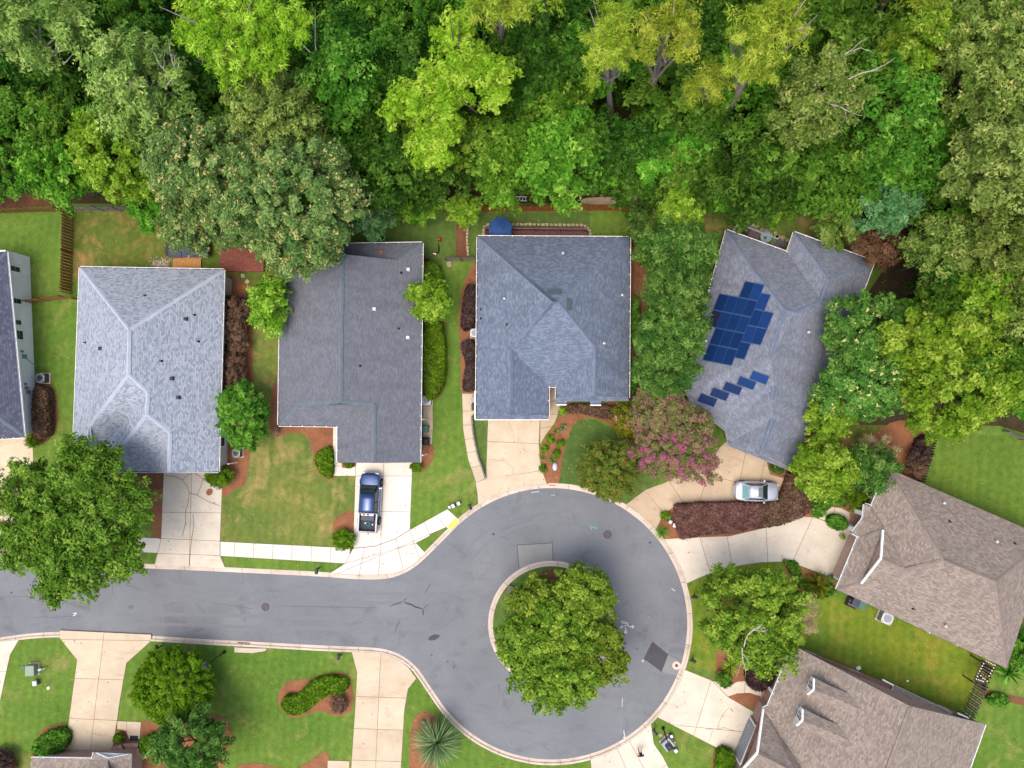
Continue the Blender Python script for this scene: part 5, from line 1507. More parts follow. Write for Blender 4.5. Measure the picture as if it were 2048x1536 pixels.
def mailbox(label, px, py, rz):
    c = P(px, py, 1.1)
    t = thing('mailbox', label, 'mailbox', (c.x, c.y, 0), rz, 'black mailboxes along the kerb')
    MB().box((-.12, 0, .55), (.10, .10, 1.1)).build('post', M['dark_metal'], t, world=False)
    MB().bar((-.28, 0, .95), (.22, 0, .95), .07, .07).build('arm', M['dark_metal'], t, world=False)
    b = MB(); n = 9; vs = []
    for x in (-.28, .28):
        for k in range(n):
            a = math.pi * k / (n - 1); vs.append((x, .13 * math.cos(a), 1.17 + .13 * math.sin(a)))
        vs += [(x, -.13, 1.0), (x, .13, 1.0)]
    k2 = n + 2
    fs = [tuple(range(k2)), tuple(range(2 * k2 - 1, k2 - 1, -1))] + [(i, k2 + i, k2 + (i + 1) % k2, (i + 1) % k2) for i in range(k2)]
    b.add(vs, fs).build('box', M['mail'], t, world=False)
    MB().box((.285, 0, 1.13), (.015, .24, .22)).build('door', M['dark_metal'], t, world=False)
    MB().box((.1, -.145, 1.24), (.05, .02, .16)).build('flag', M['red'], t, world=False)
M['mail'] = plain('mailbox_paint', C(52, 58, 70), C(40, 46, 56), 5, .45)
mailbox('black mailbox by the kerb under the big left tree', 263, 1126.5, -1.5)
mailbox('black mailbox on the upper verge left of the truck driveway', 633, 1142, -1.6)
mailbox('black mailbox near the kerb left of the storm drain', 312, 1296, 1.4)
mailbox('black mailbox near the kerb right of the storm drain', 677, 1313, 1.5)
mailbox('black mailbox by the kerb above the yellow tactile pad', 940, 1014, -1.05)
mailbox('black mailbox in the grass below the right driveway apron', 1389, 1194.5, 3.1)
mailbox('black mailbox on the verge by the dark asphalt patch', 1386, 1322, 2.8)
mailbox('black mailbox at the bottom verge beside the person', 1310, 1464.5, 2.2)
def lamp(label, px, py, h, square):
    c = P(px, py, 0); t = thing('street_lamp', label, 'street lamp', (c.x, c.y, 0), .6 if square else 0)
    MB().lathe((0, 0, ZL), [(.16, 0), (.16, .12), (.10, .3), (.06, .4)], 12).build('base', M['black'], t, world=False)
    MB().tube([(0, 0, .3), (0, 0, h - .3)], [.065, .05], 10).build('pole', M['black'], t, world=False)
    if square:
        MB().box((0, 0, h - .1), (.42, .42, .5), taper=1.25).build('lantern', M['lens'], t, world=False)
        MB().box((0, 0, h + .22), (.62, .62, .14), taper=.35).build('cap', M['mail'], t, world=False)
        for x in (-1, 1):
            for y in (-1, 1): MB().bar((x * .21, y * .21, h - .35), (x * .27, y * .27, h + .16), .04, .04).build('bracket', M['black'], t, world=False)
    else:
        MB().lathe((0, 0, h - .3), [(.08, 0), (.2, .12), (.25, .3), (.2, .48), (.06, .58)], 16).build('globe', M['lens'], t, world=False, smooth=True)
        MB().lathe((0, 0, h + .2), [(.22, 0), (.16, .08), (.03, .16)], 14).build('cap', M['mail'], t, world=False)
M['lens'] = plain('dark_lamp_glass', C(56, 72, 110), C(44, 58, 92), 3, .15, .5)
lamp('round headed street lamp leaning over the dense round tree', 450, 1303, 3.9, False)
lamp('black square lantern street lamp over the grey transformer', 1326, 1455, 3.8, True)
rk = thing('boulder', 'pale boulder in the straw bed beside the top driveway', 'boulder', P(1110, 933, ZM))
b = MB().lathe((0, 0, 0), [(.26, -.05), (.32, .12), (.26, .3), (.1, .4), (.02, .42)], 9, sx=.85, sy=1.35)
b.build('stone', M['granite'], rk, world=False) if 'granite' in M else b.build('stone', M['light_metal'], rk, world=False)
bn = thing('bench', 'grey slatted bench on the island grass beside the trees', 'bench', P(1019, 1185, ZL), math.atan2(38, 16) + .15)
for i in range(4): MB().box((0, -.18 + i * .13, .45), (1.5, .10, .035)).build('seat_slat', M['wood_grey'], bn, world=False)
for i in range(3): MB().box((0, -.32 - i * .03, .58 + i * .13), (1.5, .03, .10)).build('back_slat', M['wood_grey'], bn, world=False)
for x in (-.65, .65):
    for y in (-.2, .2): MB().box((x, y, .22), (.06, .06, .44)).build('leg', M['dark_metal'], bn, world=False)
pot('small round pot with a lime plant before the striped porch of the brown house', 1682, 1072, ZP, .28, M['stone'], 1)
pot('round pot at the garage corner of the brown house', 1659, 1153, ZP, .3, M['stone_grey'], 1)
pot('brown pot at the tip of the straw bed by the right driveway', 1569, 1122, ZP, .26, M['terracotta'], 1)
pot('brown pot beside the shrub at the porch walk', 1633, 1030, ZP, .3, M['terracotta'], 1)
pot('small dark pot by the upper porch column', 1701, 1021, ZP, .22, M['dark_metal'], 1)
pot('lime green pot at the end of the grey deck', 1482, 458, ZD, .32, plain('lime_pot', C(190, 206, 70), C(160, 180, 60), 3, .5), 1)
pot('tan pot with a spiky plant right of the glass table', 1544, 483, ZD, .28, M['stone'], 1)
pot('pot of white flowers in the corner of the grey deck', 1569, 496, ZD, .28, M['terracotta'], 1)
# downspouts
def downspout(root, a, z0, z1, ln):
    A = P(*a, z1); mb = MB().bar(Vector((A.x, A.y, z0)), A, .09, .09)
    mb.build('downspout', M['white'], root)
downspout(h5, (1915, 1291), .1, 2.9, 1); downspout(h5, (1860, 1266), .1, 2.9, 1); downspout(h2, (845, 839), .1, 2.8, 1); downspout(h2, (845, 911), .1, 2.8, 1); downspout(h1, (456, 928), .1, 2.2, 1)
MB().bar(P(1765, 1359, 2.9), P(1788, 1371, 2.9), .12, .12).build('gutter', M['white'], h6); MB().bar(P(1788, 1371, 2.9), P(1783, 1386, 3.2), .12, .12).build('gutter', M['white'], h6)
sp = MB().bar(P(1915, 1426, 2.95), P(1937, 1436, 2.95), .12, .12); sp.build('gutter', M['white'], h6)

# ------------------------------------------------------------------ vehicles
def paint(name, c, metal=.35, rough=.28):
    t = NT(name, rough, .5, metal); t.b.inputs['Coat Weight'].default_value = .7; t.b.inputs['Coat Roughness'].default_value = .06
    return t.color(c)
M['blue_paint'] = paint('blue_car_paint', C(26, 68, 134, .52), .5)
M['silver_paint'] = paint('silver_car_paint', C(180, 186, 196, .75), .5, .3)
M['tyre'] = plain('tyre_rubber', C(34, 34, 36), C(24, 24, 26), 8, .9)
M['rim'] = plain('alloy_rim', C(190, 194, 200), C(160, 164, 170), 4, .35)
M['head'] = plain('headlight_glass', C(225, 232, 240), C(200, 208, 216), 4, .1, .6)
M['tail'] = plain('taillight_red', C(170, 28, 24), C(140, 20, 18), 4, .25)
M['wind'] = plain('windscreen', C(40, 62, 62), C(24, 42, 44), 1.2, .08, .7)
M['rearwin'] = plain('rear_window', C(120, 168, 168), C(96, 146, 148), 1.2, .08, .7)
M['bedliner'] = plain('bed_liner', C(78, 76, 80), C(60, 58, 62), 9, .8)
M['chrome'] = plain('chrome', C(220, 224, 230), C(196, 200, 206), 4, .2, .5)

def loft(secs):
    """secs: list of (x, [(y, z), ...]) with equal counts, open bottom closed by caps"""
    n = len(secs[0][1]); vs = []; fs = []
    for x, ring_ in secs: vs += [(x, y, z) for y, z in ring_]
    for i in range(len(secs) - 1):
        for k in range(n):
            j = (k + 1) % n; fs.append((i * n + k, i * n + j, (i + 1) * n + j, (i + 1) * n + k))
    fs.append(tuple(range(n))[::-1]); fs.append(tuple((len(secs) - 1) * n + k for k in range(n)))
    return MB().add(vs, fs)
def sec(w, zb, zt, crown=.03, r=.10):
    return [(-w * .93, zb), (-w, zb + .18), (-w, zt - r * 1.6), (-w * .97, zt - r * .5), (-w * .88, zt - .01), (-w * .45, zt + crown), (w * .45, zt + crown), (w * .88, zt - .01), (w * .97, zt - r * .5), (w, zt - r * 1.6), (w, zb + .18), (w * .93, zb)]
def wheel(t, x, y, r=.36, wd=.24):
    s_ = 1 if y > 0 else -1
    mb = MB(); n = 24; prof = [(r * .62, -wd / 2), (r * .92, -wd / 2), (r, -wd * .3), (r, wd * .3), (r * .92, wd / 2), (r * .62, wd / 2)]
    vs = []; fs = []
    for rr_, o_ in prof:
        for k in range(n):
            a = 2 * math.pi * k / n; vs.append((x + rr_ * math.cos(a), y + o_, r + rr_ * math.sin(a)))
    for i in range(len(prof) - 1):
        for k in range(n): fs.append((i * n + k, i * n + (k + 1) % n, (i + 1) * n + (k + 1) % n, (i + 1) * n + k))
    mb.add(vs, fs)
    w_ = mb.build('wheel', M['tyre'], t, world=False, smooth=True)
    rm = MB()
    for k in range(5):
        a = k * 1.2566; rm.bar((x, y + s_ * wd * .38, r), (x + r * .6 * math.cos(a), y + s_ * wd * .38, r + r * .6 * math.sin(a)), .07, .03, up=(0, 1, 0))
    rm.tube([(x, y - wd * .1, r), (x, y + s_ * wd * .3, r)], r * .62, 20)
    o = rm.build('rim', M['rim'], w_, world=False)

def quadpart(name, pts, m, parent, th=.012):
    pts = [Vector(p) for p in pts]
    n = (pts[1] - pts[0]).cross(pts[-1] - pts[0]).normalized()
    top = [p + n * th for p in pts]; k = len(pts)
    fs = [tuple(range(k)), tuple(range(2 * k - 1, k - 1, -1))] + [(i, i + k, (i + 1) % k + k, (i + 1) % k) for i in range(k)]
    return MB().add(top + [p - n * th for p in pts], fs).build(name, m, parent, world=False)

# blue pickup
a, b = P(742, 945, 1.0), P(735, 1064, 1.0)
ctr = (a + b) / 2
pk = thing('pickup_truck', 'blue pickup truck parked nose in on the white driveway', 'pickup truck', (ctr.x, ctr.y, ZP), math.atan2((a - b).y, (a - b).x))
hl = (a - b).length / 2
f = hl / 2.95; W = .98
X = lambda x: x * f
secs = [(X(2.95), sec(W * .72, .45, .92)), (X(2.86), sec(W * .84, .42, 1.02)), (X(2.66), sec(W * .95, .40, 1.08)), (X(2.2), sec(W, .40, 1.13, .05)), (X(1.5), sec(W, .40, 1.17, .06)), (X(1.0), sec(W, .40, 1.18, .02)), (X(-.98), sec(W, .40, 1.18, .0))]
body = loft(secs).build('body', M['blue_paint'], pk, world=False, smooth=True, bevel=.0)
# cab
cab = [(X(1.55), .84, 1.14), (X(.80), .70, 1.80), (X(-.70), .70, 1.84), (X(-.98), .80, 1.14)]
def cab_ring(x, w, z): return [(-w, z), (w, z)]
cv = []
mbc = MB()
lo = [(X(1.80), -.86, 1.13), (X(1.80), .86, 1.13), (X(-.98), .90, 1.13), (X(-.98), -.90, 1.13)]
hi = [(X(1.02), -.70, 1.78), (X(1.02), .70, 1.78), (X(-.86), .72, 1.80), (X(-.86), -.72, 1.80)]
mbc.add(lo + hi, [(0, 1, 5, 4), (1, 2, 6, 5), (2, 3, 7, 6), (3, 0, 4, 7), (4, 5, 6, 7)])
mbc.build('cab', M['black'], pk, world=False)
rf = loft([(X(1.04), [(-.66, 1.78), (-.60, 1.82), (0, 1.85), (.60, 1.82), (.66, 1.78), (0, 1.76)]), (X(.4), [(-.72, 1.80), (-.66, 1.87), (0, 1.91), (.66, 1.87), (.72, 1.80), (0, 1.77)]), (X(-.6), [(-.73, 1.81), (-.67, 1.88), (0, 1.92), (.67, 1.88), (.73, 1.81), (0, 1.77)]), (X(-.9), [(-.71, 1.80), (-.65, 1.85), (0, 1.88), (.65, 1.85), (.71, 1.80), (0, 1.77)])])
rf.build('roof', M['blue_paint'], pk, world=False, smooth=True)
quadpart('windshield', [(X(1.76), .78, 1.19), (X(1.08), .64, 1.76), (X(1.08), -.64, 1.76), (X(1.76), -.78, 1.19)][::-1], M['wind'], pk, .02)
quadpart('rear_window', [(X(-.97), -.74, 1.26), (X(-.88), -.64, 1.72), (X(-.88), .64, 1.72), (X(-.97), .74, 1.26)][::-1], M['wind'], pk, .02)
for s_ in (-1, 1):
    quadpart('side_window', [(X(1.45), s_ * .875, 1.22), (X(.2), s_ * .885, 1.22), (X(.2), s_ * .745, 1.72), (X(.98), s_ * .735, 1.72)], M['wind'], pk, .02)
    quadpart('side_window', [(X(.1), s_ * .888, 1.22), (X(-.85), s_ * .898, 1.22), (X(-.80), s_ * .755, 1.72), (X(.1), s_ * .748, 1.72)], M['wind'], pk, .02)
    for x0, x1 in ((1.45, .18), (.12, -.9)):
        d_ = quadpart('door', [(X(x0), s_ * (W + .004), .55), (X(x1), s_ * (W + .004), .55), (X(x1), s_ * (W + .004), 1.08), (X(x0), s_ * (W + .004), 1.08)], M['blue_paint'], pk, .008)
        MB().bar((X(x1 + .22), s_ * (W + .03), 1.0), (X(x1 + .06), s_ * (W + .03), 1.0), .03, .03).build('handle', M['chrome'], d_, world=False)
    mr = MB().box((X(1.5), s_ * (W + .20), 1.28), (.14, .28, .22), -s_ * .2); mr.bar((X(1.55), s_ * (W - .05), 1.22), (X(1.52), s_ * (W + .12), 1.24), .06, .05)
    mr.build('mirror', M['chrome'], pk, world=False, bevel=.03)
    MB().bar((X(1.25), s_ * (W + .06), .42), (X(-.85), s_ * (W + .06), .42), .14, .05).build('running_board', M['rim'], pk, world=False)
    MB().box((X(2.84), s_ * .64, .92), (.2, .34, .2)).build('headlight', M['head'], pk, world=False, bevel=.04)
    MB().box((X(-2.93), s_ * .9, .95), (.06, .16, .36)).build('taillight', M['tail'], pk, world=False)
    wheel(pk, X(1.95), s_ * (W - .02), .42, .28); wheel(pk, X(-1.85), s_ * (W - .02), .42, .28)
    MB().bar((X(.5), s_ * .1 + s_ * .35, 1.90), (X(-.6), s_ * .1 + s_ * .35, 1.91), .02, .012).build('roof_seam', M['black'], pk, world=False)
    MB().bar((X(2.5), s_ * .36, 1.145), (X(1.82), s_ * .40, 1.232), .025, .014).build('hood_crease', M['mail'], pk, world=False)
MB().box((X(2.93), 0, .62), (.14, 1.7, .22)).build('front_bumper', M['chrome'], pk, world=False, bevel=.05)
MB().box((X(2.92), 0, .88), (.06, .9, .26)).build('grille', M['black'], pk, world=False)
# cargo bed
M['bed_paint'] = paint('grey_blue_paint', C(92, 98, 118, .75), .4, .35)
bedm = MB(); x0, x1 = X(-1.02), X(-2.92); xm = (x0 + x1) / 2; L_ = x0 - x1
bedm.box((xm, 0, .62), (L_, 1.9, .1))
for s_ in (-1, 1): bedm.box((xm, s_ * (W - .09), .88), (L_, .17, .62))
bedm.box((x0 - .04, 0, .88), (.08, 1.62, .60)); bedm.box((x1 + .05, 0, .88), (.10, 1.62, .6))
bedm.build('cargo_bed', M['bed_paint'], pk, world=False, bevel=.025)
MB().box((xm, 0, .69), (L_ - .22, 1.58, .03)).build('bed_liner', M['bedliner'], pk, world=False)
MB().box((x1 - .02, 0, .86), (.05, 1.7, .5)).build('tailgate', M['bed_paint'], pk, world=False, bevel=.02)
MB().box((X(-3.0), 0, .52), (.16, 1.8, .2)).build('rear_bumper', M['bed_paint'], pk, world=False, bevel=.04)
MB().tube([(X(-3.05), 0, .5), (X(-3.22), 0, .5), (X(-3.24), 0, .58)], .035, 8).build('tow_hitch', M['black'], pk, world=False)
def inpk(x, y, z):
    m_ = Matrix.Rotation(pk.rotation_euler.z, 3, 'Z'); return Vector(pk.location) + m_ @ Vector((x, y, z))
tb = thing('tool_box', 'grey tool box across the cargo bed of the blue pickup', 'tool box', inpk(X(-1.55), 0, .72), pk.rotation_euler.z)
MB().box((0, 0, .22), (.42, 1.32, .42)).build('case', M['grey_metal'], tb, world=False, bevel=.02)
MB().box((0, 0, .45), (.46, 1.36, .06), taper=.96).build('lid', M['bin_grey'], tb, world=False, bevel=.02)
cr = thing('crate', 'white tray of small parts behind the cab of the blue pickup', 'tray', inpk(X(-1.18), .05, .72), pk.rotation_euler.z)
MB().box((0, 0, .25), (.24, 1.25, .34)).build('tray', M['white'], cr, world=False)
for i, m_ in enumerate(('yellow', 'red', 'white', 'black', 'light_metal', 'white')):
    MB().box((0.0, .52 - i * .2, .46), (.15, .14, .1), i * .4).build('bottle', M[m_], cr, world=False)
hs = thing('hose', 'coil of teal hose in the cargo bed of the blue pickup', 'hose', inpk(X(-2.15), -.02, .72), pk.rotation_euler.z)
M['teal'] = plain('teal_hose', C(40, 170, 196), C(30, 146, 172), 6, .5)
pts = [(.20 * math.cos(t_) * (1 + .2 * math.sin(t_ * .37)), .17 * math.sin(t_) * (1 + .15 * math.cos(t_ * .53)), .03 + .012 * t_ / 2) for t_ in (k * .4 for k in range(52))]
MB().tube(pts, .028, 6).build('coil', M['teal'], hs, world=False, smooth=True)
for lab, x, y in (('crumpled white paper at the left of the teal hose', -2.1, .3), ('crumpled white wrapper at the right of the teal hose', -2.2, -.42)):
    q = thing('litter', lab, 'litter', inpk(X(x), y, .71), .6)
    MB().lathe((0, 0, 0), [(.03, 0), (.07, .02), (.04, .06), (.01, .07)], 7, sx=1.3).build('paper', M['white'], q, world=False)

# silver sedan
a, b = P(1557, 984, .8), P(1469, 981, .8)
ctr = (a + b) / 2
se = thing('sedan', 'silver sedan with a dark sunroof parked on the tan driveway beside the purple hedge', 'car', (ctr.x, ctr.y, ZP), math.atan2((a - b).y, (a - b).x))
f = (a - b).length / 2 / 2.35; W = .93
secs = [(X(2.35), sec(W * .52, .32, .62)), (X(2.28), sec(W * .72, .28, .70)), (X(2.12), sec(W * .88, .26, .76)), (X(1.8), sec(W * .97, .24, .82, .05)), (X(1.1), sec(W, .24, .94, .05)), (X(.8), sec(W, .24, .97, .02)), (X(-1.5), sec(W, .24, 1.0, .02)), (X(-1.9), sec(W * .96, .26, .99, .03)), (X(-2.2), sec(W * .86, .30, .95, .02)), (X(-2.32), sec(W * .74, .34, .86)), (X(-2.36), sec(W * .6, .36, .74))]
loft(secs).build('body', M['silver_paint'], se, world=False, smooth=True)
lo = [(X(1.12), -.80, .95), (X(1.12), .80, .95), (X(-1.72), .76, .98), (X(-1.72), -.76, .98)]
hi = [(X(.42), -.60, 1.40), (X(.42), .60, 1.40), (X(-.98), .60, 1.41), (X(-.98), -.60, 1.41)]
MB().add(lo + hi, [(0, 1, 5, 4), (1, 2, 6, 5), (2, 3, 7, 6), (3, 0, 4, 7), (4, 5, 6, 7)]).build('cabin', M['silver_paint'], se, world=False)
rr_ = lambda w, z: [(-w, z - .05), (-w * .92, z), (0, z + .03), (w * .92, z), (w, z - .05), (0, z - .08)]
loft([(X(.46), rr_(.58, 1.42)), (X(.1), rr_(.63, 1.46)), (X(-.6), rr_(.63, 1.47)), (X(-1.0), rr_(.60, 1.43))]).build('roof', M['silver_paint'], se, world=False, smooth=True)
MB().box((X(.16), 0, 1.475), (X(.40), .86, .05)).build('sunroof', M['wind'], se, world=False, bevel=.02)
quadpart('windshield', [(X(1.08), -.72, .985), (X(1.08), .72, .985), (X(.47), .56, 1.395), (X(.47), -.56, 1.395)], M['wind'], se, .02)
quadpart('rear_window', [(X(-1.62), .66, 1.02), (X(-1.62), -.66, 1.02), (X(-1.03), -.55, 1.40), (X(-1.03), .55, 1.40)], M['rearwin'], se, .02)
for s_ in (-1, 1):
    quadpart('side_window', [(X(.85), s_ * .79, 1.0), (X(-.25), s_ * .785, 1.0), (X(-.25), s_ * .635, 1.36), (X(.42), s_ * .63, 1.36)], M['wind'], se, .02)
    quadpart('side_window', [(X(-.33), s_ * .785, 1.0), (X(-1.35), s_ * .77, 1.0), (X(-.95), s_ * .635, 1.36), (X(-.33), s_ * .635, 1.36)], M['wind'], se, .02)
    for x0, x1 in ((.95, -.25), (-.33, -1.35)):
        d_ = quadpart('door', [(X(x0), s_ * (W + .003), .40), (X(x1), s_ * (W + .003), .40), (X(x1), s_ * (W + .003), .84), (X(x0), s_ * (W + .003), .84)], M['silver_paint'], se, .006)
        MB().bar((X(x1 + .25), s_ * (W + .025), .80), (X(x1 + .08), s_ * (W + .025), .80), .025, .03).build('handle', M['chrome'], d_, world=False)
    mr = MB().box((X(.72), s_ * (W + .10), 1.0), (.14, .2, .13), -s_ * .25); mr.build('mirror', M['silver_paint'], se, world=False, bevel=.03)
    MB().box((X(2.16), s_ * .62, .68), (.22, .26, .10), -s_ * .5).build('headlight', M['head'], se, world=False, bevel=.03)
    MB().box((X(-2.24), s_ * .66, .80), (.14, .30, .12), s_ * .3).build('taillight', M['tail'], se, world=False, bevel=.02)
    wheel(se, X(1.42), s_ * (W - .08), .33, .2); wheel(se, X(-1.38), s_ * (W - .08), .33, .2)
MB().box((X(-2.02), 0, 1.01), (.04, 1.3, .02)).build('boot_seam', M['dark_metal'], se, world=False)
MB().box((X(-2.38), 0, .5), (.06, .9, .18)).build('rear_bumper', M['silver_paint'], se, world=False, bevel=.03)
MB().box((X(2.33), 0, .45), (.06, .8, .16)).build('grille', M['black'], se, world=False)

# ------------------------------------------------------------------ person
def person():
    feet = P(1279, 1498, ZP)
    t = thing('person', 'person in a black shirt and white cap standing on the bottom driveway', 'person', feet, R(-80))
    V_ = []; E_ = []; Rr = []
    def v(p, r, parent=None):
        V_.append(p); Rr.append(r)
        if parent is not None: E_.append((parent, len(V_) - 1))
        return len(V_) - 1
    pel = v((0, 0, .95), .135)
    sp1 = v((.01, 0, 1.1), .13, pel); sp2 = v((.02, 0, 1.27), .145, sp1); ch = v((.01, 0, 1.40), .13, sp2); nk = v((.02, 0, 1.50), .06, ch); hd0 = v((.04, 0, 1.57), .075, nk); hd = v((.05, 0, 1.66), .10, hd0); v((.04, 0, 1.73), .07, hd)
    nose = v((.145, 0, 1.645), .018, hd)
    for s_, st_ in ((1, .12), (-1, -.10)):
        hp = v((0, s_ * .10, .90), .10, pel); kn = v((st_ * .7, s_ * .11, .50), .065, hp); an = v((st_, s_ * .11, .09), .045, kn); v((st_ + .16, s_ * .12, .04), .04, an)
        sh = v((.0, s_ * .19, 1.40), .065, ch); el = v((-.02 + .04 * st_, s_ * .30, 1.13), .046, sh); wr_ = v((.16, s_ * .27, .98), .032, el); pm = v((.23, s_ * .26, .95), .036, wr_)
        for k, (dy, ln) in enumerate(((-.03, .055), (-.01, .07), (.01, .066), (.03, .05))):
            f1 = v((.26 + ln * .4, s_ * .26 + dy, .935), .011, pm); v((.26 + ln, s_ * .26 + dy, .905), .009, f1)
        th = v((.235, s_ * .26 - s_ * .045, .97), .012, pm); v((.27, s_ * .26 - s_ * .055, .955), .010, th)
    me = bpy.data.meshes.new('body'); me.from_pydata(V_, E_, []); me.update()
    o = bpy.data.objects.new('body', me); COL.objects.link(o)
    o.modifiers.new('skin', 'SKIN'); o.modifiers['skin'].use_smooth_shade = True
    sv = me.skin_vertices[0].data
    for i, r in enumerate(Rr): sv[i].radius = (r, r); sv[i].use_root = (i == 0)
    sb_ = o.modifiers.new('sub', 'SUBSURF'); sb_.levels = 1; sb_.render_levels = 1
    dg = bpy.context.evaluated_depsgraph_get()
    me2 = bpy.data.meshes.new_from_object(o.evaluated_get(dg))
    bpy.data.objects.remove(o)
    skin = plain('skin', C(214, 160, 130), C(200, 146, 118), 4, .6); shirt = plain('black_shirt', C(48, 46, 54), C(36, 34, 40), 6, .9); pants = plain('pale_trousers', C(206, 180, 176), C(186, 160, 158), 6, .9); shoe = M['black']; hair = plain('brown_hair', C(84, 62, 48), C(62, 46, 36), 8, .8)
    me2.materials.clear()
    for m_ in (skin, shirt, pants, shoe, hair): me2.materials.append(m_)
    for p in me2.polygons:
        c = p.center; k = 0
        arm = abs(c.y) > .215
        if c.z < .12: k = 3
        elif c.z < 1.0 and not (arm and c.x > .06): k = 2
        elif c.z < 1.49 and not (arm and c.z < 1.16): k = 1
        if c.z > 1.62 and c.x < .06: k = 4
        p.material_index = k; p.use_smooth = True
    ob = bpy.data.objects.new('body', me2); COL.objects.link(ob); ob.parent = t
    cp = MB().lathe((.045, 0, 1.69), [(.118, 0), (.118, .03), (.10, .08), (.05, .115), (.01, .12)], 16)
    cp.add([(.12, -.09, 1.70), (.25, -.06, 1.685), (.25, .06, 1.685), (.12, .09, 1.70), (.12, -.09, 1.685), (.25, -.06, 1.67), (.25, .06, 1.67), (.12, .09, 1.685)], [(0, 1, 2, 3), (7, 6, 5, 4), (0, 4, 5, 1), (1, 5, 6, 2), (2, 6, 7, 3)])
    cp.build('cap', M['white'], t, world=False, smooth=True)
    fc = MB()
    for s_ in (-1, 1): fc.lathe((.135, s_ * .035, 1.67), [(.004, -.008), (.012, 0), (.004, .008)], 8)
    fc.build('eyes', M['black'], t, world=False)
    MB().box((.14, 0, 1.60), (.02, .05, .012)).build('mouth', plain('lips', C(170, 96, 88), None, 3, .6), t, world=False)
    for s_ in (-1, 1): MB().lathe((.045, s_ * .098, 1.64), [(.01, -.03), (.025, -.01), (.025, .02), (.01, .035)], 8, sy=.5).build('ear', skin, t, world=False)
person()

# ------------------------------------------------------------------ vegetation
KL = .74
def LC(r, g, b): return C(r, g, b, KL)
def lm(n, d, m, l, acc=None, **k): M[n] = leafm(n, LC(*d), LC(*m), LC(*l), LC(*acc) if acc else None, **k)
def leafm(name, dark, mid, light, accent=None, trans=.30, hue=.012):
    m = bpy.data.materials.new(name); m.use_nodes = True
    t = m.node_tree; t.nodes.clear()
    out = t.nodes.new('ShaderNodeOutputMaterial')
    at = t.nodes.new('ShaderNodeAttribute'); at.attribute_name = 'tone'
    rp = t.nodes.new('ShaderNodeValToRGB'); e = rp.color_ramp
    stops = [(0, dark), (.45, mid), (.9, light)] + ([(.93, light), (.97, accent)] if accent else [])
    while len(e.elements) < len(stops): e.elements.new(.5)
    for x, (p, c) in zip(e.elements, stops): x.position = p; x.color = c
    t.links.new(at.outputs['Fac'], rp.inputs[0])
    oi = t.nodes.new('ShaderNodeObjectInfo'); hs = t.nodes.new('ShaderNodeHueSaturation')
    mr = t.nodes.new('ShaderNodeMapRange'); mr.inputs[3].default_value = .5 - hue; mr.inputs[4].default_value = .5 + hue
    mv = t.nodes.new('ShaderNodeMapRange'); mv.inputs[3].default_value = .85; mv.inputs[4].default_value = 1.15
    t.links.new(oi.outputs['Random'], mr.inputs[0]); t.links.new(oi.outputs['Random'], mv.inputs[0])
    t.links.new(mr.outputs[0], hs.inputs['Hue']); t.links.new(mv.outputs[0], hs.inputs['Value'])
    t.links.new(rp.outputs[0], hs.inputs['Color'])
    df = t.nodes.new('ShaderNodeBsdfDiffuse'); tr = t.nodes.new('ShaderNodeBsdfTranslucent'); mx = t.nodes.new('ShaderNodeMixShader')
    for n_ in (df, tr): t.links.new(hs.outputs[0], n_.inputs['Color'])
    mx.inputs[0].default_value = trans
    t.links.new(df.outputs[0], mx.inputs[1]); t.links.new(tr.outputs[0], mx.inputs[2])
    t.links.new(mx.outputs[0], out.inputs[0])
    return m
lm('l_dark', (30, 60, 20), (58, 98, 32), (108, 150, 58))
lm('l_mid', (44, 82, 24), (82, 130, 40), (140, 180, 74))
lm('l_vivid', (48, 92, 26), (92, 146, 40), (156, 200, 80))
lm('l_bright', (84, 130, 24), (132, 180, 44), (196, 222, 88))
lm('l_lime', (70, 114, 26), (118, 162, 44), (186, 214, 90))
lm('l_olive', (68, 92, 36), (114, 144, 62), (172, 190, 102), (196, 190, 116))
lm('l_pale', (76, 104, 46), (126, 156, 72), (192, 206, 118))
lm('l_pine', (84, 112, 28), (142, 168, 50), (204, 216, 92))
lm('l_tan', (60, 94, 48), (102, 140, 72), (154, 182, 104), (194, 186, 120))
lm('l_blue', (56, 94, 52), (90, 134, 80), (132, 170, 110))
lm('l_copper', (64, 44, 34), (104, 76, 58), (144, 110, 84))
lm('l_oak', (50, 80, 22), (96, 130, 42), (156, 182, 78))
lm('l_isl', (56, 86, 26), (106, 140, 42), (164, 188, 76), (190, 186, 70))
lm('l_pink', (74, 88, 44), (114, 126, 66), (154, 146, 92), (184, 96, 138))
lm('l_red', (66, 88, 34), (104, 124, 48), (142, 150, 66), (204, 92, 72))
lm('l_ever', (44, 76, 32), (78, 116, 48), (146, 176, 86))
lm('l_magn', (50, 92, 36), (88, 136, 56), (138, 176, 82), (204, 204, 132))
lm('l_purple', (86, 60, 56), (128, 94, 86), (164, 126, 114))
lm('l_brown', (76, 58, 48), (116, 92, 76), (156, 126, 104), (160, 136, 80))
lm('l_plum', (46, 34, 34), (82, 64, 62), (118, 96, 92))
lm('l_clip', (52, 86, 18), (92, 134, 28), (138, 176, 52))
lm('l_vari', (64, 96, 34), (108, 142, 58), (190, 200, 116))
lm('l_gardenia', (58, 82, 22), (108, 122, 32), (164, 152, 50), (226, 150, 160))
lm('l_spiky', (72, 104, 66), (118, 150, 96), (170, 190, 134))
lm('l_straw', (136, 120, 88), (180, 162, 122), (206, 190, 150))
lm('l_sago', (38, 62, 16), (74, 96, 24), (160, 160, 56))
lm('l_grass', (60, 100, 30), (96, 140, 44), (140, 176, 70))

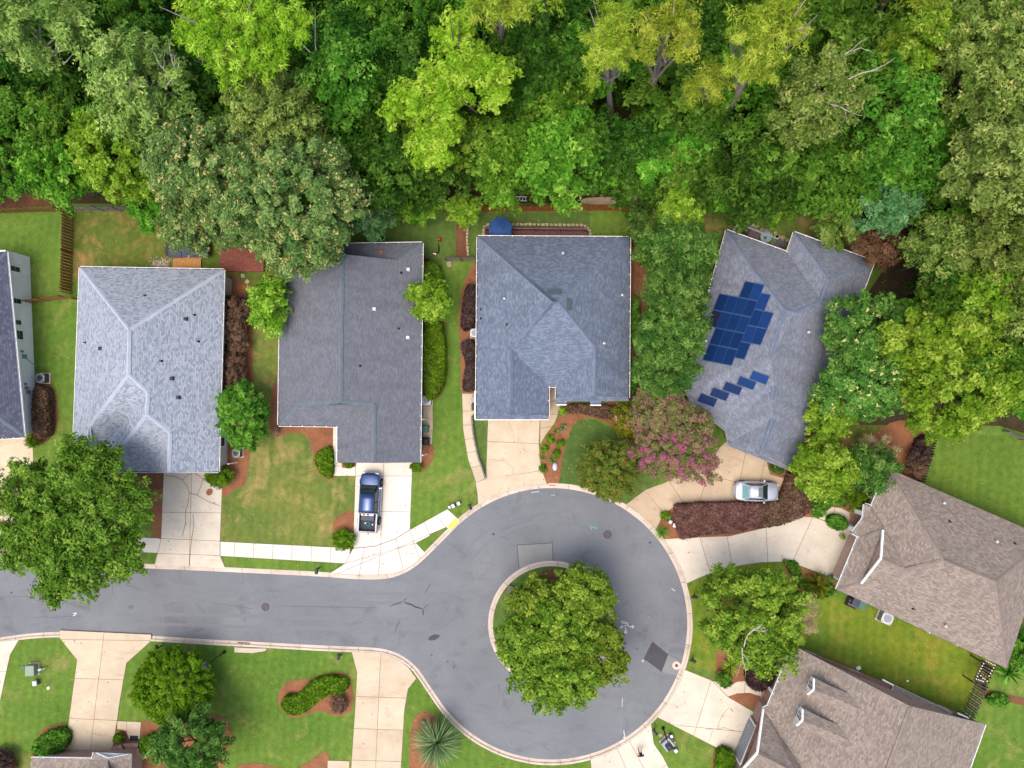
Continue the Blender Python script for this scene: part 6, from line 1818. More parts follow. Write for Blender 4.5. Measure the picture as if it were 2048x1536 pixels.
def quad_mesh(name, q, tone, mat):
    n = len(q); K = q.shape[1]; me = bpy.data.meshes.new(name)
    me.vertices.add(K * n); me.vertices.foreach_set('co', np.ascontiguousarray(q, dtype=np.float32).ravel())
    me.loops.add(K * n); me.loops.foreach_set('vertex_index', np.arange(K * n, dtype=np.int32))
    me.polygons.add(n); me.polygons.foreach_set('loop_start', np.arange(0, K * n, K, dtype=np.int32))
    at = me.attributes.new('tone', 'FLOAT', 'FACE'); at.data.foreach_set('value', np.asarray(tone, dtype=np.float32))
    me.materials.append(mat); me.update(calc_edges=True)
    return me

def norm(a): return a / np.maximum(np.linalg.norm(a, axis=-1, keepdims=True), 1e-9)
def dirs(rng, n, zmin=-1.0):
    z = rng.uniform(zmin, 1, n); t = rng.uniform(0, 2 * np.pi, n); s = np.sqrt(1 - z * z)
    return np.stack([s * np.cos(t), s * np.sin(t), z], -1)
def leaf_quads(rng, p, nrm, L, Wd, jit=.3, axis=None, tri=False):
    n = len(p)
    if axis is None: axis = rng.normal(size=(n, 3))
    a = norm(axis - nrm * (axis * nrm).sum(-1, keepdims=True)); b = np.cross(nrm, a)
    s = rng.uniform(1 - jit, 1 + jit, (n, 1))
    a = a * L * s; b = b * Wd * s
    if tri: return np.stack([p + a * 1.25, p - a * .75 + b * 1.15, p - a * .75 - b * 1.15], 1)
    return np.stack([p + a, p + b, p - a, p - b], 1)

def crown_arrays(rng, rx, ry, rz, clump=.8, dens=1.0, L=.20, Wd=.11, lobes=7, lob_amt=.34, hollow=.5, zmin=-.25, up=.55, acc=0.0, radial=False, flat=.75, edge=1.0, nleaf=46, stretch=1.5):
    nc = max(8, int(dens * 2.6 * (rx * ry + .6 * (rx + ry) / 2 * rz) / (clump * clump)))
    d = dirs(rng, nc, zmin)
    if lobes:
        ld = dirs(rng, lobes, -.1); w_ = rng.uniform(.75, 1.1, lobes)
        k = (np.clip(d @ ld.T, 0, 1) ** 5 * w_).max(1)
        rad = (1 - lob_amt) + lob_amt * k
    else: rad = np.ones(nc) * (1 - .04)
    rad = rad * (1 + .05 * rng.normal(size=nc)) * (1 - hollow * rng.random(nc) ** 2.4)
    c = d * rad[:, None] * np.array([rx, ry, rz])
    cr = clump * rng.uniform(.65, 1.25, nc)
    tc = rng.random(nc)
    nl = nleaf
    e = dirs(rng, nc * nl, -.35).reshape(nc, nl, 3)
    off = e * (cr[:, None, None] * rng.uniform(.45, 1.0, (nc, nl, 1))); off[..., 2] *= flat
    dn_ = norm(d * np.array([1, 1, .8]))[:, None, :]
    along = (off * dn_).sum(-1, keepdims=True)
    off = (off - along * dn_) * .85 + dn_ * along * stretch
    p = (c[:, None, :] + off).reshape(-1, 3)
    outw = np.repeat(norm(d * np.array([1, 1, 1.2])), nl, 0)
    nrm = norm(.55 * e.reshape(-1, 3) + .35 * outw + np.array([0, 0, up]) + .42 * rng.normal(size=p.shape))
    ax = e.reshape(-1, 3) + .5 * rng.normal(size=p.shape) if radial else None
    q = leaf_quads(rng, p, nrm, L, Wd, .68, ax, True)
    tone = np.clip(.5 * np.repeat(tc, nl) + .5 * rng.random(len(p)), 0, 1) * .9
    if acc:
        ca = np.repeat(rng.random(nc) ** 1.6 * 2.2, nl)
        hit = (rng.random(len(p)) < acc * ca) & (e.reshape(-1, 3)[:, 2] > -.1)
        tone[hit] = 1.0
    return q, tone
def crown_mesh(seed, rx, ry, rz, mat, *a, arms=None, **k):
    rng = np.random.default_rng(seed)
    if not arms: q, t_ = crown_arrays(rng, rx, ry, rz, *a, **k)
    else:
        qs = []; ts = []
        for x, y, z, r1, r2, r3 in arms:
            q, t_ = crown_arrays(rng, r1, r2, r3, *a, **k); qs.append(q + np.array([x, y, z])); ts.append(t_)
        q, t_ = np.concatenate(qs), np.concatenate(ts)
    return quad_mesh('crown', q, t_, mat)

def trunk_mesh(seed, base, top, r, limbs, rx, ry, rz, mat, bend=.3):
    """base, top relative to the root; limbs reach into the crown round top"""
    rnd = random.Random(seed); mb = MB()
    base = Vector(base); top = Vector(top)
    pts = []
    for i in range(6):
        t = i / 5; pts.append(base + (top - base) * t + Vector((rnd.uniform(-bend, bend), rnd.uniform(-bend, bend), 0)) * (math.sin(t * 3.1) * .5))
    mb.tube(pts, [r * (1.25 - .8 * i / 5) if i else r * 1.45 for i in range(6)], 8)
    for k in range(limbs):
        t = rnd.uniform(.45, .95); s_ = pts[0] + (pts[-1] - pts[0]) * t
        a = rnd.uniform(0, 6.28); e_ = top + Vector((rx * .75 * math.cos(a), ry * .75 * math.sin(a), rz * rnd.uniform(-.2, .5)))
        m_ = (s_ + e_) / 2 + Vector((rnd.uniform(-.4, .4), rnd.uniform(-.4, .4), rnd.uniform(.0, .5)))
        mb.tube([s_, m_, e_], [r * .45, r * .28, r * .08], 6, cap=False)
    return mb

def twigs(parent, start, direction, length, r, m, seed, depth=3, name='bare_branch'):
    rnd = random.Random(seed); mb = MB()
    def go(p, d, ln, rr_, dep):
        pts = [p]; n = 3
        for i in range(n):
            d = (d + Vector((rnd.uniform(-.3, .3), rnd.uniform(-.3, .3), rnd.uniform(-.12, .16)))).normalized()
            pts.append(pts[-1] + d * ln / n)
        mb.tube(pts, [rr_ * .6 * (1 - .2 * i) for i in range(n + 1)], 5, cap=False)
        if dep:
            for k in range(rnd.randint(2, 3)):
                j = rnd.randint(1, n)
                dd = (d + Vector((rnd.uniform(-1, 1), rnd.uniform(-1, 1), rnd.uniform(-.2, .4))) * .9).normalized()
                go(pts[j], dd, ln * rnd.uniform(.45, .7), rr_ * .55, dep - 1)
    go(Vector(start), Vector(direction).normalized(), length, r, depth)
    return mb.build(name, m, parent, world=False)

SPC = {  # kind: (material, clump, density, leaf length, leaf width, lobes, lobe amount, hollow, accent share, radial, leaves per clump)
    'dark': ('l_dark', .85, 1.0, .22, .12, 7, .36, .5, 0, False, 44),
    'mid': ('l_mid', .85, 1.0, .22, .12, 7, .36, .5, 0, False, 44),
    'vivid': ('l_vivid', .80, 1.05, .22, .13, 8, .44, .5, 0, False, 44),
    'bright': ('l_bright', .58, 1.1, .20, .10, 8, .52, .5, 0, False, 40),
    'lime': ('l_lime', .60, 1.1, .18, .10, 7, .34, .5, 0, False, 40),
    'olive': ('l_olive', .70, 1.0, .17, .08, 7, .34, .5, .04, False, 46),
    'pale': ('l_pale', .80, .9, .20, .08, 7, .42, .5, 0, False, 46),
    'pine': ('l_pine', .62, .62, .20, .045, 8, .5, .55, 0, True, 62),
    'pinebright': ('l_bright', .62, .75, .20, .05, 8, .45, .5, 0, True, 60),
    'pinkful': ('l_pink', .45, 1.0, .14, .06, 8, .36, .5, .40, False, 44),
    'tan': ('l_tan', .62, 1.15, .15, .09, 10, .3, .45, .17, False, 46),
    'blue': ('l_blue', .6, 1.1, .20, .10, 7, .3, .45, 0, False, 44),
    'copper': ('l_copper', .55, 1.1, .16, .06, 7, .3, .45, 0, False, 44),
    'oak': ('l_oak', .72, 1.35, .19, .09, 9, .36, .55, 0, False, 46),
    'island': ('l_isl', .55, 1.15, .16, .09, 7, .34, .5, .025, False, 42),
    'pink': ('l_pink', .45, 1.0, .14, .06, 8, .36, .5, .22, False, 44),
    'red': ('l_red', .42, 1.2, .14, .06, 6, .18, .4, .03, False, 44),
    'ever': ('l_ever', .55, 1.15, .19, .06, 7, .3, .45, 0, True, 46),
    'magn': ('l_magn', .62, 1.1, .18, .10, 8, .3, .45, .05, False, 44),
    'round': ('l_mid', .42, 1.4, .16, .09, 5, .12, .3, 0, False, 44),
    'clip': ('l_clip', .34, 1.5, .11, .06, 5, .1, .25, 0, False, 44),
    'vari': ('l_vari', .5, 1.1, .18, .09, 6, .3, .45, 0, False, 42),
    'gard': ('l_gardenia', .4, 1.3, .14, .08, 6, .2, .35, .06, False, 44),
    'brown': ('l_brown', .34, 1.4, .12, .05, 5, .14, .3, .03, False, 46),
    'purple': ('l_purple', .36, 1.4, .13, .05, 5, .16, .3, 0, False, 46),
    'plum': ('l_plum', .36, 1.4, .13, .05, 5, .16, .3, 0, False, 46),
    'straw': ('l_straw', .5, .45, .26, .02, 6, .4, .6, 0, True, 40),
}
_seed = [100]
def tree(label, px, py, r, zc, kind, ry=None, rz=None, base=None, cat='tree', name='tree', group=None, limbs=7, bark='bark_brown', trunk_r=None, zmin=-.3, rot=0.0, part='crown', arms=None):
    _seed[0] += 1; sd_ = _seed[0]
    c = P(px, py, zc); k = (CAM_H - zc) / FPX
    big = 1.10 if r > 35 else 1.03
    rx_, ry_ = r * k * big, (ry or r) * k * big
    rz_ = rz if rz is not None else min(zc * .8, (rx_ + ry_) * .38)
    b = P(base[0], base[1], 0) if base else Vector((c.x, c.y, 0))
    t = thing(name, label, cat, (b.x, b.y, 0), 0, group)
    mt_, cl, de, L, Wd, lo, la, ho, ac_, ra_, nl = SPC[kind]
    L, Wd, nl = L * .72, Wd * .74, int(nl * 2.1)
    rz_ *= 1.15 if zc > 6 else 1
    if arms:
        rndz = random.Random(sd_); al = []
        for ax_, ay_, ar_ in arms:
            zz = zc + rndz.uniform(-.8, .8) * min(1, zc * .08); w_ = P(ax_, ay_, zz); kk = (CAM_H - zz) / FPX
            al.append((w_.x - c.x, w_.y - c.y, zz - zc, ar_ * kk, ar_ * kk, max(ar_ * kk * .7, .8)))
    else: al = None
    me = crown_mesh(sd_, rx_, ry_, rz_, M[mt_], min(cl, max(.16, min(rx_, ry_) * .32)), de, L * (1 if rx_ > 1.3 else max(.45, rx_ / 1.3)), Wd * (1 if rx_ > 1.3 else max(.45, rx_ / 1.3)), lo, la, ho, zmin, .55, ac_, ra_, .75, 1.0, nl, arms=al)
    cr = bpy.data.objects.new(part, me); COL.objects.link(cr); cr.parent = t
    cr.location = (c.x - b.x, c.y - b.y, zc); cr.rotation_euler = (0, 0, rot)
    tr_ = trunk_r or max(.03, min(.28, (rx_ + ry_) * .022))
    trunk_mesh(sd_, (0, 0, -.05), (c.x - b.x, c.y - b.y, zc), tr_, limbs, rx_, ry_, rz_, None, min(.35, rx_ * .06)).build('trunk' if name == 'tree' or name.endswith('tree') else 'stem_or_light_block', M[bark], t, world=False)
    return t
def shrub(label, px, py, r, z, kind, **kw):
    kw.setdefault('cat', 'shrub'); kw.setdefault('name', 'shrub'); kw.setdefault('limbs', 3); kw.setdefault('part', 'foliage')
    return tree(label, px, py, r, z, kind, **kw)

def hedge(label, poly, h, kind, dens=1.0, name='hedge', cat='hedge', sm=3, z0=ZL, group=None):
    """clipped hedge: leaves over the top and sides of an outline given where its top shows"""
    _seed[0] += 1; rng = np.random.default_rng(_seed[0])
    w_ = XY(smooth(poly, sm) if sm else poly, h)
    if area(w_) < 0: w_ = w_[::-1]
    cx = sum(p[0] for p in w_) / len(w_); cy = sum(p[1] for p in w_) / len(w_)
    t = thing(name, label, cat, (cx, cy, z0), 0, group)
    mt_, cl, de, L, Wd, lo, la, ho, ac_, ra_, nl = SPC[kind]
    A = abs(area(w_)); n = int(A * 260 * dens)
    xs = [p[0] for p in w_]; ys = [p[1] for p in w_]
    pts = []; wa = np.array(w_)
    bx = rng.uniform(min(xs) - .1, max(xs) + .1, n * 3); by = rng.uniform(min(ys) - .1, max(ys) + .1, n * 3)
    inn = np.zeros(len(bx), bool); j = len(wa) - 1
    for i in range(len(wa)):
        xi, yi = wa[i]; xj, yj = wa[j]
        cnd = ((yi > by) != (yj > by)) & (bx < (xj - xi) * (by - yi) / (yj - yi + 1e-12) + xi); inn ^= cnd; j = i
    bx, by = bx[inn][:n], by[inn][:n]
    lump = .05 * np.sin(bx * 5.1 + 1.3 * np.sin(by * 4.2)) + .05 * np.sin(by * 6.3 + bx * 2.7)
    top = np.stack([bx, by, h + lump - .10 * rng.random(len(bx)) ** 2 + .05 * rng.normal(size=len(bx))], -1)
    nt_ = norm(np.array([0, 0, .9]) + .55 * rng.normal(size=top.shape))
    sp_ = []; sn_ = []
    for i in range(len(wa)):
        a, b = wa[i], wa[(i + 1) % len(wa)]; ln = np.linalg.norm(b - a)
        if ln < 1e-4: continue
        m_ = int(ln * h * 220 * dens) + 1; tt = rng.random(m_)[:, None]
        nn = np.array([(b - a)[1], -(b - a)[0]]) / ln
        xy = a + (b - a) * tt + nn * rng.normal(0, .05, (m_, 1)); zz = rng.uniform(.05, h, (m_, 1))
        sp_.append(np.concatenate([xy, zz], 1)); sn_.append(norm(np.array([nn[0], nn[1], .35]) + .5 * rng.normal(size=(m_, 3))))
    p = np.concatenate([top] + sp_); nr = np.concatenate([nt_] + sn_)
    q = leaf_quads(rng, p - np.array([cx, cy, z0]), nr, L, Wd, .4)
    cl_ = .5 + .5 * np.sin(p[:, 0] * 3.3 + np.sin(p[:, 1] * 2.1) * 2) * np.cos(p[:, 1] * 2.9)
    tone = np.clip(.35 * cl_ + .65 * rng.random(len(p)), 0, 1) * .9
    if ac_: tone[rng.random(len(p)) < ac_] = 1
    o = bpy.data.objects.new('foliage', quad_mesh('foliage', q, tone, M[mt_])); COL.objects.link(o); o.parent = t
    MB().prism(inset(w_, .12), z0, h - .15).build('stem_or_light_block', M['bark_brown'], t)  # dark core added inside the leaves to block light, not real stems
    return t

def blades(label, px, py, z, n, ln, wd, mat, droop=.6, name='plant', cat='plant', trunk=0.0, upmin=.1, group=None, fronds=False, base_r=.1, center=None):
    _seed[0] += 1; rng = np.random.default_rng(_seed[0])
    c = P(px, py, z); t = thing(name, label, cat, (c.x, c.y, ZL), 0, group)
    d = dirs(rng, n, upmin); L = ln * rng.uniform(.75, 1.1, (n, 1))
    S_ = 4; prev = d * base_r; qs = []; tn = []
    side = norm(np.cross(d, np.array([0, 0, 1.0]) + .01 * rng.normal(size=(n, 3)))); tr_ = rng.random(n)
    for i in range(S_):
        f0, f1 = i / S_, (i + 1) / S_
        dd = norm(d - np.array([0, 0, 1.0]) * droop * f1 * f1); nx = prev + dd * L / S_
        w0 = wd * (1 - f0 ** 3 * .9) * (.6 + .4 * min(1, f0 * 4 + .3)); w1 = wd * (1 - f1 ** 3 * .95)
        if not fronds: qs.append(np.stack([prev - side * w0, prev + side * w0, nx + side * w1, nx - side * w1], 1)); tn.append(tr_)
        else:
            qs.append(np.stack([prev - side * .015, prev + side * .015, nx + side * .015, nx - side * .015], 1)); tn.append(np.ones(n) * .9)
            for k in range(4):
                q0 = prev + (nx - prev) * ((k + .5) / 4)
                for s_ in (-1, 1):
                    tip = q0 + side * s_ * w0 * 2.2 + dd * .10; e_ = dd * .028
                    qs.append(np.stack([q0 - e_, q0 + e_, tip + e_ * .4, tip - e_ * .4], 1)); tn.append(np.clip(tr_ * .6 + .3 * rng.random(n), 0, .9))
        prev = nx
    q = np.concatenate(qs) + np.array([0, 0, z - ZL]); tone = np.concatenate(tn) * .9
    o = bpy.data.objects.new('fronds' if fronds else 'leaves', quad_mesh('leaves', q, tone, M[mat])); COL.objects.link(o); o.parent = t
    MB().tube([(0, 0, 0), (0, 0, max(.12, z - ZL))], [base_r * 1.1 + trunk, base_r + trunk * .7], 9).build('stem_or_light_block', M['bark_brown'], t, world=False)
    if center: MB().lathe((0, 0, z - ZL), [(.16, 0), (.18, .12), (.08, .28), (.01, .32)], 12).build('cone', center, t, world=False)
    return t

# ------------------------------------------------------------------ the woods
# pines with tall bare trunks
tree('yellow green pine above the orange fence, its slim trunk bare below', 1212, 92, 66, 17, 'pine', ry=84, rz=5.5, arms=[(1232, 40, 40), (1205, 80, 46), (1222, 112, 42), (1182, 136, 32), (1245, 95, 38)], base=(1222, 244), name='pine_tree', bark='bark', limbs=10, trunk_r=.28)
tree('pine with a thick leaning trunk right of the slim pine', 1335, 70, 62, 19, 'pine', ry=76, rz=5.0, arms=[(1345, 20, 46), (1310, 60, 40), (1372, 60, 38), (1360, 100, 32), (1292, 108, 24)], base=(1290, 222), name='pine_tree', bark='bark', limbs=12, trunk_r=.34)
tree('tall pine leaning right with crown tufts along its trunk', 1535, 70, 84, 20, 'pine', ry=82, rz=6.0, arms=[(1545, 25, 62), (1585, 60, 38), (1500, 60, 52), (1525, 105, 46), (1490, 140, 36), (1535, 145, 28)], base=(1432, 268), name='pine_tree', bark='bark', limbs=12, trunk_r=.34)
tree('lower crown tuft pine at the foot of the leaning pine', 1400, 172, 50, 14, 'pine', ry=46, rz=3.0, arms=[(1420, 165, 34), (1385, 182, 28), (1440, 150, 28)], base=(1452, 240), name='pine_tree', bark='bark', limbs=9, trunk_r=.2)
tree('pine cut by the top edge with a straight grey trunk', 1000, 6, 62, 19, 'pine', ry=48, rz=4, base=(1008, 126), name='pine_tree', bark='bark', limbs=10, trunk_r=.26)
tree('pine beyond the top edge with a long dark trunk leaning right', 1820, -70, 80, 23, 'pine', rz=5, base=(1692, 118), name='pine_tree', bark='bark_brown', limbs=8, trunk_r=.32)
tree('thin dark trunked pine cut by the top edge near the slim pine', 1090, -50, 60, 20, 'pine', rz=4, base=(1093, 88), name='pine_tree', bark='bark_brown', limbs=6, trunk_r=.22)
tree('big lumpy yellow green pine at the upper left', 452, 64, 112, 18, 'pinebright', ry=106, rz=6, arms=[(420, 20, 66), (510, 20, 66), (580, 50, 50), (440, 85, 60), (510, 95, 56), (400, 60, 50), (545, 130, 36), (460, 140, 40)], base=(500, 190), name='pine_tree', bark='bark', limbs=14, trunk_r=.3)
# broadleaved trees that stand out
t_ = tree('bright yellow green tree with pointed arms in the middle of the woods', 898, 170, 112, 13, 'bright', ry=130, rz=5.5, limbs=12, arms=[(905, 72, 50), (935, 125, 48), (985, 145, 42), (988, 195, 34), (895, 165, 62), (830, 205, 46), (788, 220, 28), (885, 245, 56), (865, 300, 50)])
tree('yellow green lower branches of a tree above the shrub row', 880, 290, 72, 9, 'lime', ry=74, rz=4, limbs=8)
tree('fresh green broad tree overhanging the ladder', 990, 308, 80, 8, 'vivid', ry=66, rz=4, limbs=8)
tree('fresh green tree with yellow shoots leaning over the orange fence', 1112, 318, 72, 9, 'vivid', ry=88, rz=4.5, limbs=8)
tree('pale grey green tree with bare limbs in the top left corner', 70, 60, 118, 17, 'pale', ry=94, rz=4.5, base=(160, 190), limbs=12, bark='twig')
t_ = tree('grey green tree with bleached twigs left of the big pine', 292, 176, 100, 14, 'pale', ry=112, rz=5.5, limbs=10, bark='bark')
twigs(t_, (2.6, -.6, 15.5), (.6, .3, .3), 2.6, .10, M['twig'], 5); twigs(t_, (.2, -2.2, 16), (-.1, .9, .3), 2.2, .08, M['twig'], 6)
tree('pale olive tree between the big pine and the flowering tree', 566, 236, 84, 13, 'olive', ry=84, rz=5, limbs=9)
t_ = tree('green tree with one long bleached dead limb', 690, 170, 74, 11, 'mid', ry=90, rz=4.5)
twigs(t_, (-.6, -1.0, 13.5), (-.45, 1.0, .4), 5.5, .13, M['twig'], 12, 1)
tree('flowering tree with tan blossom beside the red deck, largest of its cluster', 575, 400, 150, 11, 'tan', ry=128, rz=5.5, limbs=12)
tree('tan blossomed crown spreading left over the grey fence', 420, 330, 112, 10.5, 'tan', ry=92, rz=5, limbs=10)
tree('tan blossomed crown hanging over the hot tub', 420, 445, 88, 8.5, 'tan', ry=62, rz=4, limbs=9)
tree('tan blossomed crown drooping onto the slate roof', 608, 490, 92, 7.5, 'tan', ry=52, rz=3, limbs=8)
tree('bright green tree overhanging the grey fence at the left', 245, 330, 92, 9, 'lime', ry=92, rz=4.5)
tree('small green tree in front of the grey fence', 300, 415, 38, 4.5, 'vivid', ry=44, rz=2.2, limbs=5)
shrub('long fresh green shrub behind the slate house yard', 826, 405, 74, 3.2, 'vivid', ry=36, rz=2.0)
shrub('yellow green shrub at the head of the sunken straw strip', 927, 419, 31, 2.8, 'lime', rz=1.8)
tree('dark green tree beside the grill at the slate roof corner', 745, 425, 40, 5.5, 'blue', ry=58, rz=2.6)
t_ = tree('pale yellow tree with white bare branches among the right woods', 1626, 212, 84, 14, 'olive', ry=74, rz=5, limbs=8, bark='twig')
twigs(t_, (-.6, -.6, 17.2), (.9, .3, .3), 3.0, .12, M['twig'], 21, 2); twigs(t_, (-1.0, .2, 17.2), (.1, 1.0, .3), 2.8, .10, M['twig'], 22, 2); twigs(t_, (-.2, -1, 17.0), (.6, -.6, .1), 1.8, .09, M['twig'], 23, 2)
tree('soft green tree right of the leaning pine', 1662, 74, 76, 13, 'mid', ry=62, rz=5)
tree('green tree with bare top twigs beside the pale yellow tree', 1830, 105, 64, 12, 'lime', ry=58, rz=4.5)
tree('feathery green tree in the middle of the right woods', 1760, 215, 92, 10, 'mid', ry=92, rz=5)
tree('bright feathery tree above the blue green tree', 1790, 300, 80, 8, 'mid', ry=66, rz=4)
tree('tan flecked tree in the top right corner', 1975, 112, 104, 14, 'olive', ry=122, rz=5.5, limbs=10)
tree('pale olive tree at the right edge below the corner tree', 1975, 335, 96, 13, 'pale', ry=92, rz=5.5, limbs=10)
tree('blue green tree behind the copper tree', 1772, 418, 52, 7, 'blue', ry=50, rz=3)
shrub('variegated pale green shrub behind the solar house', 1677, 446, 40, 4, 'vari', ry=44, rz=2.4)
tree('copper leaved tree at the corner of the solar house', 1756, 497, 47, 4.5, 'copper', ry=42, rz=2.4)
tree('olive tree at the right edge beside the bright tree', 2000, 490, 84, 11, 'olive', ry=96, rz=5)
tree('yellowish green tree between the copper tree and the right edge', 1905, 500, 74, 9, 'olive', ry=74, rz=4)
tree('bright grass green tree in the right woods', 1925, 610, 78, 9, 'lime', ry=66, rz=4.2)
tree('olive crown at the right edge below the bright tree', 2030, 620, 62, 10, 'olive', ry=64, rz=4)
tree('white flowered tree leaning over the solar house roof', 1742, 680, 88, 7, 'magn', ry=82, rz=3.8, limbs=9)
tree('white flowered tree above the straw bed', 1722, 775, 86, 6.5, 'magn', ry=62, rz=3.4, limbs=9)
tree('yellow green tree at the upper left of the right lawn', 1862, 690, 96, 10, 'lime', ry=62, rz=4.2)
tree('light green tree with yellow sprays hanging over the right lawn', 1900, 790, 108, 9, 'lime', ry=82, rz=4.5, limbs=10)
tree('dark green tree behind the low grey fence at the right edge', 2032, 750, 60, 7, 'vivid', ry=72, rz=3.5)
tree('young bright green tree at the top of the tall evergreens', 1358, 432, 50, 5.5, 'lime', ry=42, rz=2.6)
shrub('dark green shrub at the end of the orange fence', 1293, 456, 42, 4, 'ever', ry=34, rz=2.4)
ev = 'tall evergreens between the blue grey house and the solar house'
tree('topmost of the grey green evergreens beside the solar house', 1352, 505, 72, 6.5, 'ever', ry=58, rz=3.4, group=ev)
tree('second of the grey green evergreens beside the solar house', 1350, 590, 70, 7, 'ever', ry=62, rz=3.6, group=ev)
tree('third of the grey green evergreens beside the solar house', 1342, 670, 66, 6.5, 'ever', ry=60, rz=3.4, group=ev)
tree('lowest of the grey green evergreens, just above the pink tree', 1330, 738, 62, 6, 'ever', ry=52, rz=3, group=ev)
for i, (x, y, r, z, k, lab) in enumerate((
    (1560, 396, 54, 3, 'vivid', 'broad glossy green shrub behind the solar house deck'), (1462, 386, 42, 4, 'vivid', 'fresh green bush at the left behind the grey deck'),
    (1425, 395, 34, 3, 'mid', 'grassy green bush above the bare soil'), (1620, 380, 46, 5, 'mid', 'green bush right of the glossy shrub'), (1530, 340, 58, 5, 'dark', 'dark bush in the woods above the grey deck'),
    (1400, 330, 66, 4, 'mid', 'fern like bush right of the thick leaning pine'), (1330, 330, 60, 3.6, 'vivid', 'fresh fern like bush below the thick leaning pine'), (1250, 330, 58, 3.6, 'vivid', 'fresh fern like bush below the slim pine'),
    (1205, 350, 40, 3, 'mid', 'low bush above the sandy patch'), (1318, 362, 36, 2.8, 'vivid', 'low green bush at the right of the sandy patch'))):
    shrub(lab, x, y, r, z, k, ry=r * .8, rz=2.2)
# fillers: one crown and one trunk per kind, copied
rnd = random.Random(11)
proto = []
def filler_proto(kind, seed, label, group):
    R_ = 4.0; t = thing('tree', label, 'tree', (0, 0, 0), 0, group)
    mt_, cl, de, L, Wd, lo, la, ho, ac_, ra_, nl = SPC[kind]; L, Wd, nl = L * .76, Wd * .76, int(nl * 1.9)
    me = crown_mesh(seed, R_, R_, 3.2, M[mt_], cl, de * .95, L, Wd, lo, la, ho, -.3, .55, ac_, ra_, .75, 1.0, nl)
    cr = bpy.data.objects.new('crown', me); COL.objects.link(cr); cr.parent = t; cr.location = (0, 0, 7)
    trunk_mesh(seed, (0, 0, -.05), (0, 0, 7), .22, 6, R_, R_, 3, None).build('trunk', M['bark_brown'], t, world=False)
    return t
gd, gm_, gv = 'dark understorey trees of the woods', 'mid green trees of the woods', 'fresh green trees of the woods'
ld_, lm_, lv_ = 'dark green tree crowded into the woods', 'mid green tree crowded into the woods', 'fresh green tree crowded into the woods'
for k, lab, g in (('dark', ld_, gd), ('mid', lm_, gm_), ('vivid', lv_, gv)):
    for s_ in (1, 2, 3): proto.append([filler_proto(k, s_ * 17 + len(lab) + (3 if k == 'mid' else 0), lab, g), False])
spots = []
y = -100
while y < 860:
    x = -80
    while x < 2140:
        px_, py_ = x + rnd.uniform(-26, 26), y + rnd.uniform(-22, 22)
        woods = py_ < 372 or (px_ > 1850 and py_ < 800) or (px_ > 1830 and py_ < 640 and py_ > 500) or (px_ > 1620 and py_ < 395)
        bare = (40 < px_ < 130 and py_ > 360) or (1130 < px_ < 1300 and py_ > 360) or (960 < px_ < 1130 and py_ > 355)
        pathy = (1190 < px_ < 1350 and 120 < py_ < 262) or (975 < px_ < 1040 and 10 < py_ < 160) or (1420 < px_ < 1540 and 150 < py_ < 300) or (1680 < px_ < 1810 and -30 < py_ < 150)
        if woods and not bare: spots.append((px_, py_, pathy))
        x += 76
    y += 66
LM = [((1212, 92), 'slim yellow green pine'), ((1335, 70), 'thick trunked pine'), ((1530, 70), 'tall right leaning pine'), ((1000, 6), 'straight grey trunked pine'), ((452, 64), 'big lumpy yellow green pine'), ((898, 160), 'bright yellow green armed tree'),
      ((985, 320), 'tree overhanging the ladder'), ((70, 60), 'pale top left corner tree'), ((292, 176), 'grey green twiggy tree'), ((566, 236), 'pale olive tree'), ((690, 170), 'long dead limb'), ((575, 400), 'tan blossomed tree'), ((245, 330), 'bright tree at the grey fence'),
      ((1626, 212), 'white branched pale tree'), ((1830, 105), 'tree with bare top twigs'), ((1760, 215), 'feathery green tree'), ((1975, 112), 'tan flecked corner tree'), ((1975, 335), 'pale olive right edge tree'), ((1772, 418), 'blue green tree'), ((1756, 497), 'copper tree'),
      ((1905, 500), 'yellowish tree by the copper tree'), ((1925, 610), 'grass green tree'), ((1862, 690), 'tree by the right lawn'), ((2032, 750), 'tree behind the low grey fence'), ((1250, 330), 'fern like bush'), ((80, 250), 'dark gap in the left woods'), ((1560, 396), 'glossy broad shrub')]
DIR = ('right of', 'above and right of', 'above', 'above and left of', 'left of', 'below and left of', 'below', 'below and right of')
taken = {}
def filler_label(px_, py_, kind_word):
    """name the filler by the nearest landmark that still leaves the label its own"""
    for (lx, ly), nm in sorted(LM, key=lambda e: (e[0][0] - px_) ** 2 + (e[0][1] - py_) ** 2)[:4]:
        dx_, dy_ = px_ - lx, ly - py_; dist = math.hypot(dx_, dy_)
        d_ = DIR[int(round(math.degrees(math.atan2(dy_, dx_)) / 45)) % 8]
        how = 'close ' if dist < 55 else '' if dist < 120 else 'well '
        lab = kind_word + ' tree ' + how + d_ + ' the ' + nm
        if lab not in taken: taken[lab] = 1; return lab
    return lab
for px_, py_, low in spots:
    u = rnd.random()
    i = rnd.randint(0, 2) + (0 if u < .48 else 3 if u < .80 else 6)
    zc = rnd.uniform(4.2, 9.0); s_ = rnd.uniform(.68, 1.12)
    if low: zc = rnd.uniform(1.6, 2.4); s_ = rnd.uniform(.45, .6)
    zs = zc / 7
    c = P(px_, py_, zc)
    pr = proto[i]
    lab = filler_label(px_, py_, ('dark green', 'mid green', 'fresh green')[i // 3])
    if not pr[1]:
        pr[1] = True; o = pr[0]; o.location = (c.x, c.y, 0); o.rotation_euler = (0, 0, rnd.uniform(0, 6.28)); o.scale = (s_, s_, zs); o['label'] = lab
    else: dup(pr[0], (c.x, c.y, 0), rnd.uniform(0, 6.28), lab, pr[0]['group'], (s_, s_, zs))
for pr in proto:
    if not pr[1]:
        for ch in list(pr[0].children): bpy.data.objects.remove(ch)
        bpy.data.objects.remove(pr[0])
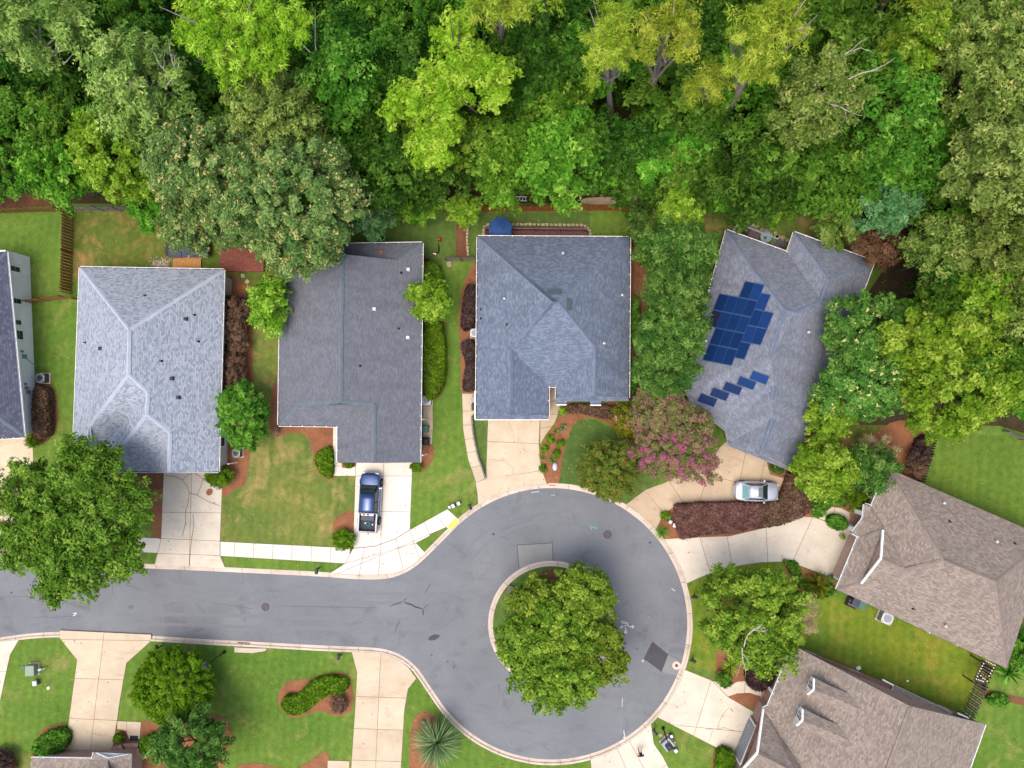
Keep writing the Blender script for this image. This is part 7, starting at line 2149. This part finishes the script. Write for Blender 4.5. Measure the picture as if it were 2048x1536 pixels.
# low ground cover on the forest floor
rng = np.random.default_rng(77); qs = []; tn = []
for _ in range(620):
    px_, py_ = rnd.uniform(-60, 2120), rnd.uniform(-60, 860)
    if not (py_ < 392 or (px_ > 1790 and py_ < 830)): continue
    if 30 < px_ < 135 and py_ > 370: continue
    if 960 < px_ < 1300 and py_ > 376: continue
    c = P(px_, py_, .4); r_ = rnd.uniform(.5, 1.3)
    d = dirs(rng, 46, -.1); p = d * r_ * rng.uniform(.5, 1, (46, 1)) * np.array([1, 1, .6]) + np.array([c.x, c.y, .25])
    qs.append(leaf_quads(rng, p, norm(d + np.array([0, 0, .8]) + .4 * rng.normal(size=d.shape)), .17, .08)); tn.append(np.clip(.6 * rnd.random() + .4 * rng.random(46), 0, 1) * .9)
o = bpy.data.objects.new('undergrowth', quad_mesh('undergrowth', np.concatenate(qs), np.concatenate(tn), M['l_mid'])); COL.objects.link(o)
tag(o, 'low leafy undergrowth covering the floor of the woods', 'undergrowth', kind='stuff')
# straw coloured dry grass
shrub('dry straw coloured grass in the bed above the brown house', 1760, 892, 38, 1.2, 'straw', ry=26, rz=.9)
twigs(thing('dead_bush', 'pile of dry brown twigs behind the low grey fence', 'dead bush', P(2035, 855, 0)), (0, 0, .2), (.4, .3, .3), 2.2, .05, M['bark_brown'], 44)

# ------------------------------------------------------------------ garden trees and shrubs
tree('big green street tree over the road at the left edge', 150, 1035, 168, 8, 'oak', ry=158, rz=5, arms=[(60, 975, 70), (165, 945, 72), (262, 995, 52), (105, 1040, 92), (205, 1050, 92), (55, 1085, 66), (150, 1125, 76), (240, 1110, 56), (115, 1165, 44), (215, 925, 46)], limbs=14, trunk_r=.3, base=(165, 1060))
t_ = bpy.data.objects['tree']
for i, (x, y, r, ry_, lab) in enumerate(((1072, 1204, 52, 48, 'upper left tree of the island'), (1166, 1182, 62, 52, 'upper right tree of the island'), (1110, 1262, 84, 72, 'middle tree of the island'), (1052, 1290, 54, 66, 'left tree of the island above the kerb'), (1186, 1300, 66, 70, 'right lower tree of the island'), (1118, 1346, 100, 60, 'lowest tree of the island, hanging over the street'))):
    tree(lab, x, y, r, 4.0 + (i % 3) * .4, 'island', ry=ry_, rz=2.5, base=(1080 + (x - 1100) * .55, 1240 + (y - 1260) * .55), limbs=7, group='trees on the round island')
t_ = tree('round tree in green turning yellow right of the circle', 1502, 1235, 106, 5.5, 'island', ry=102, rz=3.6, limbs=10)
twigs(t_, (-1.4, -1.6, 8.5), (.3, .9, .15), 1.7, .09, M['twig'], 51, 2); twigs(t_, (-1.5, -1.8, 8.2), (-.2, -.9, -.05), 1.5, .07, M['twig'], 52, 2)
shrub('bare grey twiggy bush at the right of the round yellowing tree', 1606, 1232, 34, 3, 'straw', ry=46, rz=1.8)
tree('round red tipped tree at the top of the circle', 1215, 938, 54, 3.6, 'red', ry=58, rz=2.3, limbs=7)
pg = 'pink flowering trees by the tan driveway'
tree('pink flowering tree nearest the tan driveway, thick with bloom', 1352, 905, 88, 4, 'pinkful', ry=62, rz=2.3, limbs=9, group=pg)
tree('pink flowering tree leaning on the solar house eave', 1378, 850, 50, 4.4, 'pink', ry=40, rz=2, limbs=8, group=pg)
tree('thinly flowering pink tree below the evergreens', 1318, 818, 50, 4, 'pink', ry=52, rz=2.2, limbs=8, group=pg)
shrub('oleander like bush with pale pink flowers at the blue grey house corner', 1258, 835, 31, 2.2, 'gard', ry=42, rz=1.5)
tree('dense round tree beside the left street lamp', 350, 1372, 74, 2.5, 'clip', ry=68, rz=2.0, limbs=6)
tree('loose blue green tree in the straw ring at the bottom left', 385, 1490, 84, 4.4, 'ever', ry=64, rz=2.6, limbs=8)
tree('round green tree right of the slate house eave', 862, 602, 39, 4.2, 'lime', ry=44, rz=2.2, limbs=6)
tree('green tree at the upper left of the slate house', 545, 608, 38, 4.4, 'lime', ry=60, rz=2.4, limbs=6)
tree('green tree beside the pale grey house wall', 486, 832, 42, 3.6, 'round', ry=62, rz=2.3, limbs=6)
shrub('round dark green shrub at the front corner of the pale grey house', 440, 951, 24, 1.2, 'clip', ry=20, rz=.8)
tree('bright green tree at the end of the purple hedge', 1642, 938, 58, 4.6, 'lime', ry=64, rz=2.6, limbs=7)
tree('bright green tree at the right eave of the solar house', 1662, 830, 42, 4.6, 'lime', ry=48, rz=2.4, limbs=7)
tree('dark glossy tree at the corner of the brown house', 1742, 936, 47, 3.8, 'ever', ry=40, rz=2.2, limbs=6)
bs = 'dark shrubs along the pale grey house wall'
for i, (x, y, r, ry_) in enumerate(((475, 617, 21, 21), (473, 652, 21, 20), (474, 684, 21, 19), (470, 722, 21, 19), (470, 752, 21, 18), (467, 776, 20, 12))):
    shrub(('uppermost', 'second', 'third', 'fourth', 'fifth', 'lowest')[i] + ' dark brown shrub along the pale grey house wall', x, y, r, 1.3, 'brown', ry=ry_, rz=1.0, group=bs)
hedge('long brown clipped hedge against the white wall', [(66, 782), (82, 777), (92, 790), (92, 860), (84, 872), (66, 868)], 1.3, 'brown')
shrub('small dark green shrub at the corner of the white house', 66, 882, 12, .9, 'clip', rz=.7)
hedge('big purple hedge between the two right driveways, left part', [(1352, 1012), (1400, 1008), (1470, 1006), (1520, 1008), (1527, 1034), (1522, 1054), (1470, 1064), (1400, 1072), (1364, 1078), (1353, 1050)], 1.2, 'purple', sm=0)
hedge('dull purple brown hedge from the sedan towards the right porch', [(1520, 1008), (1560, 1003), (1572, 975), (1580, 948), (1606, 945), (1622, 985), (1624, 1020), (1600, 1036), (1560, 1050), (1523, 1056)], 1.2, 'brown', sm=0)
hedge('upper dark plum hedge at the left wall of the blue grey house', [(933, 574), (944, 569), (952, 590), (950, 628), (944, 650), (930, 659), (922, 648), (926, 610)], 1.2, 'plum')
hedge('lower dark plum hedge curving along the blue grey house', [(922, 690), (932, 680), (946, 684), (952, 710), (952, 770), (938, 780), (926, 776), (932, 730), (926, 706)], 1.2, 'plum')
hedge('brown clipped hedge under the front window of the blue grey house', [(1136, 812), (1170, 810), (1215, 812), (1234, 822), (1230, 836), (1200, 834), (1165, 826), (1140, 825)], .8, 'brown')
hedge('green clipped hedge along the right wall of the slate house', [(848, 530), (868, 524), (882, 545), (882, 575), (848, 575)], 1.2, 'clip')
hedge('long green clipped hedge below the round tree at the slate house', [(850, 645), (878, 645), (888, 690), (888, 750), (876, 784), (850, 790)], 1.3, 'clip')
hedge('green wedge shaped bush beside the front walk of the slate house', [(630, 912), (645, 900), (660, 898), (662, 950), (648, 954), (634, 935)], .9, 'clip', cat='shrub', name='shrub')
shrub('green clipped shrub in the straw at the foot of the truck driveway', 688, 1080, 20, .8, 'clip', ry=17, rz=.6)
shrub('small green shrub by the slate house garage corner', 833, 933, 11, .7, 'clip', ry=9, rz=.5)
shrub('tiny green shrub under the slate house eave', 698, 929, 8, .5, 'clip', ry=5, rz=.4)
hedge('snaking green hedge in the straw bed of the bottom lawn', [(562, 1406), (574, 1392), (588, 1394), (600, 1388), (616, 1370), (640, 1358), (670, 1354), (692, 1362), (694, 1376), (680, 1388), (656, 1390), (632, 1406), (610, 1424), (590, 1430), (570, 1424)], .8, 'clip')
shrub('dry twiggy rose bush in the straw bed of the bottom lawn', 678, 1408, 16, .7, 'brown', ry=15, rz=.5)
hedge('oval clipped green bush beside the bottom left driveway', [(64, 1502), (72, 1482), (96, 1466), (122, 1464), (131, 1476), (126, 1494), (104, 1510), (76, 1514)], 1.1, 'round', cat='shrub', name='shrub')
shrub('dark mounded bush in the bottom left corner', 4, 1525, 26, 1.0, 'plum', rz=.8)
hedge('square clipped shrub beside the brick court', [(279, 1484), (296, 1474), (310, 1488), (296, 1512), (279, 1505)], 1.3, 'clip', cat='shrub', name='shrub', sm=0)
shrub('small round shrub by the doormat', 238, 1475, 9, .6, 'clip', rz=.5)
hedge('clipped green hedge at the bottom beside the concrete driveway', [(1438, 1508), (1448, 1500), (1466, 1508), (1470, 1520), (1462, 1560), (1432, 1560)], 1.2, 'clip', sm=0)
hedge('dark plum hedge by the walk of the dormer house', [(1500, 1330), (1518, 1322), (1550, 1326), (1552, 1345), (1540, 1372), (1520, 1382), (1500, 1374), (1497, 1350)], 1.4, 'plum')
blades('lime strappy clump in the bed below the yellowing tree', 1460, 1332, .5, 90, .9, .03, 'l_lime', .7)
shrub('rounded green shrub at the tip of the dormer house bed', 1449, 1358, 13, .8, 'round', rz=.6)
shrub('grey rock plant under the yellowing tree', 1466, 1318, 6, .4, 'vari', rz=.3)
shrub('round clipped lime shrub by the porch of the brown house', 1713, 998, 16, 1.2, 'clip', rz=1.0)
shrub('dark green clump left of the lime shrub at the brown house', 1655, 998, 18, .8, 'round', ry=13, rz=.6)
shrub('small green clump beside the porch walk', 1680, 1000, 13, .7, 'round', ry=11, rz=.5)
shrub('green shrub at the tip of the purple brown hedge', 1638, 1017, 13, .8, 'round', ry=13, rz=.6)
hedge('oval green shrub on the driveway before the brown porch', [(1658, 1044), (1662, 1034), (1676, 1032), (1692, 1040), (1694, 1054), (1682, 1059), (1666, 1055)], .9, 'round', cat='shrub', name='shrub')
blades('dark spreading palm like plant under the bright green tree', 1675, 982, .5, 60, .9, .03, 'l_sago', .5)
blades('white flowering clump by the window wall of the brown house', 1712, 970, .5, 60, .7, .03, 'l_vari', .5)
hedge('ribbon of liriope grass in the straw bed of the sago palm', [(1576, 1124), (1592, 1126), (1600, 1140), (1606, 1160), (1618, 1176), (1606, 1178), (1592, 1160), (1580, 1142)], .45, 'round', name='plant', cat='plant')
shrub('low green mound under the sago palm', 1640, 1180, 24, .3, 'round', ry=14, rz=.25)
blades('sago palm with an orange cone in the straw bed', 1635, 1168, .8, 56, 1.15, .07, 'l_sago', .35, 'palm', 'palm', .05, .05, fronds=True, center=M['terracotta'])
blades('big spiky blue green palm at the bottom of the circle', 874, 1484, 1.6, 360, 2.6, .045, 'l_spiky', .55, 'palm', 'palm', .1, -.2)
blades('green grassy clump at the tip of the right bed', 1324, 1064, .4, 90, .8, .02, 'l_grass', .8)
shrub('small dark shrub beside the round topped pedestals', 1331, 1031, 7, .5, 'clip', rz=.4)
shrub('low clipped juniper at the tan driveway', 1554, 937, 12, .6, 'ever', ry=9, rz=.5)
hedge('brownish dwarf shrubs beside the black fence', [(1842, 880), (1858, 872), (1864, 880), (1860, 900), (1848, 908), (1838, 896)], 1.3, 'plum', cat='shrub', name='shrub')
shrub('middle dark shrub of the row by the black fence', 1839, 913, 17, 1.3, 'plum', rz=1.0)
shrub('lowest dark shrub of the row by the black fence', 1831, 938, 16, 1.3, 'brown', rz=1.0)
# planting in the straw bed at the top of the circle
for x, y, r, k, lab in ((1127, 822, 7, 'lime', 'lime shrub at the top of the round shrub bed'), (1100, 878, 6.5, 'clip', 'left one of the upper pair of round lime shrubs'), (1120, 886, 6.5, 'clip', 'right one of the upper pair of round lime shrubs'), (1090, 898, 6, 'clip', 'left one of the lower pair of round lime shrubs'), (1113.5, 907, 6.5, 'clip', 'right one of the lower pair of round lime shrubs'), (1087, 937, 6, 'round', 'dark green shrub nearest the apron of the top driveway')):
    shrub(lab, x, y, r, .4, k, rz=.32)
blades('striped agave like rosette in the straw bed', 1127, 855, .25, 40, .36, .05, 'l_spiky', .1)
blades('dark rosette with white flowers in the straw bed', 1112, 861, .3, 40, .36, .03, 'l_vari', .3)
blades('dark grassy clump left of the boulder', 1086, 915, .3, 50, .42, .015, 'l_grass', .6)
blades('dark grassy clump touching the boulder', 1105, 919, .35, 60, .5, .015, 'l_ever', .6)
shrub('bare grey shrub at the left corner of the slate house bed', 551, 863, 10, .5, 'straw', rz=.4)
shrub('green strip shrub right of the blue grey house', 1268, 640, 9, 1.2, 'mid', ry=60, rz=1.0)
shrub('second green strip shrub right of the blue grey house', 1267, 750, 9, 1.2, 'mid', ry=40, rz=1.0)
blades('big leaved plant beside the orange fence stub', 1290, 525, .6, 22, .7, .14, 'l_vivid', .5)
blades('broad leaved banana like clump at the brown house corner', 2016, 1345, .8, 40, 1.3, .10, 'l_mid', .6)
shrub('green shrub at the right edge beside the brown house', 2040, 1300, 26, 2, 'mid', ry=40, rz=1.4)
shrub('small shrub in the straw bed between the brown houses lawns', 1995, 1400, 18, .5, 'round', ry=9, rz=.4)
bed([(1966, 1378), (1990, 1384), (2030, 1392), (2060, 1400), (2060, 1412), (2020, 1405), (1980, 1396), (1964, 1390)], 'mulch_dark')
# plants in the pots
for o in list(bpy.data.objects):
    if o.get('_plant'):
        rng = np.random.default_rng(len(o['label'])); d = dirs(rng, 60, .05)
        p = d * .26 * rng.uniform(.4, 1, (60, 1)) + np.array([0, 0, .42])
        me = quad_mesh('plant', leaf_quads(rng, p, norm(d + np.array([0, 0, .6])), .10, .05), rng.random(60) * .9, M['l_lime'] if 'lime' in o['label'] or 'small' in o['label'] else M['l_mid'])
        x = bpy.data.objects.new('plant', me); COL.objects.link(x); x.parent = o
        del o['_plant']
# fallen leaf litter in the roof valleys of the pale grey house
for o in list(bpy.data.objects):
    if o.type == 'MESH' and len(o.data.materials) == 0 and o.parent is None: print('no material', o.name)

# fallen leaves and straw scattered over lawns, beds and paving
rng = np.random.default_rng(5); n = 3400
px_ = rng.uniform(-20, 2068, n); py_ = rng.uniform(420, 1550, n)
c = np.array([tuple(P(a, b, ZL)) for a, b in zip(px_, py_)]); 
keep = np.ones(n, bool)
onroad = np.array([inside((x, y), [tuple(p) for p in Ew[::3]]) for x, y in c[:, :2]])
keep[onroad & (rng.random(n) < .93)] = False
c = c[keep]; onroad = onroad[keep]; c[:, 2] = np.where(onroad, .02, ZP + .02)
nr = norm(np.array([0, 0, 1.0]) + .25 * rng.normal(size=c.shape))
q = leaf_quads(rng, c, nr, .075, .035, .5)
M['l_litter'] = leafm('l_litter', LC(120, 84, 52), LC(176, 140, 86), LC(196, 172, 110))
o = bpy.data.objects.new('leaf_litter', quad_mesh('leaf_litter', q, rng.random(len(c)) * .9, M['l_litter'])); COL.objects.link(o)
tag(o, 'fallen dry leaves scattered over the lawns, beds and paving', 'leaf litter', kind='stuff')
